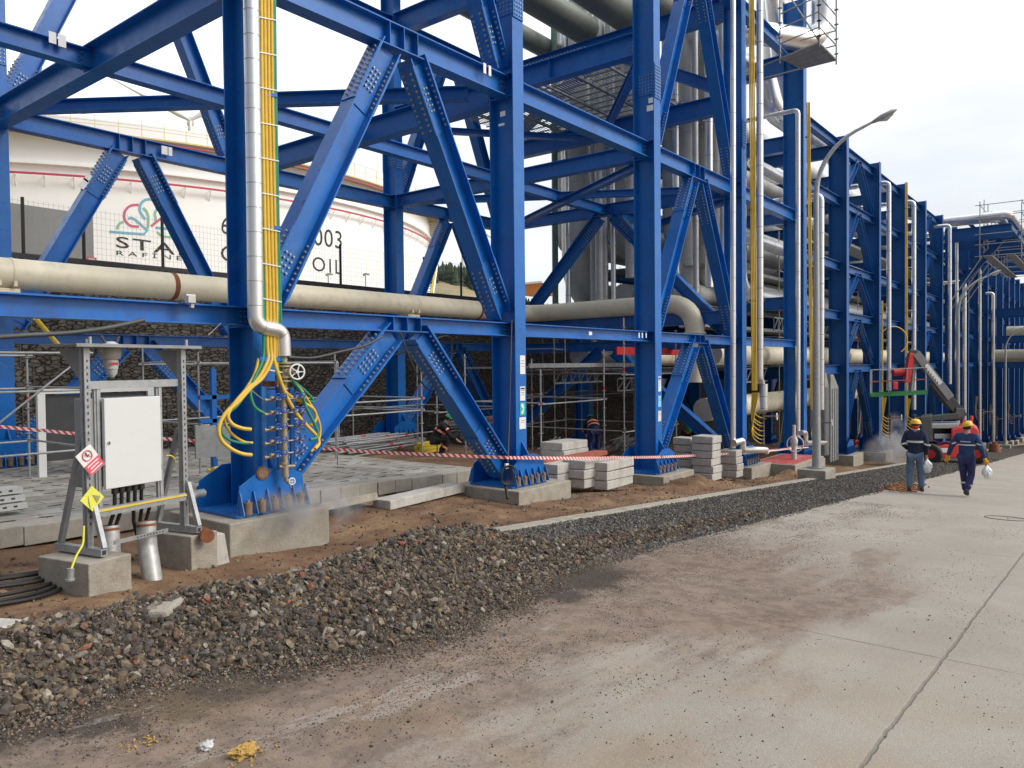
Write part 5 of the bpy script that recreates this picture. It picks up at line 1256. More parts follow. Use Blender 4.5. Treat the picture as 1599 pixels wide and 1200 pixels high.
# clay, stone
def lump(name, label_, c, r_, m, n=1, sub=3, rough=.5, cat='lump', sc=(1, 1, .7)):
    bmx = bmesh.new(); bmesh.ops.create_icosphere(bmx, subdivisions=sub+1, radius=r_)
    for v in bmx.verts:
        d = v.co.normalized(); k = 1+rough*noise.noise(d*2.1+V(*c))+rough*.55*noise.noise(d*6.3)+.15*rough*noise.noise(d*15); v.co = V(v.co.x*sc[0], v.co.y*sc[1], v.co.z*sc[2])*k
    me = bpy.data.meshes.new(name); bmx.to_mesh(me); bmx.free(); me.materials.append(m); o = bpy.data.objects.new(name, me); COL.objects.link(o); o.location = c; return tag(o, label_, cat)
c = atG(379, 1180); lump('clay_lump', 'crumbly yellow clay lump on the road at the bottom edge', c+V(0, 0, .018), .043, clay, sub=4, rough=.55, sc=(1.4, 1, .62))
pts = [(c.x+random.gauss(.02, .07), c.y+random.gauss(0, .06), plane(c.x)+.004) for k in range(70)]
o = stones('clay_crumbs', pts, [random.uniform(.003, .012) for _ in pts], clay); tag(o, 'yellow crumbs around the clay lump on the road', 'crumbs', kind='stuff')
c = atG(322, 1170); lump('white_stone', 'single grey white stone left of the yellow clay lump', c+V(0, 0, .015), .032, mat('white_stone_m', (.48, .48, .48), .8, var=.2, vscale=20, bump=.4), sub=2, rough=.5, cat='stone')
c = atG(215, 1165); pts = [(c.x+random.gauss(0, .06), c.y+random.gauss(0, .04), plane(c.x)+.003) for k in range(60)]
o = stones('clay_crumbs', pts, [random.uniform(.003, .009) for _ in pts], clay); tag(o, 'yellow clay crumbs smeared on the road at the lower left', 'crumbs', kind='stuff')
c = V(2.55, 4.95, bz(2.55, 4.95)); block('buried_slab', 'pale slab fragment half buried in the gravel bank', c+V(0, 0, .005), (.34, .13, .06), .7, conc, 'slab fragment', bev=.02)
for k, (px, py) in enumerate(((1020+385, 765), )): 
    c = atG(1408, 765); pts = [(c.x+random.gauss(0, .5), c.y+random.gauss(0, .18), plane(c.x)+.01+random.uniform(0, .05)) for _ in range(500)]
    tag(stones('soil_heap', pts, [random.uniform(.02, .05) for _ in pts], mat('rusty_soil', (.26, .13, .06), .95)), 'small heap of rusty soil on the road edge by the walkers', 'soil heap', kind='stuff')
# manhole in the road
c = atG(1570, 810); mh = MB(); mh.torus((c.x, c.y, plane(c.x)+.004), (SL, 0, 1), .33, .007, 36, 5); tag(mh.build('manhole_ring', dgrey), 'dark thin manhole ring set in the road at the right edge', 'manhole')
# ------------------------------------------------------------------ risers on the low rack
def riser(px, pytop, pybot, r_, inw, label_, Y=9.2, m=None, group=None, top=True, seam=1.0, jog=None):
    T, B_ = atY(px, pytop, Y), atY(px, pybot, Y)
    pts = [T+V(0, inw, 0), T, B_] if top else [T, B_]
    if jog: J = atY(px, jog, Y); pts = pts[:-1]+[J, J+V(.16, 0, -.12), V(B_.x+.16, B_.y, B_.z)]
    return pipe('riser_pipe', label_, pts, r_, m or alu, group=group, br=max(.12, r_*2), seam=seam, seam_m=seamd, n=12)
def fans(X, Y, z, label_, m=yel, side=-1, s=1.0, n=7):
    """hose ends fanning from a bundle into a small manifold"""
    root = thing('hose_manifold', label_, 'manifold', (X, Y, z), math.atan2(RT.y, RT.x))
    b = MB(); b.cyl((0, 0, .35*s), (0, 0, -.75*s), .04*s, 8); b.box((0, 0, .30*s), (.16*s, .16*s, .03)); b.box((0, 0, .12*s), (.16*s, .16*s, .03)); b.cyl((0, -.02, .2*s), (.42*s, -.1, .2*s), .03*s, 8); b.build('header_pipe', mat_tan_d, root)
    b = MB(); b.torus((.42*s, -.1, .2*s), (1, -.6, 0), .11*s, .014, 16, 5); b.bar((.42*s, -.1, .09*s), (.42*s, -.1, .31*s), .015, .015); b.build('handwheel', white, root)
    for k in range(n):
        zz_ = .16*s-.14*s*k+random.uniform(-.03, .03); b = MB(); q_ = k/n+random.uniform(-.25, .5)
        b.tube(route([(side*(.36-.03*k)*s, -.01*k, 1.0*s), (side*(.38+.06*q_)*s, -.02*k, zz_+.40*s), (side*(.34+.04*q_)*s, -.05-.01*k, zz_+.14*s), (side*(.18)*s, -.06, zz_-.0), (side*.03, -.05, zz_-.04)], .22*s), .019, 6); b.build('hose', m, root)
        b = MB(); b.ball((side*.03, -.05, zz_-.04), .045*s, 0, 6); b.build('branch_valve', mat_tan_d, root)
    return root
mat_tan_d = mat('brown_fittings', (.16, .12, .085), .6, .3, var=.4, vscale=20)
def bundle(px, py0, py1, n, label_, Y=9.28, m=yel, r_=.022, w=.048, px1=None):
    px1 = px1 or px; T, B_ = atY(px, py0, Y), atY(px1, py1, Y); root = thing('hose_bundle', label_, 'hoses', T)
    for i in range(n):
        b = LMB(T); dx = V(RT.x, RT.y, 0)*((i-(n-1)/2)*w); k_ = 9; b.tube([T.lerp(B_, j/k_)+dx+V(.012*math.sin(j*1.7+i), 0, 0) for j in range(k_+1)], r_, 6); b.build('hose', m, root)
    for j in range(1, 9, 2): b = LMB(T); b.box(T.lerp(B_, j/9)+V(0, .03, 0), (w*n+.04, .05, .05), 0, Matrix.Rotation(math.atan2(RT.y, RT.x), 3, 'Z')); b.build('clamp', black, root)
riser(1144.5, -30, 700, .085, .4, 'slim silver riser standing just left of the fourth front column', top=False)
riser(1186.5, -30, 600, .11, .4, 'thick silver riser with a jog low down beside the yellow hoses', top=False, jog=592); 
o = pipe('riser_pipe', 'lower clad end of the jogged riser above the hose manifold', [atY(1192.5, 600, 9.2), atY(1192.5, 640, 9.2)], .13, alu, seam=.4, seam_m=seamd)
bundle(1173, -30, 610, 4, 'thick bundle of yellow hoses clipped to the fourth front column', px1=1178)
p = atY(1192, 660, 9.2); fans(p.x, p.y, p.z, 'brown hose manifold with many yellow hoses fanning in beside the block stacks', s=1.0)
o = pipe('condensate_pipe', 'short silver pipe stepping down beside the stacked blocks', [atY(1146, 692, 9.1), atY(1160, 688, 9.0), atY(1160, 700, 9.0), atY(1160, 703, 9.0), atY(1196, 703, 9.0)], .10, alu, br=.1)
riser(1246, 172, 684, .085, 3.2, 'silver riser bending in near the top of the fifth column', Y=9.15)
bundle(1262, 160, 640, 3, 'yellow hoses running down the fifth column behind the street lamp', m=yel, px1=1268)
riser(1282, 305, 640, .12, 2.6, 'silver riser directly behind the street lamp', Y=9.2)
p = atY(1281, 668, 9.2); fans(p.x, p.y, p.z, 'hose manifold with grey hoses hidden behind the street lamp', m=galvd, s=1.0)
riser(1388, 285, 610, .11, 2.6, 'silver riser above the left end of the lift basket', Y=9.15)
bundle(1377.5, 470, 655, 2, 'yellow hoses crossing behind the left end of the lift basket')
riser(1427, 315, 640, .12, 2.8, 'silver riser rising behind the red jib of the lift', Y=9.15)
bundle(1415.5, 285, 650, 3, 'long yellow hoses beside the riser behind the red jib')
p = atY(1390, 660, 9.2); fans(p.x, p.y, p.z, 'hose manifold wrapped in steam behind the left walker', s=1.3)
p = atY(1428, 660, 9.2); fans(p.x, p.y, p.z, 'hose manifold right behind the left walker', s=1.4)
b = MB(); c = atY(1395, 532, 9.1); HARC = (-.3, 3.3); b.torus(c, (-.785, -.619, 0), .72, .03, 24, 6, 0, HARC); tag(b.build('hose_loop', yel), 'wide yellow hose loop arching between two risers left of the lift boom', 'hose')
lab_r = ['left of the distant street lamp', 'beside the distant street lamp', 'of the pair behind the lift hood', 'right of the lift hood', 'near the right edge']
for i, (px, y0, y1, r_, inw) in enumerate(((1483, 352, 600, .12, 2), (1494, 365, 640, .11, 2.0), (1506, 440, 660, .14, 3.0), (1551, 458, 690, .14, .6), (1530, 420, 690, .12, 1.5))):
    riser(px, y0, y1, r_, inw, 'distant silver riser '+lab_r[i], Y=8.9, group='distant silver risers')
for i, (px, y1) in enumerate(((1535, 650), (1556, 660), (1583, 655))):
    p = atY(px, y1, 8.9); fans(p.x, p.y, p.z, 'distant hose manifold by the rack foot '+('between the risers', 'beside the far riser', 'at the right edge')[i], m=tan, s=1.7, n=4)
# cream lines at the far right
pipe('cream_line', 'upper cream pipe crossing over the road at the far right', [(90, 8.5, 2.85), (90, -14, 2.85)], .55, cream)
pipe('cream_line', 'lower cream pipe crossing over the road at the far right', [(88, 9.3, .5), (88, -14, .5)], .6, cream)
# cantilever platform with pipes at mid distance
cf = thing('cantilever_frame', 'blue cantilever frame carrying silver pipes out toward the road', 'frame')
XK = 62.0
for X in (XK, XK+5, XK+11, XK+17): beam(cf, (X, 9.6, 9.3), (X, 5.6, 9.3), .9, .35, blue_old, ends=False)
brace(cf, (XK+1, 6.3, 8.4), (XK+1, 9.5, 4.6), .4, .35, False, blue_old)
for Y in (5.7, 8.0): beam(cf, (XK, Y, 9.5), (XK+18, Y, 9.5), .6, .3, blue_old, ends=False)
for i, (dx, z) in enumerate(((.4, 10.0), (1.6, 10.05))): pipe('outrigger_pipe', ('nearer' if i == 0 else 'farther')+' silver pipe on the cantilever frame bending toward the distance', [(XK+dx, 13, z), (XK+dx, 5.8+.7*i, z), (XK+16, 5.8+.7*i, z)], .3, alu, br=.5)
# ------------------------------------------------------------------ scaffolds
tube_m = mat('scaffold_tube_zinc', (.34, .35, .35), .5, .3, var=.2, vscale=6)
def pole(root, p0, p1, r_=.024, band=True, ros=True, name='standard'):
    p0, p1 = Vector(p0), Vector(p1); b = LMB(p0); b.cyl(p0, p1, r_*.92, 7); L_ = (p1-p0).length; d = (p1-p0)/L_
    if ros:
        t = .35
        while t < L_: b.cyl(p0+d*t, p0+d*(t+.012), r_*2.6, 8, 0, sm=False); t += .5
    if band: t = L_*.62; b.cyl(p0+d*t, p0+d*(t+.1), r_+.004, 8, 1, caps=False)
    o = b.build(name, [tube_m, redp], root); o.location = p0; return o
def scaffold(label_, X0, X1, Y0, Y1, zb, zt, levels, nx=2, ny=2, diag=True, tops=None):
    root = thing('scaffold', label_, 'scaffold', (0, 0, 0)); xs_ = [X0+(X1-X0)*i/(nx-1) for i in range(nx)]; ys_ = [Y0+(Y1-Y0)*i/(ny-1) for i in range(ny)]
    for i, X in enumerate(xs_):
        for j, Y in enumerate(ys_): pole(root, (X, Y, zb), (X, Y, zt+random.uniform(-.3, .25)))
    for z in levels:
        for Y in ys_: pole(root, (X0-.1, Y, z), (X1+.1, Y, z), .022, False, False, 'ledger')
        for X in xs_: pole(root, (X, Y0-.1, z+.03), (X, Y1+.1, z+.03), .022, False, False, 'ledger')
    if diag: pole(root, (xs_[0], Y0-.04, zb+.1), (xs_[1], Y0-.04, levels[-1]), .02, False, False, 'diagonal')
    return root
zr = rear
a = atY(46, 700, 16.5); a2 = atY(104, 720, 14.2)
scaffold('scaffold tower at the left edge in front of the stone wall', 3.2, 6.0, 14.3, 17.0, -2.1, .55, (-1.4, -.35, .3), 2, 2)
scaffold('scaffold bay of pale tubes behind the cabinet, right of its roof', 8.6, 12.2, 15.2, 17.6, -2.25, .35, (-1.2, .12), 2, 2, False)
scaffold('open scaffold bay seen below the first chevron beside the pile of tubes', 11.6, 14.4, 14.4, 17.8, -2.35, .1, (-1.15, -.85), 2, 2, False)
scaffold('scaffold towers by the pole rack left of the second column', 15.6, 18.4, 15.0, 18.6, -2.5, .3, (-1.3,), 2, 2, False)
scaffold('scaffold between the second and third columns around the stooping worker', 15.9, 19.0, 11.6, 14.2, -2.6, .2, (-1.0,), 2, 2, False)
scaffold('tall scaffold under the deck behind the third column', 19.8, 23.2, 11.4, 15.8, -2.75, 1.2, (-2.0, -.3), 2, 2, False)
scaffold('dense scaffold in the shade between the third and fourth lines at the back', 23.5, 29.5, 16.5, 19.2, -2.9, 1.4, (-1.2, .6), 3, 2, False)
scaffold('scaffold inside the low rack behind the silver risers', 32.5, 35.6, 11.2, 13.2, -3.4, 5.5, (-2, 0, 1.1, 2.9, 3.9, 5.0), 2, 2)
scaffold('scaffold inside the low rack near the lift basket', 44.3, 47.5, 11.0, 13.0, -4, 4.5, (-2, 0, 1.2, 2.4, 3.8), 2, 2)
# hanging scaffold platform upper right
hp = thing('hanging_platform', 'hanging scaffold platform with tube guard rails at the top right', 'scaffold', (0, 0, 0))
HX0, HX1, HY0, HY1 = 27.6, 31.0, 7.2, 9.5; HZ = 10.1
cz = [atY(1218, 92, 8.95), atY(1280, 66, 7.6), atY(1305, 94, 7.6), atY(1250, 106, 8.95)]
HZ = sum(c.z for c in cz)/4
x0 = atZ(1218, 92, HZ); x1 = atZ(1279, 67, HZ); x2 = atZ(1306, 94, HZ); x3 = atZ(1250, 108, HZ)
for i in range(4):
    f0, f1 = i/4+.008, (i+1)/4-.008
    q = [x0.lerp(x3, f0), x1.lerp(x2, f0), x1.lerp(x2, f1), x0.lerp(x3, f1)]; b = MB(); b.extr(q, (0, 0, .05)); b.build('deck_plank', galvd, hp)
for q in (x1, x2, x1.lerp(x2, .0)+V(0, 0, 0), x0): pole(hp, q-V(0, 0, .15), q+V(0, 0, 2.6), .03, False, True)
for zz_ in (.5, 1.0, 1.5, 2.2):
    for u, v in ((x1, x2), (x0, x1), (x3, x2)):
        if zz_ > 1.2 and u is x3: continue
        pole(hp, u+V(0, 0, zz_), v+V(0, 0, zz_), .026, False, False, 'guard_rail')
for u, v in ((x0+V(0, 0, 2.6), x1+V(0, 0, .05)), (x0, x1), (x3, x2)): pole(hp, u, v, .028, False, False, 'diagonal')
pole(hp, x0+(x0-x1).normalized()*1.5, x0, .026, False, False, 'ledger'); pole(hp, x3+(x3-x2).normalized()*1.8, x3, .026, False, False, 'ledger')
# scaffold clutter round the cantilever
sc_far = thing('scaffold', 'dense distant scaffold hanging round the cantilevered pipes at the right', 'scaffold')
for i in range(9):
    X = XK-.5+2.1*i
    for Y in (5.0, 7.4): pole(sc_far, (X, Y, 6.9), (X, Y, 11.2+random.uniform(-.8, .6)), .035, False, False)
for z in (7.2, 8.0, 8.7, 9.9, 10.7):
    for Y in (5.0, 7.4): pole(sc_far, (XK-.7, Y, z), (XK+17, Y, z), .03, False, False, 'ledger')
    for i in range(0, 9, 2): pole(sc_far, (XK-.5+2.1*i, 4.8, z), (XK-.5+2.1*i, 7.7, z), .03, False, False, 'ledger')
b = MB(); b.box((XK+8, 5.6, 7.15), (17, .5, .05)); b.build('deck', galvd, sc_far); b = MB(); b.box((XK+8, 6.9, 7.15), (17, .5, .05)); b.build('deck', galvd, sc_far)
for k in range(4): pole(sc_far, (XK+2*k, 7.4, 7.1), (XK+2*k-1, 9.3, 3.8), .035, False, False, 'diagonal')
# ------------------------------------------------------------------ heaps of scaffold tubes
TUBE = MB(); TUBE.cyl((-1, 0, 0), (1, 0, 0), .024, 7); TUBE.cyl((.3, 0, 0), (.38, 0, 0), .027, 7, 1, caps=False)
tube0 = None
def tubes(cx, cy, cz_, n, ang, w, h, label_, grp, L_=1.0, jit=.06, m=None):
    global tube0
    for i in range(n):
        if tube0 is None: o = TUBE.build('scaffold_tube', [galv, redp]); tube0 = o
        else: o = tube0.copy(); COL.objects.link(o)
        t = i/n; o.scale = (L_*random.uniform(.8, 1.15), 1, 1)
        o.location = (cx+random.uniform(-.25, .25)+math.cos(ang+1.57)*random.uniform(-w, w), cy+math.sin(ang+1.57)*random.uniform(-w, w), cz_+.03+h*t)
        o.rotation_euler = (random.uniform(0, 6), random.uniform(-.03, .03), ang+random.uniform(-jit, jit)); tag(o, label_, 'scaffold tube', grp)
c = atY(575, 690, 17); tubes(c.x, c.y, rear(c.x)-.05, 46, .05, .8, .42, 'grey scaffold tube in the flat heap behind the red and white tape', 'scaffold tubes heaped on the soil', 1.45, .1)
c = atY(745, 668, 17.6)
tubes(c.x+.2, c.y, rear(c.x)+.25, 40, .1, .6, .65, 'grey scaffold tube on the raised rack behind the brace of the second column', 'scaffold tubes on the raised rack', 1.4, .05)
for k, (dz, l_) in enumerate(((.98, 'upper'), (.72, 'lower'))): b = MB(); b.box((0, 0, 0), (2.4, .3, .05)); o = b.build('red_board', redd); o.location = (c.x+.25+.3*k, c.y-.5, rear(c.x)+dz); o.rotation_euler = (0, -.06, .1); tag(o, l_+' faded red board lying on the racked scaffold tubes', 'board')
c = atY(985, 690, 15.0)
for k in range(4):
    tubes(c.x+.2*k, c.y-.7+.5*k, rear(c.x)+.0+.0*k, 16, .35, .3, .7, 'grey scaffold tube in the stack behind the stooping worker', 'scaffold tubes stacked behind the third column', 1.7, .04)
c = atY(852, 705, 13.5); tubes(c.x+.4, c.y, rear(c.x)+.02, 22, .5, .3, .3, 'scaffold tube of the small pile left of the low blocks', 'scaffold tubes behind the blocks', .7, .05)
c = atY(345, 722, 12.7)
for i in range(18):
    b = MB(); b.cyl((-.55, 0, 0), (.55, 0, 0), .03, 7); b.cyl((-.56, 0, 0), (-.40, 0, 0), .033, 7, 1); o = b.build('prop_tube', [galv, yelp]); o.location = (c.x+.35+random.uniform(-.08, .08), c.y+random.uniform(-.28, .28), rear(c.x)+.04+.022*i); o.rotation_euler = (0, 0, .25+random.uniform(-.12, .12))
    tag(o, 'short yellow ended tube of the bundle left of the nearest column', 'scaffold tube', 'yellow ended tubes on the paving')
c = atY(655, 708, 15.5)
for k in range(6): b = MB(); b.box((0, 0, 0), (1.1, .16, .09)); o = b.build('yellow_beam', yelp); o.location = (c.x+.5+.1*(k % 2), c.y+(k % 2)*.2, zg(c.x, c.y)+.06+.1*(k//2)); o.rotation_euler = (0, 0, .1*(k % 3)); tag(o, 'yellow timber formwork beam in the pile left of the second column', 'timber', 'yellow formwork beams')
c = atY(870, 712, 13.2)
for k in range(4): b = MB(); b.box((0, 0, 0), (.9, .16, .09)); o = b.build('yellow_beam', yelp); o.location = (c.x, c.y+(k % 2)*.2, zg(c.x, c.y)+.06+.1*(k//2)); tag(o, 'yellow timber beam behind the second column by the low blocks', 'timber', 'yellow beams right of the second column')
# perforated planks at the left
for k in range(3):
    c = atY(20, 722+11*k, 12.6-.1*k); b = MB(); b.box((0, 0, 0), (3.2, .32, .085))
    for j in range(22): b.box((-1.5+j*.14, -.162, .005), (.05, .004, .025), 1)
    b.box((-.3+.35*k if k else -.45, -.163, 0), (.28, .004, .05), 2)
    o = b.build('perforated_plank', [alu_far, dark, org]); o.location = (2.75, 12.75-.12*k, rear(3)+.30-.105*k); o.rotation_euler = (0, 0, .03*k)
    tag(o, ('top', 'middle', 'bottom')[k]+' perforated steel plank of the stack on the paving at the left edge', 'plank')
b = MB(); c = atY(84, 660, 16.3)
for px in (65, 236): q = atY(px, 700, 17.0); b.box((q.x, 17.0, -1.35), (.14, .1, 1.75))
q0, q1 = atY(60, 612, 17.0), atY(240, 612, 17.0); b.box(((q0.x+q1.x)/2, 17.0, q0.z), (q1.x-q0.x, .1, .1)); root = thing('site_board', 'dark grey panel in a pale frame standing behind the cabinet', 'panel'); b.build('panel_frame', white, root)
b = MB(); b.box(((q0.x+q1.x)/2, 17.06, q0.z-.75), (q1.x-q0.x-.2, .04, 1.35)); b.build('panel', dgrey, root)
b = MB(); q = atY(330, 752, 13.2)
for k, (px, w_) in enumerate(((321, .42), (355, .5))): b = MB(); q = atY(px, 690, 13.6); b.box((q.x, q.y, q.z), (w_, .04, .6)); tag(b.build('leaning_panel', galvd), ('left' if k == 0 else 'right')+' grey perforated panel leaning in front of the stone wall left of the column', 'panel')
bl = MB(); q = atY(333, 640, 14.2)
bl.box((q.x, q.y, -1.1), (.1, .1, 2.2)); bl.box((q.x+.2, q.y, q.z+.25), (1.0, .1, .08)); bl.box((q.x+.2, q.y, q.z-.22), (1.0, .1, .08)); tag(bl.build('blue_stand', blue), 'small blue steel support between the scaffold and the nearest column', 'stand')
b = MB(); p, q = atY(55, 497, 13), atY(92, 540, 13.2); b.cyl(p, q, .035, 8); tag(b.build('yellow_prop', yelp), 'slanting yellow pole above the scaffold at the left edge', 'pole')
# black cable slung along the frame
def cable(name, label_, path, r_=.018, m=black):
    pts = [atY(x, y, Y) for x, y, Y in path]; out = []
    for i in range(len(pts)-1):
        p0, p1, p2, p3 = pts[max(i-1, 0)], pts[i], pts[i+1], pts[min(i+2, len(pts)-1)]
        for k in range(8): t = k/8; out.append(.5*((2*p1)+(p2-p0)*t+(2*p0-5*p1+4*p2-p3)*t*t+(3*p1-p0-3*p2+p3)*t**3))
    out.append(pts[-1]); b = MB(); b.tube(out, r_, 7); return tag(b.build(name, m), label_, 'cable')
cable('slung_cable', 'thick dark cable slung across above the cabinet roof', [(-20, 528, 9.3), (40, 524, 9.4), (110, 520, 9.4), (170, 512, 9.4), (225, 500, 9.4)], .028, dgrey)
cable('slung_cable', 'dark cable sagging from the big valve to the first chevron', [(450, 558, 9.4), (490, 559, 9.4), (530, 550, 9.4), (570, 540, 9.45), (596, 526, 9.5)], .02, dgrey)
cable('slung_cable', 'thin dark wire from the chevron top looping down under the first beam', [(625, 520, 9.5), (640, 560, 9.6), (660, 600, 10), (676, 612, 10), (690, 600, 10.2), (704, 560, 10.3), (705, 530, 10.3), (690, 526, 10.4), (660, 540, 10.4), (600, 560, 10.4)], .014, dgrey)
cable('guy_wire', 'thin wire tied from the cabinet roof up to the first beam', [(325, 524, 9.0), (345, 505, 9.5)], .006, galv)
# strap and coil at the second column
cable('lifting_strap', 'long grey strap hanging down the second column to its base', [(799, 500, 9.6), (797, 580, 9.5), (795, 660, 9.45), (793, 722, 9.3)], .016, dgrey)
cc = atY(789, 742, 9.1); b = MB()
for k in range(5): b.torus(cc+V(0, -.02*k, 0), (.15*k-.2, 1, .1), .14+.012*k, .012, 22, 5)
b.tube([cc+V(0, 0, -.2), cc+V(-.08, -.1, -.33), cc+V(-.12, -.15, -.42)], .03, 7); b.box(cc+V(.01, -.03, .17), (.09, .03, .1), 1); o = b.build('cable_coil', [black, white]); tag(o, 'coil of dark cable hung on the foot of the second column', 'cable')
b = MB(); c = atY(297, 468, 9.6); b.box(c, (.10, .10, .09)); b.box(c+V(.02, 0, -.08), (.04, .05, .06)); b.cyl(c+V(-.06, 0, .05), c+V(.07, 0, .05), .02, 8); tag(b.build('junction_box', mat('box_grey', (.5, .5, .48), .5)), 'small grey junction box on the beam left of the nearest column', 'junction box')
# ------------------------------------------------------------------ barrier tape
def tape_mat():
    m = bpy.data.materials.new('tape'); m.use_nodes = True; t = m.node_tree; p = t.nodes['Principled BSDF']; p.inputs['Roughness'].default_value = .4
    a = N(t, 'ShaderNodeUVMap'); s_ = N(t, 'ShaderNodeSeparateXYZ'); t.links.new(a.outputs[0], s_.inputs[0]); ad_ = N(t, 'ShaderNodeMath', operation='ADD'); t.links.new(s_.outputs[0], ad_.inputs[0]); t.links.new(s_.outputs[1], ad_.inputs[1])
    fr = N(t, 'ShaderNodeMath', operation='FRACT'); t.links.new(ad_.outputs[0], fr.inputs[0]); gt_ = N(t, 'ShaderNodeMath', operation='GREATER_THAN'); gt_.inputs[1].default_value = .5; t.links.new(fr.outputs[0], gt_.inputs[0])
    q = N(t, 'ShaderNodeMixRGB'); q.inputs[1].default_value = (.75, .73, .70, 1); q.inputs[2].default_value = (.62, .05, .05, 1); t.links.new(gt_.outputs[0], q.inputs[0]); t.links.new(q.outputs[0], p.inputs['Base Color']); return m
tpm = tape_mat()
def tape(path, label_, w=.062, sag=0.):
    pts = [atY(x, y, Y) for x, y, Y in path]; fine = []
    for a, c in zip(pts, pts[1:]):
        n_ = max(2, int((c-a).length/.25)); fine += [a.lerp(c, k/n_)+V(0, 0, -sag*4*(k/n_)*(1-k/n_)) for k in range(n_)]
    fine.append(pts[-1]); vs, fs, L_ = [], [], [0]
    for a, c in zip(fine, fine[1:]): L_.append(L_[-1]+(c-a).length)
    for i, p in enumerate(fine):
        tw = .5*math.sin(i*.35)*.4; u = V(0, math.sin(tw), math.cos(tw)); vs += [p-u*w/2, p+u*w/2, p+u*w/2+V(0, .002, 0), p-u*w/2+V(0, .002, 0)]
    for i in range(len(fine)-1): a, c = 4*i, 4*i+4; fs += [(a, c, c+1, a+1), (a+2, c+2, c+3, a+3), (a+1, c+1, c+2, a+2), (a+3, c+3, c, a)]
    me = bpy.data.meshes.new('barrier_tape'); me.from_pydata(vs, [], fs); me.materials.append(tpm); uv = me.uv_layers.new()
    for l in me.loops: vi = l.vertex_index; uv.data[l.index].uv = (L_[vi//4]/.12, (vi % 4 in (1, 2))*.5)
    me.update(); o = bpy.data.objects.new('barrier_tape', me); COL.objects.link(o); return tag(o, label_, 'barrier tape')
tape([(-30, 664, 16), (60, 672, 15.5), (122, 678, 15), (250, 685, 15), (308, 689, 14.8), (360, 693, 14)], 'red and white barrier tape stretched behind the cabinet frame')
tape([(495, 700, 12.2), (580, 706, 11.4), (690, 711, 10.2), (792, 715, 9.25), (900, 716, 9.2), (1032, 714, 9.25)], 'red and white barrier tape from the paving across the second to the third column', sag=.0)
tape([(1034, 714, 9.25), (1100, 711, 9.2), (1166, 707, 9.2), (1230, 701, 9.2), (1292, 690, 9.3)], 'red and white barrier tape running right from the third column')
# ------------------------------------------------------------------ street lamps
def street_lamp(base, ht, label_, group):
    root = thing('street_lamp', label_, 'street lamp', base, 0, group)
    b = MB(); b.box((0, 0, .13), (1.0, .8, .34)); b.build('lamp_footing', conc, root, bevel=.02)
    b = MB(); b.cyl((0, 0, .30), (0, 0, .33), .26, 20); b.build('base_flange', galvd, root)
    D_ = V(.35, -.93, 0).normalized()
    pts = [V(0, 0, .32), V(0, 0, 1.2), V(0, 0, 3.5), V(0, 0, ht-2.2)]; rs = [.125, .115, .10, .075]
    for k in range(1, 13):
        t = k/12; a_ = t*R(68); pts.append(V(0, 0, ht-2.2)+D_*(1.95*(1-math.cos(a_)))+V(0, 0, 1)*(1.95*math.sin(a_))); rs.append(.075-.03*t)
    d = (pts[-1]-pts[-2]).normalized(); pts.append(pts[-1]+d*.25); rs.append(.04)
    b = MB(); b.tube(pts, rs, 16); b.build('pole', galv, root)
    p = pts[-1]; hd = [p, p+d*.1, p+d*.3, p+d*.6, p+d*.74]; b = MB(); n0 = len(b.v); b.tube(hd, [.05, .09, .15, .13, .03], 14); sd = d.cross(V(0, 0, 1)).normalized(); up_ = sd.cross(d)
    b.v = [tuple(p+(Vector(v)-p)-up_*(Vector(v)-p).dot(up_)*.45) for v in b.v]; b.build('lamp_head', greyp, root)
    b = MB(); b.tube([p+d*.22-up_*.05, p+d*.4-up_*.075, p+d*.6-up_*.05], [.03, .09, .04], 10); b.build('lamp_glass', glass, root)
    return root
c = atG(1275, 757); street_lamp((23.16, 6.89, plane(23.16)-.02), 10.5, 'tall grey street lamp on its own concrete footing beside the road', 'street lamps along the kerb')
street_lamp((50.3, 7.1, plane(50.3)-.02), 10.5, 'distant street lamp rising in front of the cantilevered pipes', 'street lamps along the kerb')
street_lamp((76.5, 7.3, plane(76.5)-.02), 10.5, 'farthest street lamp near the right edge', 'street lamps along the kerb')
# ------------------------------------------------------------------ valve chamber with red top, post indicator, shelter trunking
P0, P1, P2 = atZ(1206, 713, -3.55), atZ(1248, 730, -3.55), atZ(1298, 716, -3.55)
cb = thing('valve_chamber', 'low concrete valve chamber with worn red painted top behind the street lamp', 'chamber', (26.3, 8.6, -3.74))
b = MB(); b.box((.55, .35, .05), (3.1, 1.5, .7)); b.build('chamber_wall', conc, cb, bevel=.015)
b = MB(); b.box((.55, .35, .403), (2.9, 1.3, .006)); b.build('painted_top', mat('worn_red_paint', (.42, .06, .06), .7, var=.15, vscale=3, stain=(.42, .38, .35), sscale=2.2, samt=.8), cb)
c = atY(1240, 716, 8.75); pi = thing('post_valve', 'pale post with spoked handwheel standing on the red topped chamber', 'valve', (c.x, 8.75, -3.5)); pw = mat('pale_grey_paint', (.55, .56, .55), .5)
b = MB(); b.cyl((0, 0, 0), (0, 0, .75), .09, 14); b.tube([(0, 0, .6), (0, 0, .72), (0, 0, .82), (0, 0, .94), (0, 0, 1.0)], [.09, .12, .13, .08, .05], 14); b.cyl((0, 0, 1.0), (0, 0, 1.35), .055, 12); b.build('valve_post', pw, pi)
b = MB(); wc = V(-.26, -.12, .72); ax = V(-.9, -.45, 0).normalized(); b.torus(wc, ax, .27, .02, 26, 6)
for k in range(3): a_ = k*math.pi/3*2; u_ = Matrix.Rotation(a_, 3, ax) @ V(0, 0, 1); b.bar(wc, wc+u_*.23, .025, .015)
b.cyl(wc, V(0, 0, .72), .03, 8); b.build('handwheel', pw, pi)
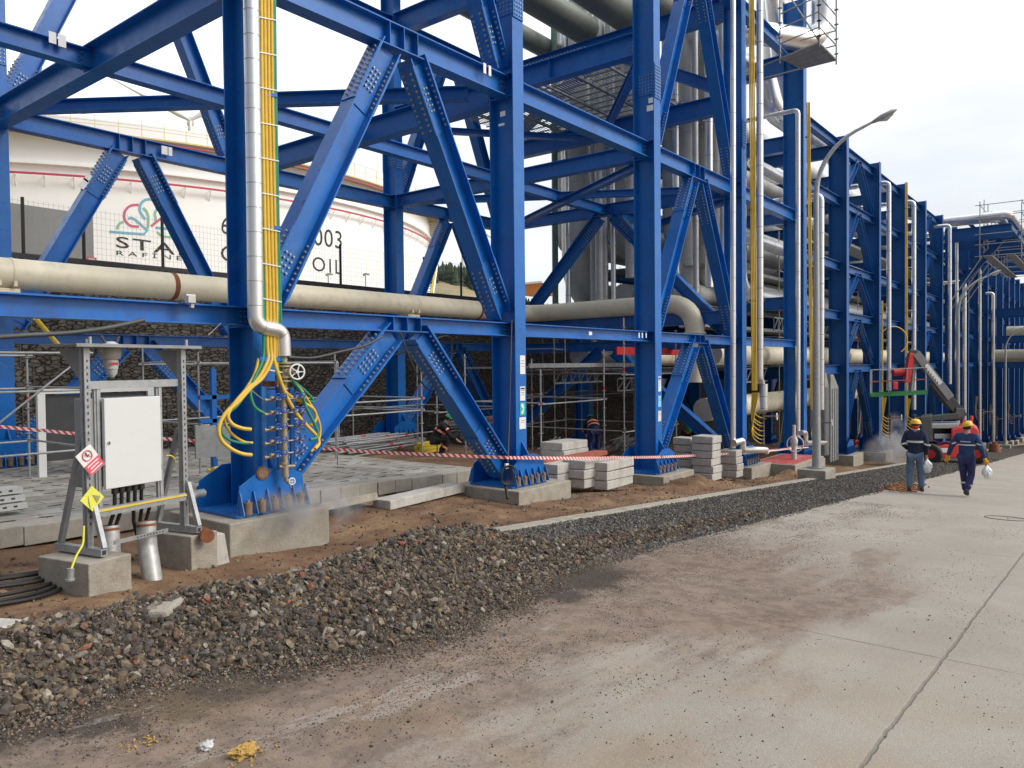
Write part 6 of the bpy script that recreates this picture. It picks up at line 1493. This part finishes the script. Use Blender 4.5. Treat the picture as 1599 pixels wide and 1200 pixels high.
pipe('condensate_pipe', 'pale elbowed pipe to the right of the post with the handwheel', [atY(1251, 676, 9.0), atY(1258, 676, 9.0), atY(1258, 692, 9.0), atY(1286, 692, 9.0)], .09, alu, br=.12)
b = LMB(atY(1160, 709, 9)); b.cyl(atY(1160, 709, 9), atY(1262, 699, 9), .02, 7); b.cyl(atY(1196, 706, 9), atY(1198, 706, 9), .08, 8); o = b.build('small_pipe', white); o.location = b.o; tag(o, 'thin white pipe running low toward the post with the handwheel', 'pipe')
sh = thing('cable_trunking', 'tall grey ribbed metal trunking with sloping top right of the street lamp', 'trunking')
for px0, px1, Y, yt, yb in ((1288, 1294, 9.4, 582, 712), (1297, 1309, 9.35, 585, 722)):
    p, q = atY(px0, 600, Y), atY(px1, 600, Y); zt, zb = atY(px0, yt, Y).z, atY(px0, yb, Y).z
    b = MB(); w_ = q.x-p.x; b.extr([(p.x, Y, zb), (q.x, Y, zb), (q.x, Y, zt-.55), (p.x+w_*.35, Y, zt), (p.x, Y, zt)], (0, .35, 0)); b.build('trunk_panel', galvd, sh)
    for k in range(3): b = MB(); x_ = p.x+w_*(.2+.3*k); b.box((x_, Y-.02, (zb+zt-.6)/2), (.05, .035, zt-.6-zb)); b.build('rib', galv, sh)
# ------------------------------------------------------------------ people
def skinned(name, chains, m, parent, sub=2, root_i=0):
    """chains: list of lists of (x,y,z,r); shared first points join by position"""
    vs, rs, es, idx = [], [], [], {}
    def vid(p):
        k = tuple(round(c_, 4) for c_ in p[:3])
        if k not in idx: idx[k] = len(vs); vs.append(p[:3]); rs.append(p[3])
        return idx[k]
    for ch in chains:
        ids = [vid(p) for p in ch]
        es += [(a, b_) for a, b_ in zip(ids, ids[1:]) if a != b_]
    me = bpy.data.meshes.new(name); me.from_pydata(vs, es, []); me.materials.append(m)
    o = bpy.data.objects.new(name, me); COL.objects.link(o); o.parent = parent
    sk_ = o.modifiers.new('skin', 'SKIN'); sk_.use_smooth_shade = True
    for i, sv in enumerate(me.skin_vertices[0].data):
        r_ = rs[i]; sv.radius = r_ if isinstance(r_, tuple) else (r_, r_); sv.use_root = (i == root_i)
    sb = o.modifiers.new('subsurf', 'SUBSURF'); sb.levels = sub; sb.render_levels = sub
    # freeze to a plain mesh
    dg = bpy.context.evaluated_depsgraph_get(); bpy.context.view_layer.update(); me2 = bpy.data.meshes.new_from_object(o.evaluated_get(dg)); o.modifiers.clear(); o.data = me2
    if not me2.materials: me2.materials.append(m)
    return o
def L3v(a, b_, t): return tuple(a[i]+(b_[i]-a[i])*t for i in range(3))
def person(label_, loc, rz, J, top, legs, helm, gl=None, bands=None, boots=shoe, group=None, face=True):
    """J: joints in metres, x to the figure's right, y forward, z up"""
    root = thing('person', label_, 'person', loc, rz, group)
    P_ = J['pelvis']; C_ = J['chest']; Nk = J['neck']; H = J['head']
    def w_(p, r_): return (*p, r_)
    ch = [[w_(P_, (.13, .10)), w_(L3v(P_, C_, .5), (.125, .095)), w_(C_, (.145, .105)), w_(Nk, .058), w_(L3v(Nk, H, .55), .07), w_(H, (.082, .096)), w_(L3v(Nk, H, 1.7), .05)]]
    for s_ in 'lr':
        sh_, el, wr, hp_, kn, an, toe = (J[k+s_] for k in ('sh', 'el', 'wr', 'hip', 'kn', 'an', 'toe'))
        d = (Vector(wr)-Vector(el)).normalized(); hand = tuple(Vector(wr)+d*.075)
        ch.append([w_(C_, (.145, .105)), w_(sh_, .062), w_(el, .043), w_(wr, .028), w_(hand, (.036, .018))])
        sd = d.cross(V(0, 1, 0.01)).normalized()
        for k in range(4): off = sd*(.024-.016*k); ln = (.062, .072, .068, .052)[k]; b0 = Vector(hand)+d*.012+off; ch.append([w_(hand, (.036, .018)), w_(b0, .009), w_(b0+d*ln*.5+V(0, .006, 0), .0085), w_(b0+d*ln+V(0, .02, 0), .007)])
        tb = Vector(wr)+d*.03; ch.append([w_(hand, (.036, .018)), w_(tb+sd*.035+V(0, .01, 0), .010), w_(tb+sd*.05+d*.03+V(0, .02, 0), .008)])
        ch.append([w_(P_, (.13, .10)), w_(hp_, .088), w_(kn, .058), w_(an, .04), w_(toe, .034)])
    skinned('body', ch, skin, root, 1)
    # face: nose, ears
    hv = Vector(H); f = Vector(J.get('face', (0, 1, 0))).normalized(); sd = f.cross(V(0, 0, 1)).normalized(); uu = sd.cross(f)
    b = MB(); b.ball(hv+f*.098-uu*.01, .016, 0, 6)
    for q in (-1, 1): b.ball(hv+sd*q*.082-uu*.005, .022, 0, 6, (.5, 1, 1.3))
    b.build('face_features', skin, root)
    b = MB(); 
    for q in (-1, 1): b.ball(hv+f*.086+sd*q*.032+uu*.015, .010, 0, 6)
    b.box(hv+f*.090-uu*.045, (.04, .01, .008)); b.build('eyes_and_mouth', hairm, root)
    b = MB(); b.ball(hv+uu*.015-f*.012, .098, 0, 12, (.9, 1.0, .9)); b.build('hair', hairm, root)
    # clothes
    ch = [[w_(tuple(Vector(P_)-V(0, 0, .10)), (.178, .145)), w_(P_, (.172, .137)), w_(L3v(P_, C_, .5), (.165, .13)), w_(C_, (.18, .135)), w_(L3v(C_, Nk, .75), (.10, .09))]]
    for s_ in 'lr':
        sh_, el, wr = (J[k+s_] for k in ('sh', 'el', 'wr')); ch.append([w_(C_, (.18, .135)), w_(sh_, .085), w_(L3v(sh_, el, .5), .072), w_(el, .062), w_(L3v(el, wr, .92), .048)])
    skinned('jacket', ch, top, root)
    ch = []
    for s_ in 'lr':
        hp_, kn, an = (J[k+s_] for k in ('hip', 'kn', 'an')); ch.append([w_(P_, (.155, .125)), w_(hp_, .105), w_(L3v(hp_, kn, .5), .095), w_(kn, .077), w_(L3v(kn, an, .5), .075), w_(L3v(kn, an, .96), .07)])
    skinned('trousers', ch, legs, root)
    for s_ in 'lr':
        an, toe = Vector(J['an'+s_]), Vector(J['toe'+s_]); skinned('boot', [[w_(tuple(an+V(0, 0, .05)), .055), w_(tuple(an-V(0, 0, .035)), .052), w_(tuple((an+toe)/2-V(0, 0, .02)), (.048, .04)), w_(tuple(toe), (.045, .035))]], boots, root)
    if gl:
        for s_ in 'lr':
            el, wr = Vector(J['el'+s_]), Vector(J['wr'+s_]); d = (wr-el).normalized(); sd = d.cross(V(0, 1, .01)).normalized(); hand = wr+d*.08
            ch = [[w_(tuple(wr-d*.04), .045), w_(tuple(wr+d*.02), .042), w_(tuple(hand), (.046, .028))]]
            for k in range(4): off = sd*(.03-.02*k); b0 = hand+d*.01+off; ch.append([w_(tuple(hand), (.046, .028)), w_(tuple(b0), .014), w_(tuple(b0+d*.06+V(0, .02, 0)), .012)])
            ch.append([w_(tuple(hand), (.046, .028)), w_(tuple(wr+d*.04+sd*.05), .015), w_(tuple(wr+d*.08+sd*.06), .012)]); skinned('glove', ch, gl, root, 1)
    # helmet: shell, brim
    if helm:
        b = MB(); R0 = Matrix((sd, f, uu)).transposed(); c_ = hv+uu*.035
        ring_ = []
        for i in range(7):
            th = math.pi/2*i/6
            ring_ += [c_+R0 @ V(math.sin(th)**.65*math.cos(2*math.pi*k/20)*.118, math.sin(th)**.65*math.sin(2*math.pi*k/20)*.142, math.cos(th)*.112) for k in range(20)]
        b.add(ring_, [(i*20+k, (i+1)*20+k, (i+1)*20+(k+1) % 20, i*20+(k+1) % 20) for i in range(6) for k in range(20)], 0, True)
        b.extr([c_+R0 @ V(math.cos(a_)*.118, .04+math.sin(a_)*.145, -.0) for a_ in [math.pi*k/10 for k in range(11)]], R0 @ V(0, .0, .012)); b.tube([c_+R0 @ V(math.cos(a_)*.120, math.sin(a_)*.144, .0) for a_ in [2*math.pi*k/24 for k in range(25)]], .008, 5)
        b.tube([c_+R0 @ V(0, y_, z_) for y_, z_ in ((-.13, .05), (-.08, .095), (0, .112), (.08, .095), (.13, .05))], .012, 6); b.build('helmet', helm, root)
    for nm, p, q, r_, m_ in (bands or []):
        b = MB(); p, q = Vector(p), Vector(q); b.cyl(p, q, r_, 16, 0, caps=False)
        b.build(nm, m_, root)
    return root
def oval_band(root, c, ax_, rx, ry, h, m):
    """reflective band: an oval hoop of height h round axis ax_"""
    ax_ = Vector(ax_).normalized(); u = V(1, 0, 0)-ax_*ax_.x; u.normalize(); w = ax_.cross(u); c = Vector(c); n = 28; vs = []
    for z in (-h/2, h/2):
        for k in range(n): t = 2*math.pi*k/n; vs.append(c+ax_*z+u*math.cos(t)*rx+w*math.sin(t)*ry)
    b = MB(); b.add(vs, [(k, (k+1) % n, n+(k+1) % n, n+k) for k in range(n)], 0, True); return b.build('reflective_band', m, root)
def bag(root_label, p, s=1.0):
    bmx = bmesh.new(); bmesh.ops.create_icosphere(bmx, subdivisions=4, radius=1)
    for v in bmx.verts:
        z = v.co.z; k = .16*(1-.75*smooth(.1, 1, z)); n_ = 1+.22*noise.noise(v.co*2.3)+.1*noise.noise(v.co*6)
        v.co = V(v.co.x*k*n_*.9, v.co.y*k*n_*.7, (z-1)*.19*(1+.1*noise.noise(v.co*3)))*s
    me = bpy.data.meshes.new('plastic_bag'); bmx.to_mesh(me); bmx.free(); me.materials.append(bagw)
    for f_ in me.polygons: f_.use_smooth = True
    o = bpy.data.objects.new('plastic_bag', me); COL.objects.link(o); o.location = p; return tag(o, root_label, 'bag')
# walker on the left: jacket and jeans, seen from behind
HD = -math.pi/2+.10       # facing along +X (down the road)
J1 = dict(pelvis=(0, 0, .93), chest=(0, .02, 1.30), neck=(0, .03, 1.47), head=(0, .06, 1.60), face=(0, 1, -.05),
          shl=(-.18, .02, 1.40), ell=(-.25, -.03, 1.14), wrl=(-.13, .12, 1.0), shr=(.18, .02, 1.40), elr=(.23, -.02, 1.13), wrr=(.22, .06, .88),
          hipl=(-.09, 0, .88), knl=(-.115, .03, .49), anl=(-.12, -.03, .09), toel=(-.13, .12, .045), hipr=(.09, 0, .88), knr=(.11, .07, .48), anr=(.13, .05, .10), toer=(.14, .20, .045))
g1 = atG(1429, 770); p1 = person('walking man in dark jacket and jeans with yellow helmet, seen from behind on the road', g1, HD, J1, navy, denim, helm_y)
p1.scale = (1.05, 1.0, 1.03)
oval_band(p1, (0, -.0, 1.22), (0, 0, 1), .192, .147, .045, refl)
for s_ in (-1, 1): oval_band(p1, (s_*.243, -.028, 1.16), (s_*.25, 0, 1), .073, .073, .04, refl)
b = MB(); b.torus((0, .045, 1.50), (0, .1, 1), .075, .022, 16, 6); b.build('collar', refl, p1)
b = MB(); b.ball((.0, -.03, 1.555), .075, 0, 10, (1.15, .8, .6)); b.build('neck_guard', redc, p1)
M1 = Matrix.Translation(g1) @ Matrix.Rotation(HD, 4, 'Z')
bag('crumpled grey white bag carried by the walker in jeans', M1 @ V(.25, .08, .86), .95)
# walker on the right: blue coverall
HD2 = -math.pi/2-.02
J2 = dict(pelvis=(0, 0, .92), chest=(0, .02, 1.29), neck=(0, .03, 1.46), head=(.0, .06, 1.59), face=(-.05, 1, 0),
          shl=(-.19, .02, 1.39), ell=(-.30, -.02, 1.13), wrl=(-.38, .04, .90), shr=(.19, .02, 1.39), elr=(.29, -.02, 1.13), wrr=(.355, .03, .88),
          hipl=(-.09, 0, .88), knl=(-.07, .08, .50), anl=(-.03, .12, .09), toel=(-.04, .27, .05), hipr=(.09, 0, .88), knr=(.09, .03, .48), anr=(.04, -.22, .17), toer=(.04, -.12, .06))
g2 = atG(1509, 776); p2 = person('walking man in blue coverall with yellow helmet and gloves, seen from behind', g2, HD2, J2, navyc, navyp, helm_y, gl=glove)
p2.scale = (1.04, 1.0, 1.03)
oval_band(p2, (0, -.0, 1.20), (0, 0, 1), .190, .145, .028, refl)
for s_ in (-1, 1): oval_band(p2, (s_*.255, -.0, 1.22), (s_*.42, 0, 1), .076, .076, .03, refl)
for s_, x_, y_ in ((1, .07, -.11), (-1, -.05, .10)): oval_band(p2, (x_, y_, .30), (0, .35*-s_, 1), .082, .082, .06, refl)
b = MB()
for k in range(9): b.box((-.09+.022*k, -.151+abs(k-4)*.003, 1.275), (.014, .006, .02 if k else .03))
b.build('back_lettering', white, p2)
M2 = Matrix.Translation(g2) @ Matrix.Rotation(HD2, 4, 'Z')
bag('white plastic bag swinging from the right hand of the coverall walker', M2 @ V(.41, .05, .80), .9)
# kneeling and stooping workers inside the frame
def crouch(dx=0): return dict(pelvis=(0, -.12, .48), chest=(0, .12, .80), neck=(0, .24, .93), head=(0, .32, 1.02), face=(0, 1, -.6),
          shl=(-.18, .14, .86), ell=(-.24, .30, .62), wrl=(-.12, .48, .48), shr=(.18, .14, .86), elr=(.26, .28, .60), wrr=(.14, .50, .46),
          hipl=(-.10, -.08, .46), knl=(-.20, .28, .46), anl=(-.17, .06, .09), toel=(-.18, .2, .045), hipr=(.10, -.08, .46), knr=(.20, .28, .46), anr=(.17, .06, .09), toer=(.18, .2, .045))
c = atY(690, 714, 14.6); zc = zz(c.x, 14.6)
p3 = person('crouching worker in black with green helmet beside the racked scaffold tubes', (c.x-.15, 14.6, zc), -2.3, crouch(), blackc, blackc, helm_g)
oval_band(p3, (0, .06, .70), (0, .7, 1), .205, .165, .06, orr)
for s_ in (-1, 1): oval_band(p3, (s_*.21, .22, .74), (s_*.3, .8, -1), .075, .075, .05, orr); oval_band(p3, (s_*.185, .17, .27), (0, .5, .8), .082, .082, .05, orr)
J4 = dict(pelvis=(0, -.1, .86), chest=(0, .22, 1.08), neck=(0, .37, 1.16), head=(0, .46, 1.20), face=(0, 1, -1.0),
          shl=(-.18, .26, 1.12), ell=(-.24, .38, .88), wrl=(-.16, .52, .68), shr=(.18, .26, 1.12), elr=(.26, .40, .90), wrr=(.2, .60, .74),
          hipl=(-.10, -.08, .82), knl=(-.13, .05, .45), anl=(-.13, -.04, .09), toel=(-.14, .1, .045), hipr=(.10, -.08, .82), knr=(.13, .05, .45), anr=(.13, -.04, .09), toer=(.14, .1, .045))
c = atY(928, 700, 13.6); p4 = person('stooping worker in dark clothes with orange reflective bands behind the concrete blocks', (c.x, 13.6, zz(c.x, 13.6)+.02), -.75, J4, navy, navyp, helm_g)
oval_band(p4, (0, .06, .97), (0, 1, .7), .205, .165, .07, orr); oval_band(p4, (0, .19, 1.06), (0, 1, .7), .205, .165, .07, orr)
for s_ in (-1, 1): oval_band(p4, (s_*.24, .45, .81), (0, .5, -1), .06, .06, .05, orr)
c = atY(1072, 690, 12.9); p5 = person('worker with green helmet half hidden in the shade right of the third column', (c.x, 12.9, zz(c.x, 12.9)+.1), 2.2, J4, blackc, blackc, helm_g)
oval_band(p5, (0, .10, .99), (0, 1, .7), .19, .15, .06, refl)
c = atY(1331, 690, 11.0); p6 = person('worker in red clothing crouching between the far columns near the steam', (c.x, 11.0, zz(c.x, 11.0)+.05), 2.4, crouch(), redc, redc, None)
# ------------------------------------------------------------------ boom lift
LC = atG(1482, 722); LD = LC.dot(FW); 
def LP(px, py, dd=0.0): return atD(px-3, py, LD+dd)
HL = math.atan2((RT.y), (RT.x))
lift = thing('boom_lift', 'red and grey boom lift with raised folded boom and green rimmed basket', 'boom lift', (0, 0, 0))
depthv = V(LC.x, LC.y, 0).normalized()
def lbox(pxa, pya, pxb, pyb, d0, d1, m, name, bev=.03, par=None):
    """box spanning photo pixels a..b (at mid depth) and d0..d1 metres in depth"""
    a, c_ = LP(pxa, pya), LP(pxb, pyb); b = MB()
    q = [a, V(c_.x, c_.y, a.z), c_, V(a.x, a.y, c_.z)]; b.extr([p+depthv*d0 for p in q], depthv*(d1-d0)); o = b.build(name, m, par or lift, bevel=bev); return o
def lpoly(pts, d0, d1, m, name, bev=.03, par=None):
    b = MB(); b.extr([LP(x, y)+depthv*d0 for x, y in pts], depthv*(d1-d0)); return b.build(name, m, par or lift, bevel=bev)
lpoly([(1452, 708), (1458, 697), (1478, 692), (1530, 692), (1540, 700), (1540, 712), (1460, 712)], -.9, .9, redp, 'chassis')
lbox(1472, 704, 1488, 697, -.93, -.90, white, 'data_plate', 0)
for x, d in ((1457, -.85), (1457, .85), (1526, -.85), (1526, .85)):
    cw = LP(x, 706)+depthv*d; root = empty('wheel', (0, 0, 0)); root.parent = lift; b = MB(); ax = depthv
    b.torus(cw, ax, .33, .15, 24, 10); b.cyl(cw-ax*.15, cw+ax*.15, .34, 20); b.build('tyre', black, root); b = MB(); b.cyl(cw-ax*.165, cw+ax*.165, .2, 14); b.build('rim', redp, root)
lpoly([(1444, 688), (1441, 650), (1458, 648), (1460, 688)], -.8, .9, dgrey, 'battery_box')
lbox(1458, 668, 1500, 660, -.7, .7, greyp, 'turntable_arm'); lbox(1462, 684, 1500, 676, -.6, .6, greyp, 'lower_arm'); lbox(1462, 676, 1496, 668, -.3, .3, black, 'hydraulic_bay', 0)
lpoly([(1458, 649), (1500, 644), (1502, 654), (1458, 657)], -.3, .3, dgrey, 'riser_arm')
lpoly([(1488, 688), (1488, 668), (1500, 664), (1520, 661), (1530, 668), (1533, 688)], -.85, .85, redp, 'engine_hood', .08)
lpoly([(1504, 664), (1506, 655), (1512, 655), (1513, 664)], -.4, .0, redp, 'hood_cap')
b = MB(); cbk = LP(1520, 660); b.cyl(cbk, cbk+V(0, 0, .12), .05, 10); b.cyl(cbk+V(0, 0, .12), cbk+V(0, 0, .30), .07, 12); b.build('beacon', org, lift)
def arm(a, c_, w, h, m, name, d=0.): 
    p, q = LP(*a, d), LP(*c_, d); b = MB(); b.bar(p, q, w, h, V(0, 0, 1)); return b.build(name, m, lift, bevel=.02)
arm((1497, 652), (1499, 638), .4, .5, dgrey, 'boom_pivot')
arm((1505, 652), (1460, 597), .34, .46, dgrey, 'main_boom'); arm((1486, 622), (1432, 552), .26, .36, mat('boom_grey', (.22, .22, .23), .5), 'telescopic_boom', -.1)
o = arm((1470, 600), (1446, 570), .27, .22, white, 'boom_decal', -.1)
b = MB()
for k in range(7): p = LP(1467-3.3*k, 597.5-4.2*k, -.1)-depthv*.14; b.box(p, (.05, .03, .10), 0)
b.build('boom_lettering', dgrey, o)
lpoly([(1424, 546), (1436, 547), (1444, 562), (1438, 566), (1430, 556), (1420, 566), (1416, 562)], -.2, .1, dgrey, 'boom_head')
arm((1426, 552), (1418, 598), .2, .28, redp, 'jib_arm', -.1); arm((1432, 556), (1426, 612), .16, .16, greyp, 'jib_link', .05)
b = MB(); p, q = LP(1397, 582), LP(1421, 580); b.cyl(p, q, .17, 14); b.build('rotator', redp, lift)
lbox(1399, 608, 1406, 596, -.7, -.5, redp, 'control_box')
# basket
bk_ = empty('basket', (0, 0, 0)); bk_.parent = lift
def bp_(px, py, d): return LP(px, py)+depthv*d
b = MB(); q = [bp_(1363, 616, -.45), bp_(1449, 612, -.45), bp_(1449, 612, .45), bp_(1363, 616, .45)]; b.extr(q, V(0, 0, .04)); b.build('floor', galvd, bk_)
b = MB(); qq = [p+V(0, 0, -.02) for p in q]; 
for i in range(4): b.bar(qq[i], qq[(i+1) % 4], .09, .17)
b.build('green_bumper', mat('green_foam', (.02, .20, .06), .7), bk_)
for z, m_ in ((1.12, galv), (.58, redd)):
    b = MB()
    for i in range(4): b.bar(q[i]+V(0, 0, z), q[(i+1) % 4]+V(0, 0, z), .035, .035)
    b.build('guard_rail', m_, bk_)
for i in range(4):
    for t in (0, .33, .66):
        p = q[i].lerp(q[(i+1) % 4], t); b = MB(); b.cyl(p, p+V(0, 0, 1.12), .018, 6); b.build('rail_post', galv, bk_)
# distant odds and ends at the foot of the rack beyond the lift
for i, (px, py, w_) in enumerate(((1553, 700, .5),)):
    c = atG(px, py+6); b = MB(); b.cyl(V(c.x, c.y, c.z), V(c.x, c.y, c.z+.55), .38, 12, 0, .30); b.cyl(V(c.x, c.y, c.z+.55), V(c.x, c.y, c.z+.7), .16, 10); tag(b.build('orange_cone_base', mat('rust_orange', (.24, .09, .05), .8)), 'rusty orange drum at the foot of the farthest slim riser', 'drum')
for i, (px, py) in enumerate(((1520, 690), (1543, 684), (1568, 686))):
    c = atG(px, py+6); b = MB()
    for k in range(3): b.cyl(V(c.x, c.y+1.2, c.z+.28*k), V(c.x, c.y+1.2, c.z+.28*k+.24), .95-.1*i, 16)
    tag(b.build('stacked_rings', conc_l), ('left', 'middle', 'right')[i]+' pile of pale round concrete rings at the far foot of the rack', 'concrete rings', 'concrete ring piles')
# ------------------------------------------------------------------ drifting steam
def steam(c, rad, dens, label_, seed, sc=(1, 1, 1), rot=0):
    bmx = bmesh.new(); bmesh.ops.create_icosphere(bmx, subdivisions=3, radius=1)
    for v in bmx.verts: v.co = V(v.co.x*rad*sc[0], v.co.y*rad*sc[1], v.co.z*rad*sc[2])
    me = bpy.data.meshes.new('steam'); bmx.to_mesh(me); bmx.free()
    o = bpy.data.objects.new('steam', me); COL.objects.link(o); o.location = c; o.rotation_euler = (0, 0, rot)
    m = bpy.data.materials.new('steam'); m.use_nodes = True; t = m.node_tree; t.nodes.remove(t.nodes['Principled BSDF']); out = t.nodes['Material Output']
    vol = N(t, 'ShaderNodeVolumePrincipled'); vol.inputs['Color'].default_value = (.93, .93, .95, 1); vol.inputs['Anisotropy'].default_value = .1
    tc_ = N(t, 'ShaderNodeTexCoord'); mp_ = N(t, 'ShaderNodeMapping'); mp_.inputs['Location'].default_value = (seed, seed*2.1, 0); t.links.new(tc_.outputs['Object'], mp_.inputs[0])
    n_ = N(t, 'ShaderNodeTexNoise'); n_.inputs['Scale'].default_value = 2.2/rad; n_.inputs['Detail'].default_value = 5; n_.inputs['Distortion'].default_value = .6; t.links.new(mp_.outputs[0], n_.inputs['Vector'])
    dv = N(t, 'ShaderNodeVectorMath', operation='DIVIDE'); dv.inputs[1].default_value = (rad*sc[0], rad*sc[1], rad*sc[2]); t.links.new(tc_.outputs['Object'], dv.inputs[0])
    ln = N(t, 'ShaderNodeVectorMath', operation='LENGTH'); t.links.new(dv.outputs[0], ln.inputs[0])
    fall = N(t, 'ShaderNodeMapRange'); fall.interpolation_type = 'SMOOTHSTEP'; fall.inputs[1].default_value = .95; fall.inputs[2].default_value = .15; t.links.new(ln.outputs['Value'], fall.inputs[0])
    mr_ = N(t, 'ShaderNodeMapRange'); mr_.inputs[1].default_value = .42; mr_.inputs[2].default_value = .70; mr_.inputs[4].default_value = dens; t.links.new(n_.outputs['Fac'], mr_.inputs[0])
    mu = N(t, 'ShaderNodeMath', operation='MULTIPLY'); t.links.new(fall.outputs[0], mu.inputs[0]); t.links.new(mr_.outputs[0], mu.inputs[1]); t.links.new(mu.outputs[0], vol.inputs['Density']); t.links.new(vol.outputs[0], out.inputs['Volume'])
    me.materials.append(m); return tag(o, label_, 'steam', kind='stuff')
steam(atY(478, 795, 9.0), .85, 4.2, 'thin steam drifting from the manifold drain over the big footing', 3.1, (1.5, .8, .55))
steam(atY(1385, 712, 9.0), 1.9, 2.6, 'cloud of white steam rising behind the walker in jeans', 1.7, (1.3, .7, .75))
steam(atY(1398, 680, 9.2), 1.2, 2.0, 'wisp of steam rising up the hose manifold', 5.3, (.7, .6, 1.3))
SC.cycles.volume_step_rate = 2
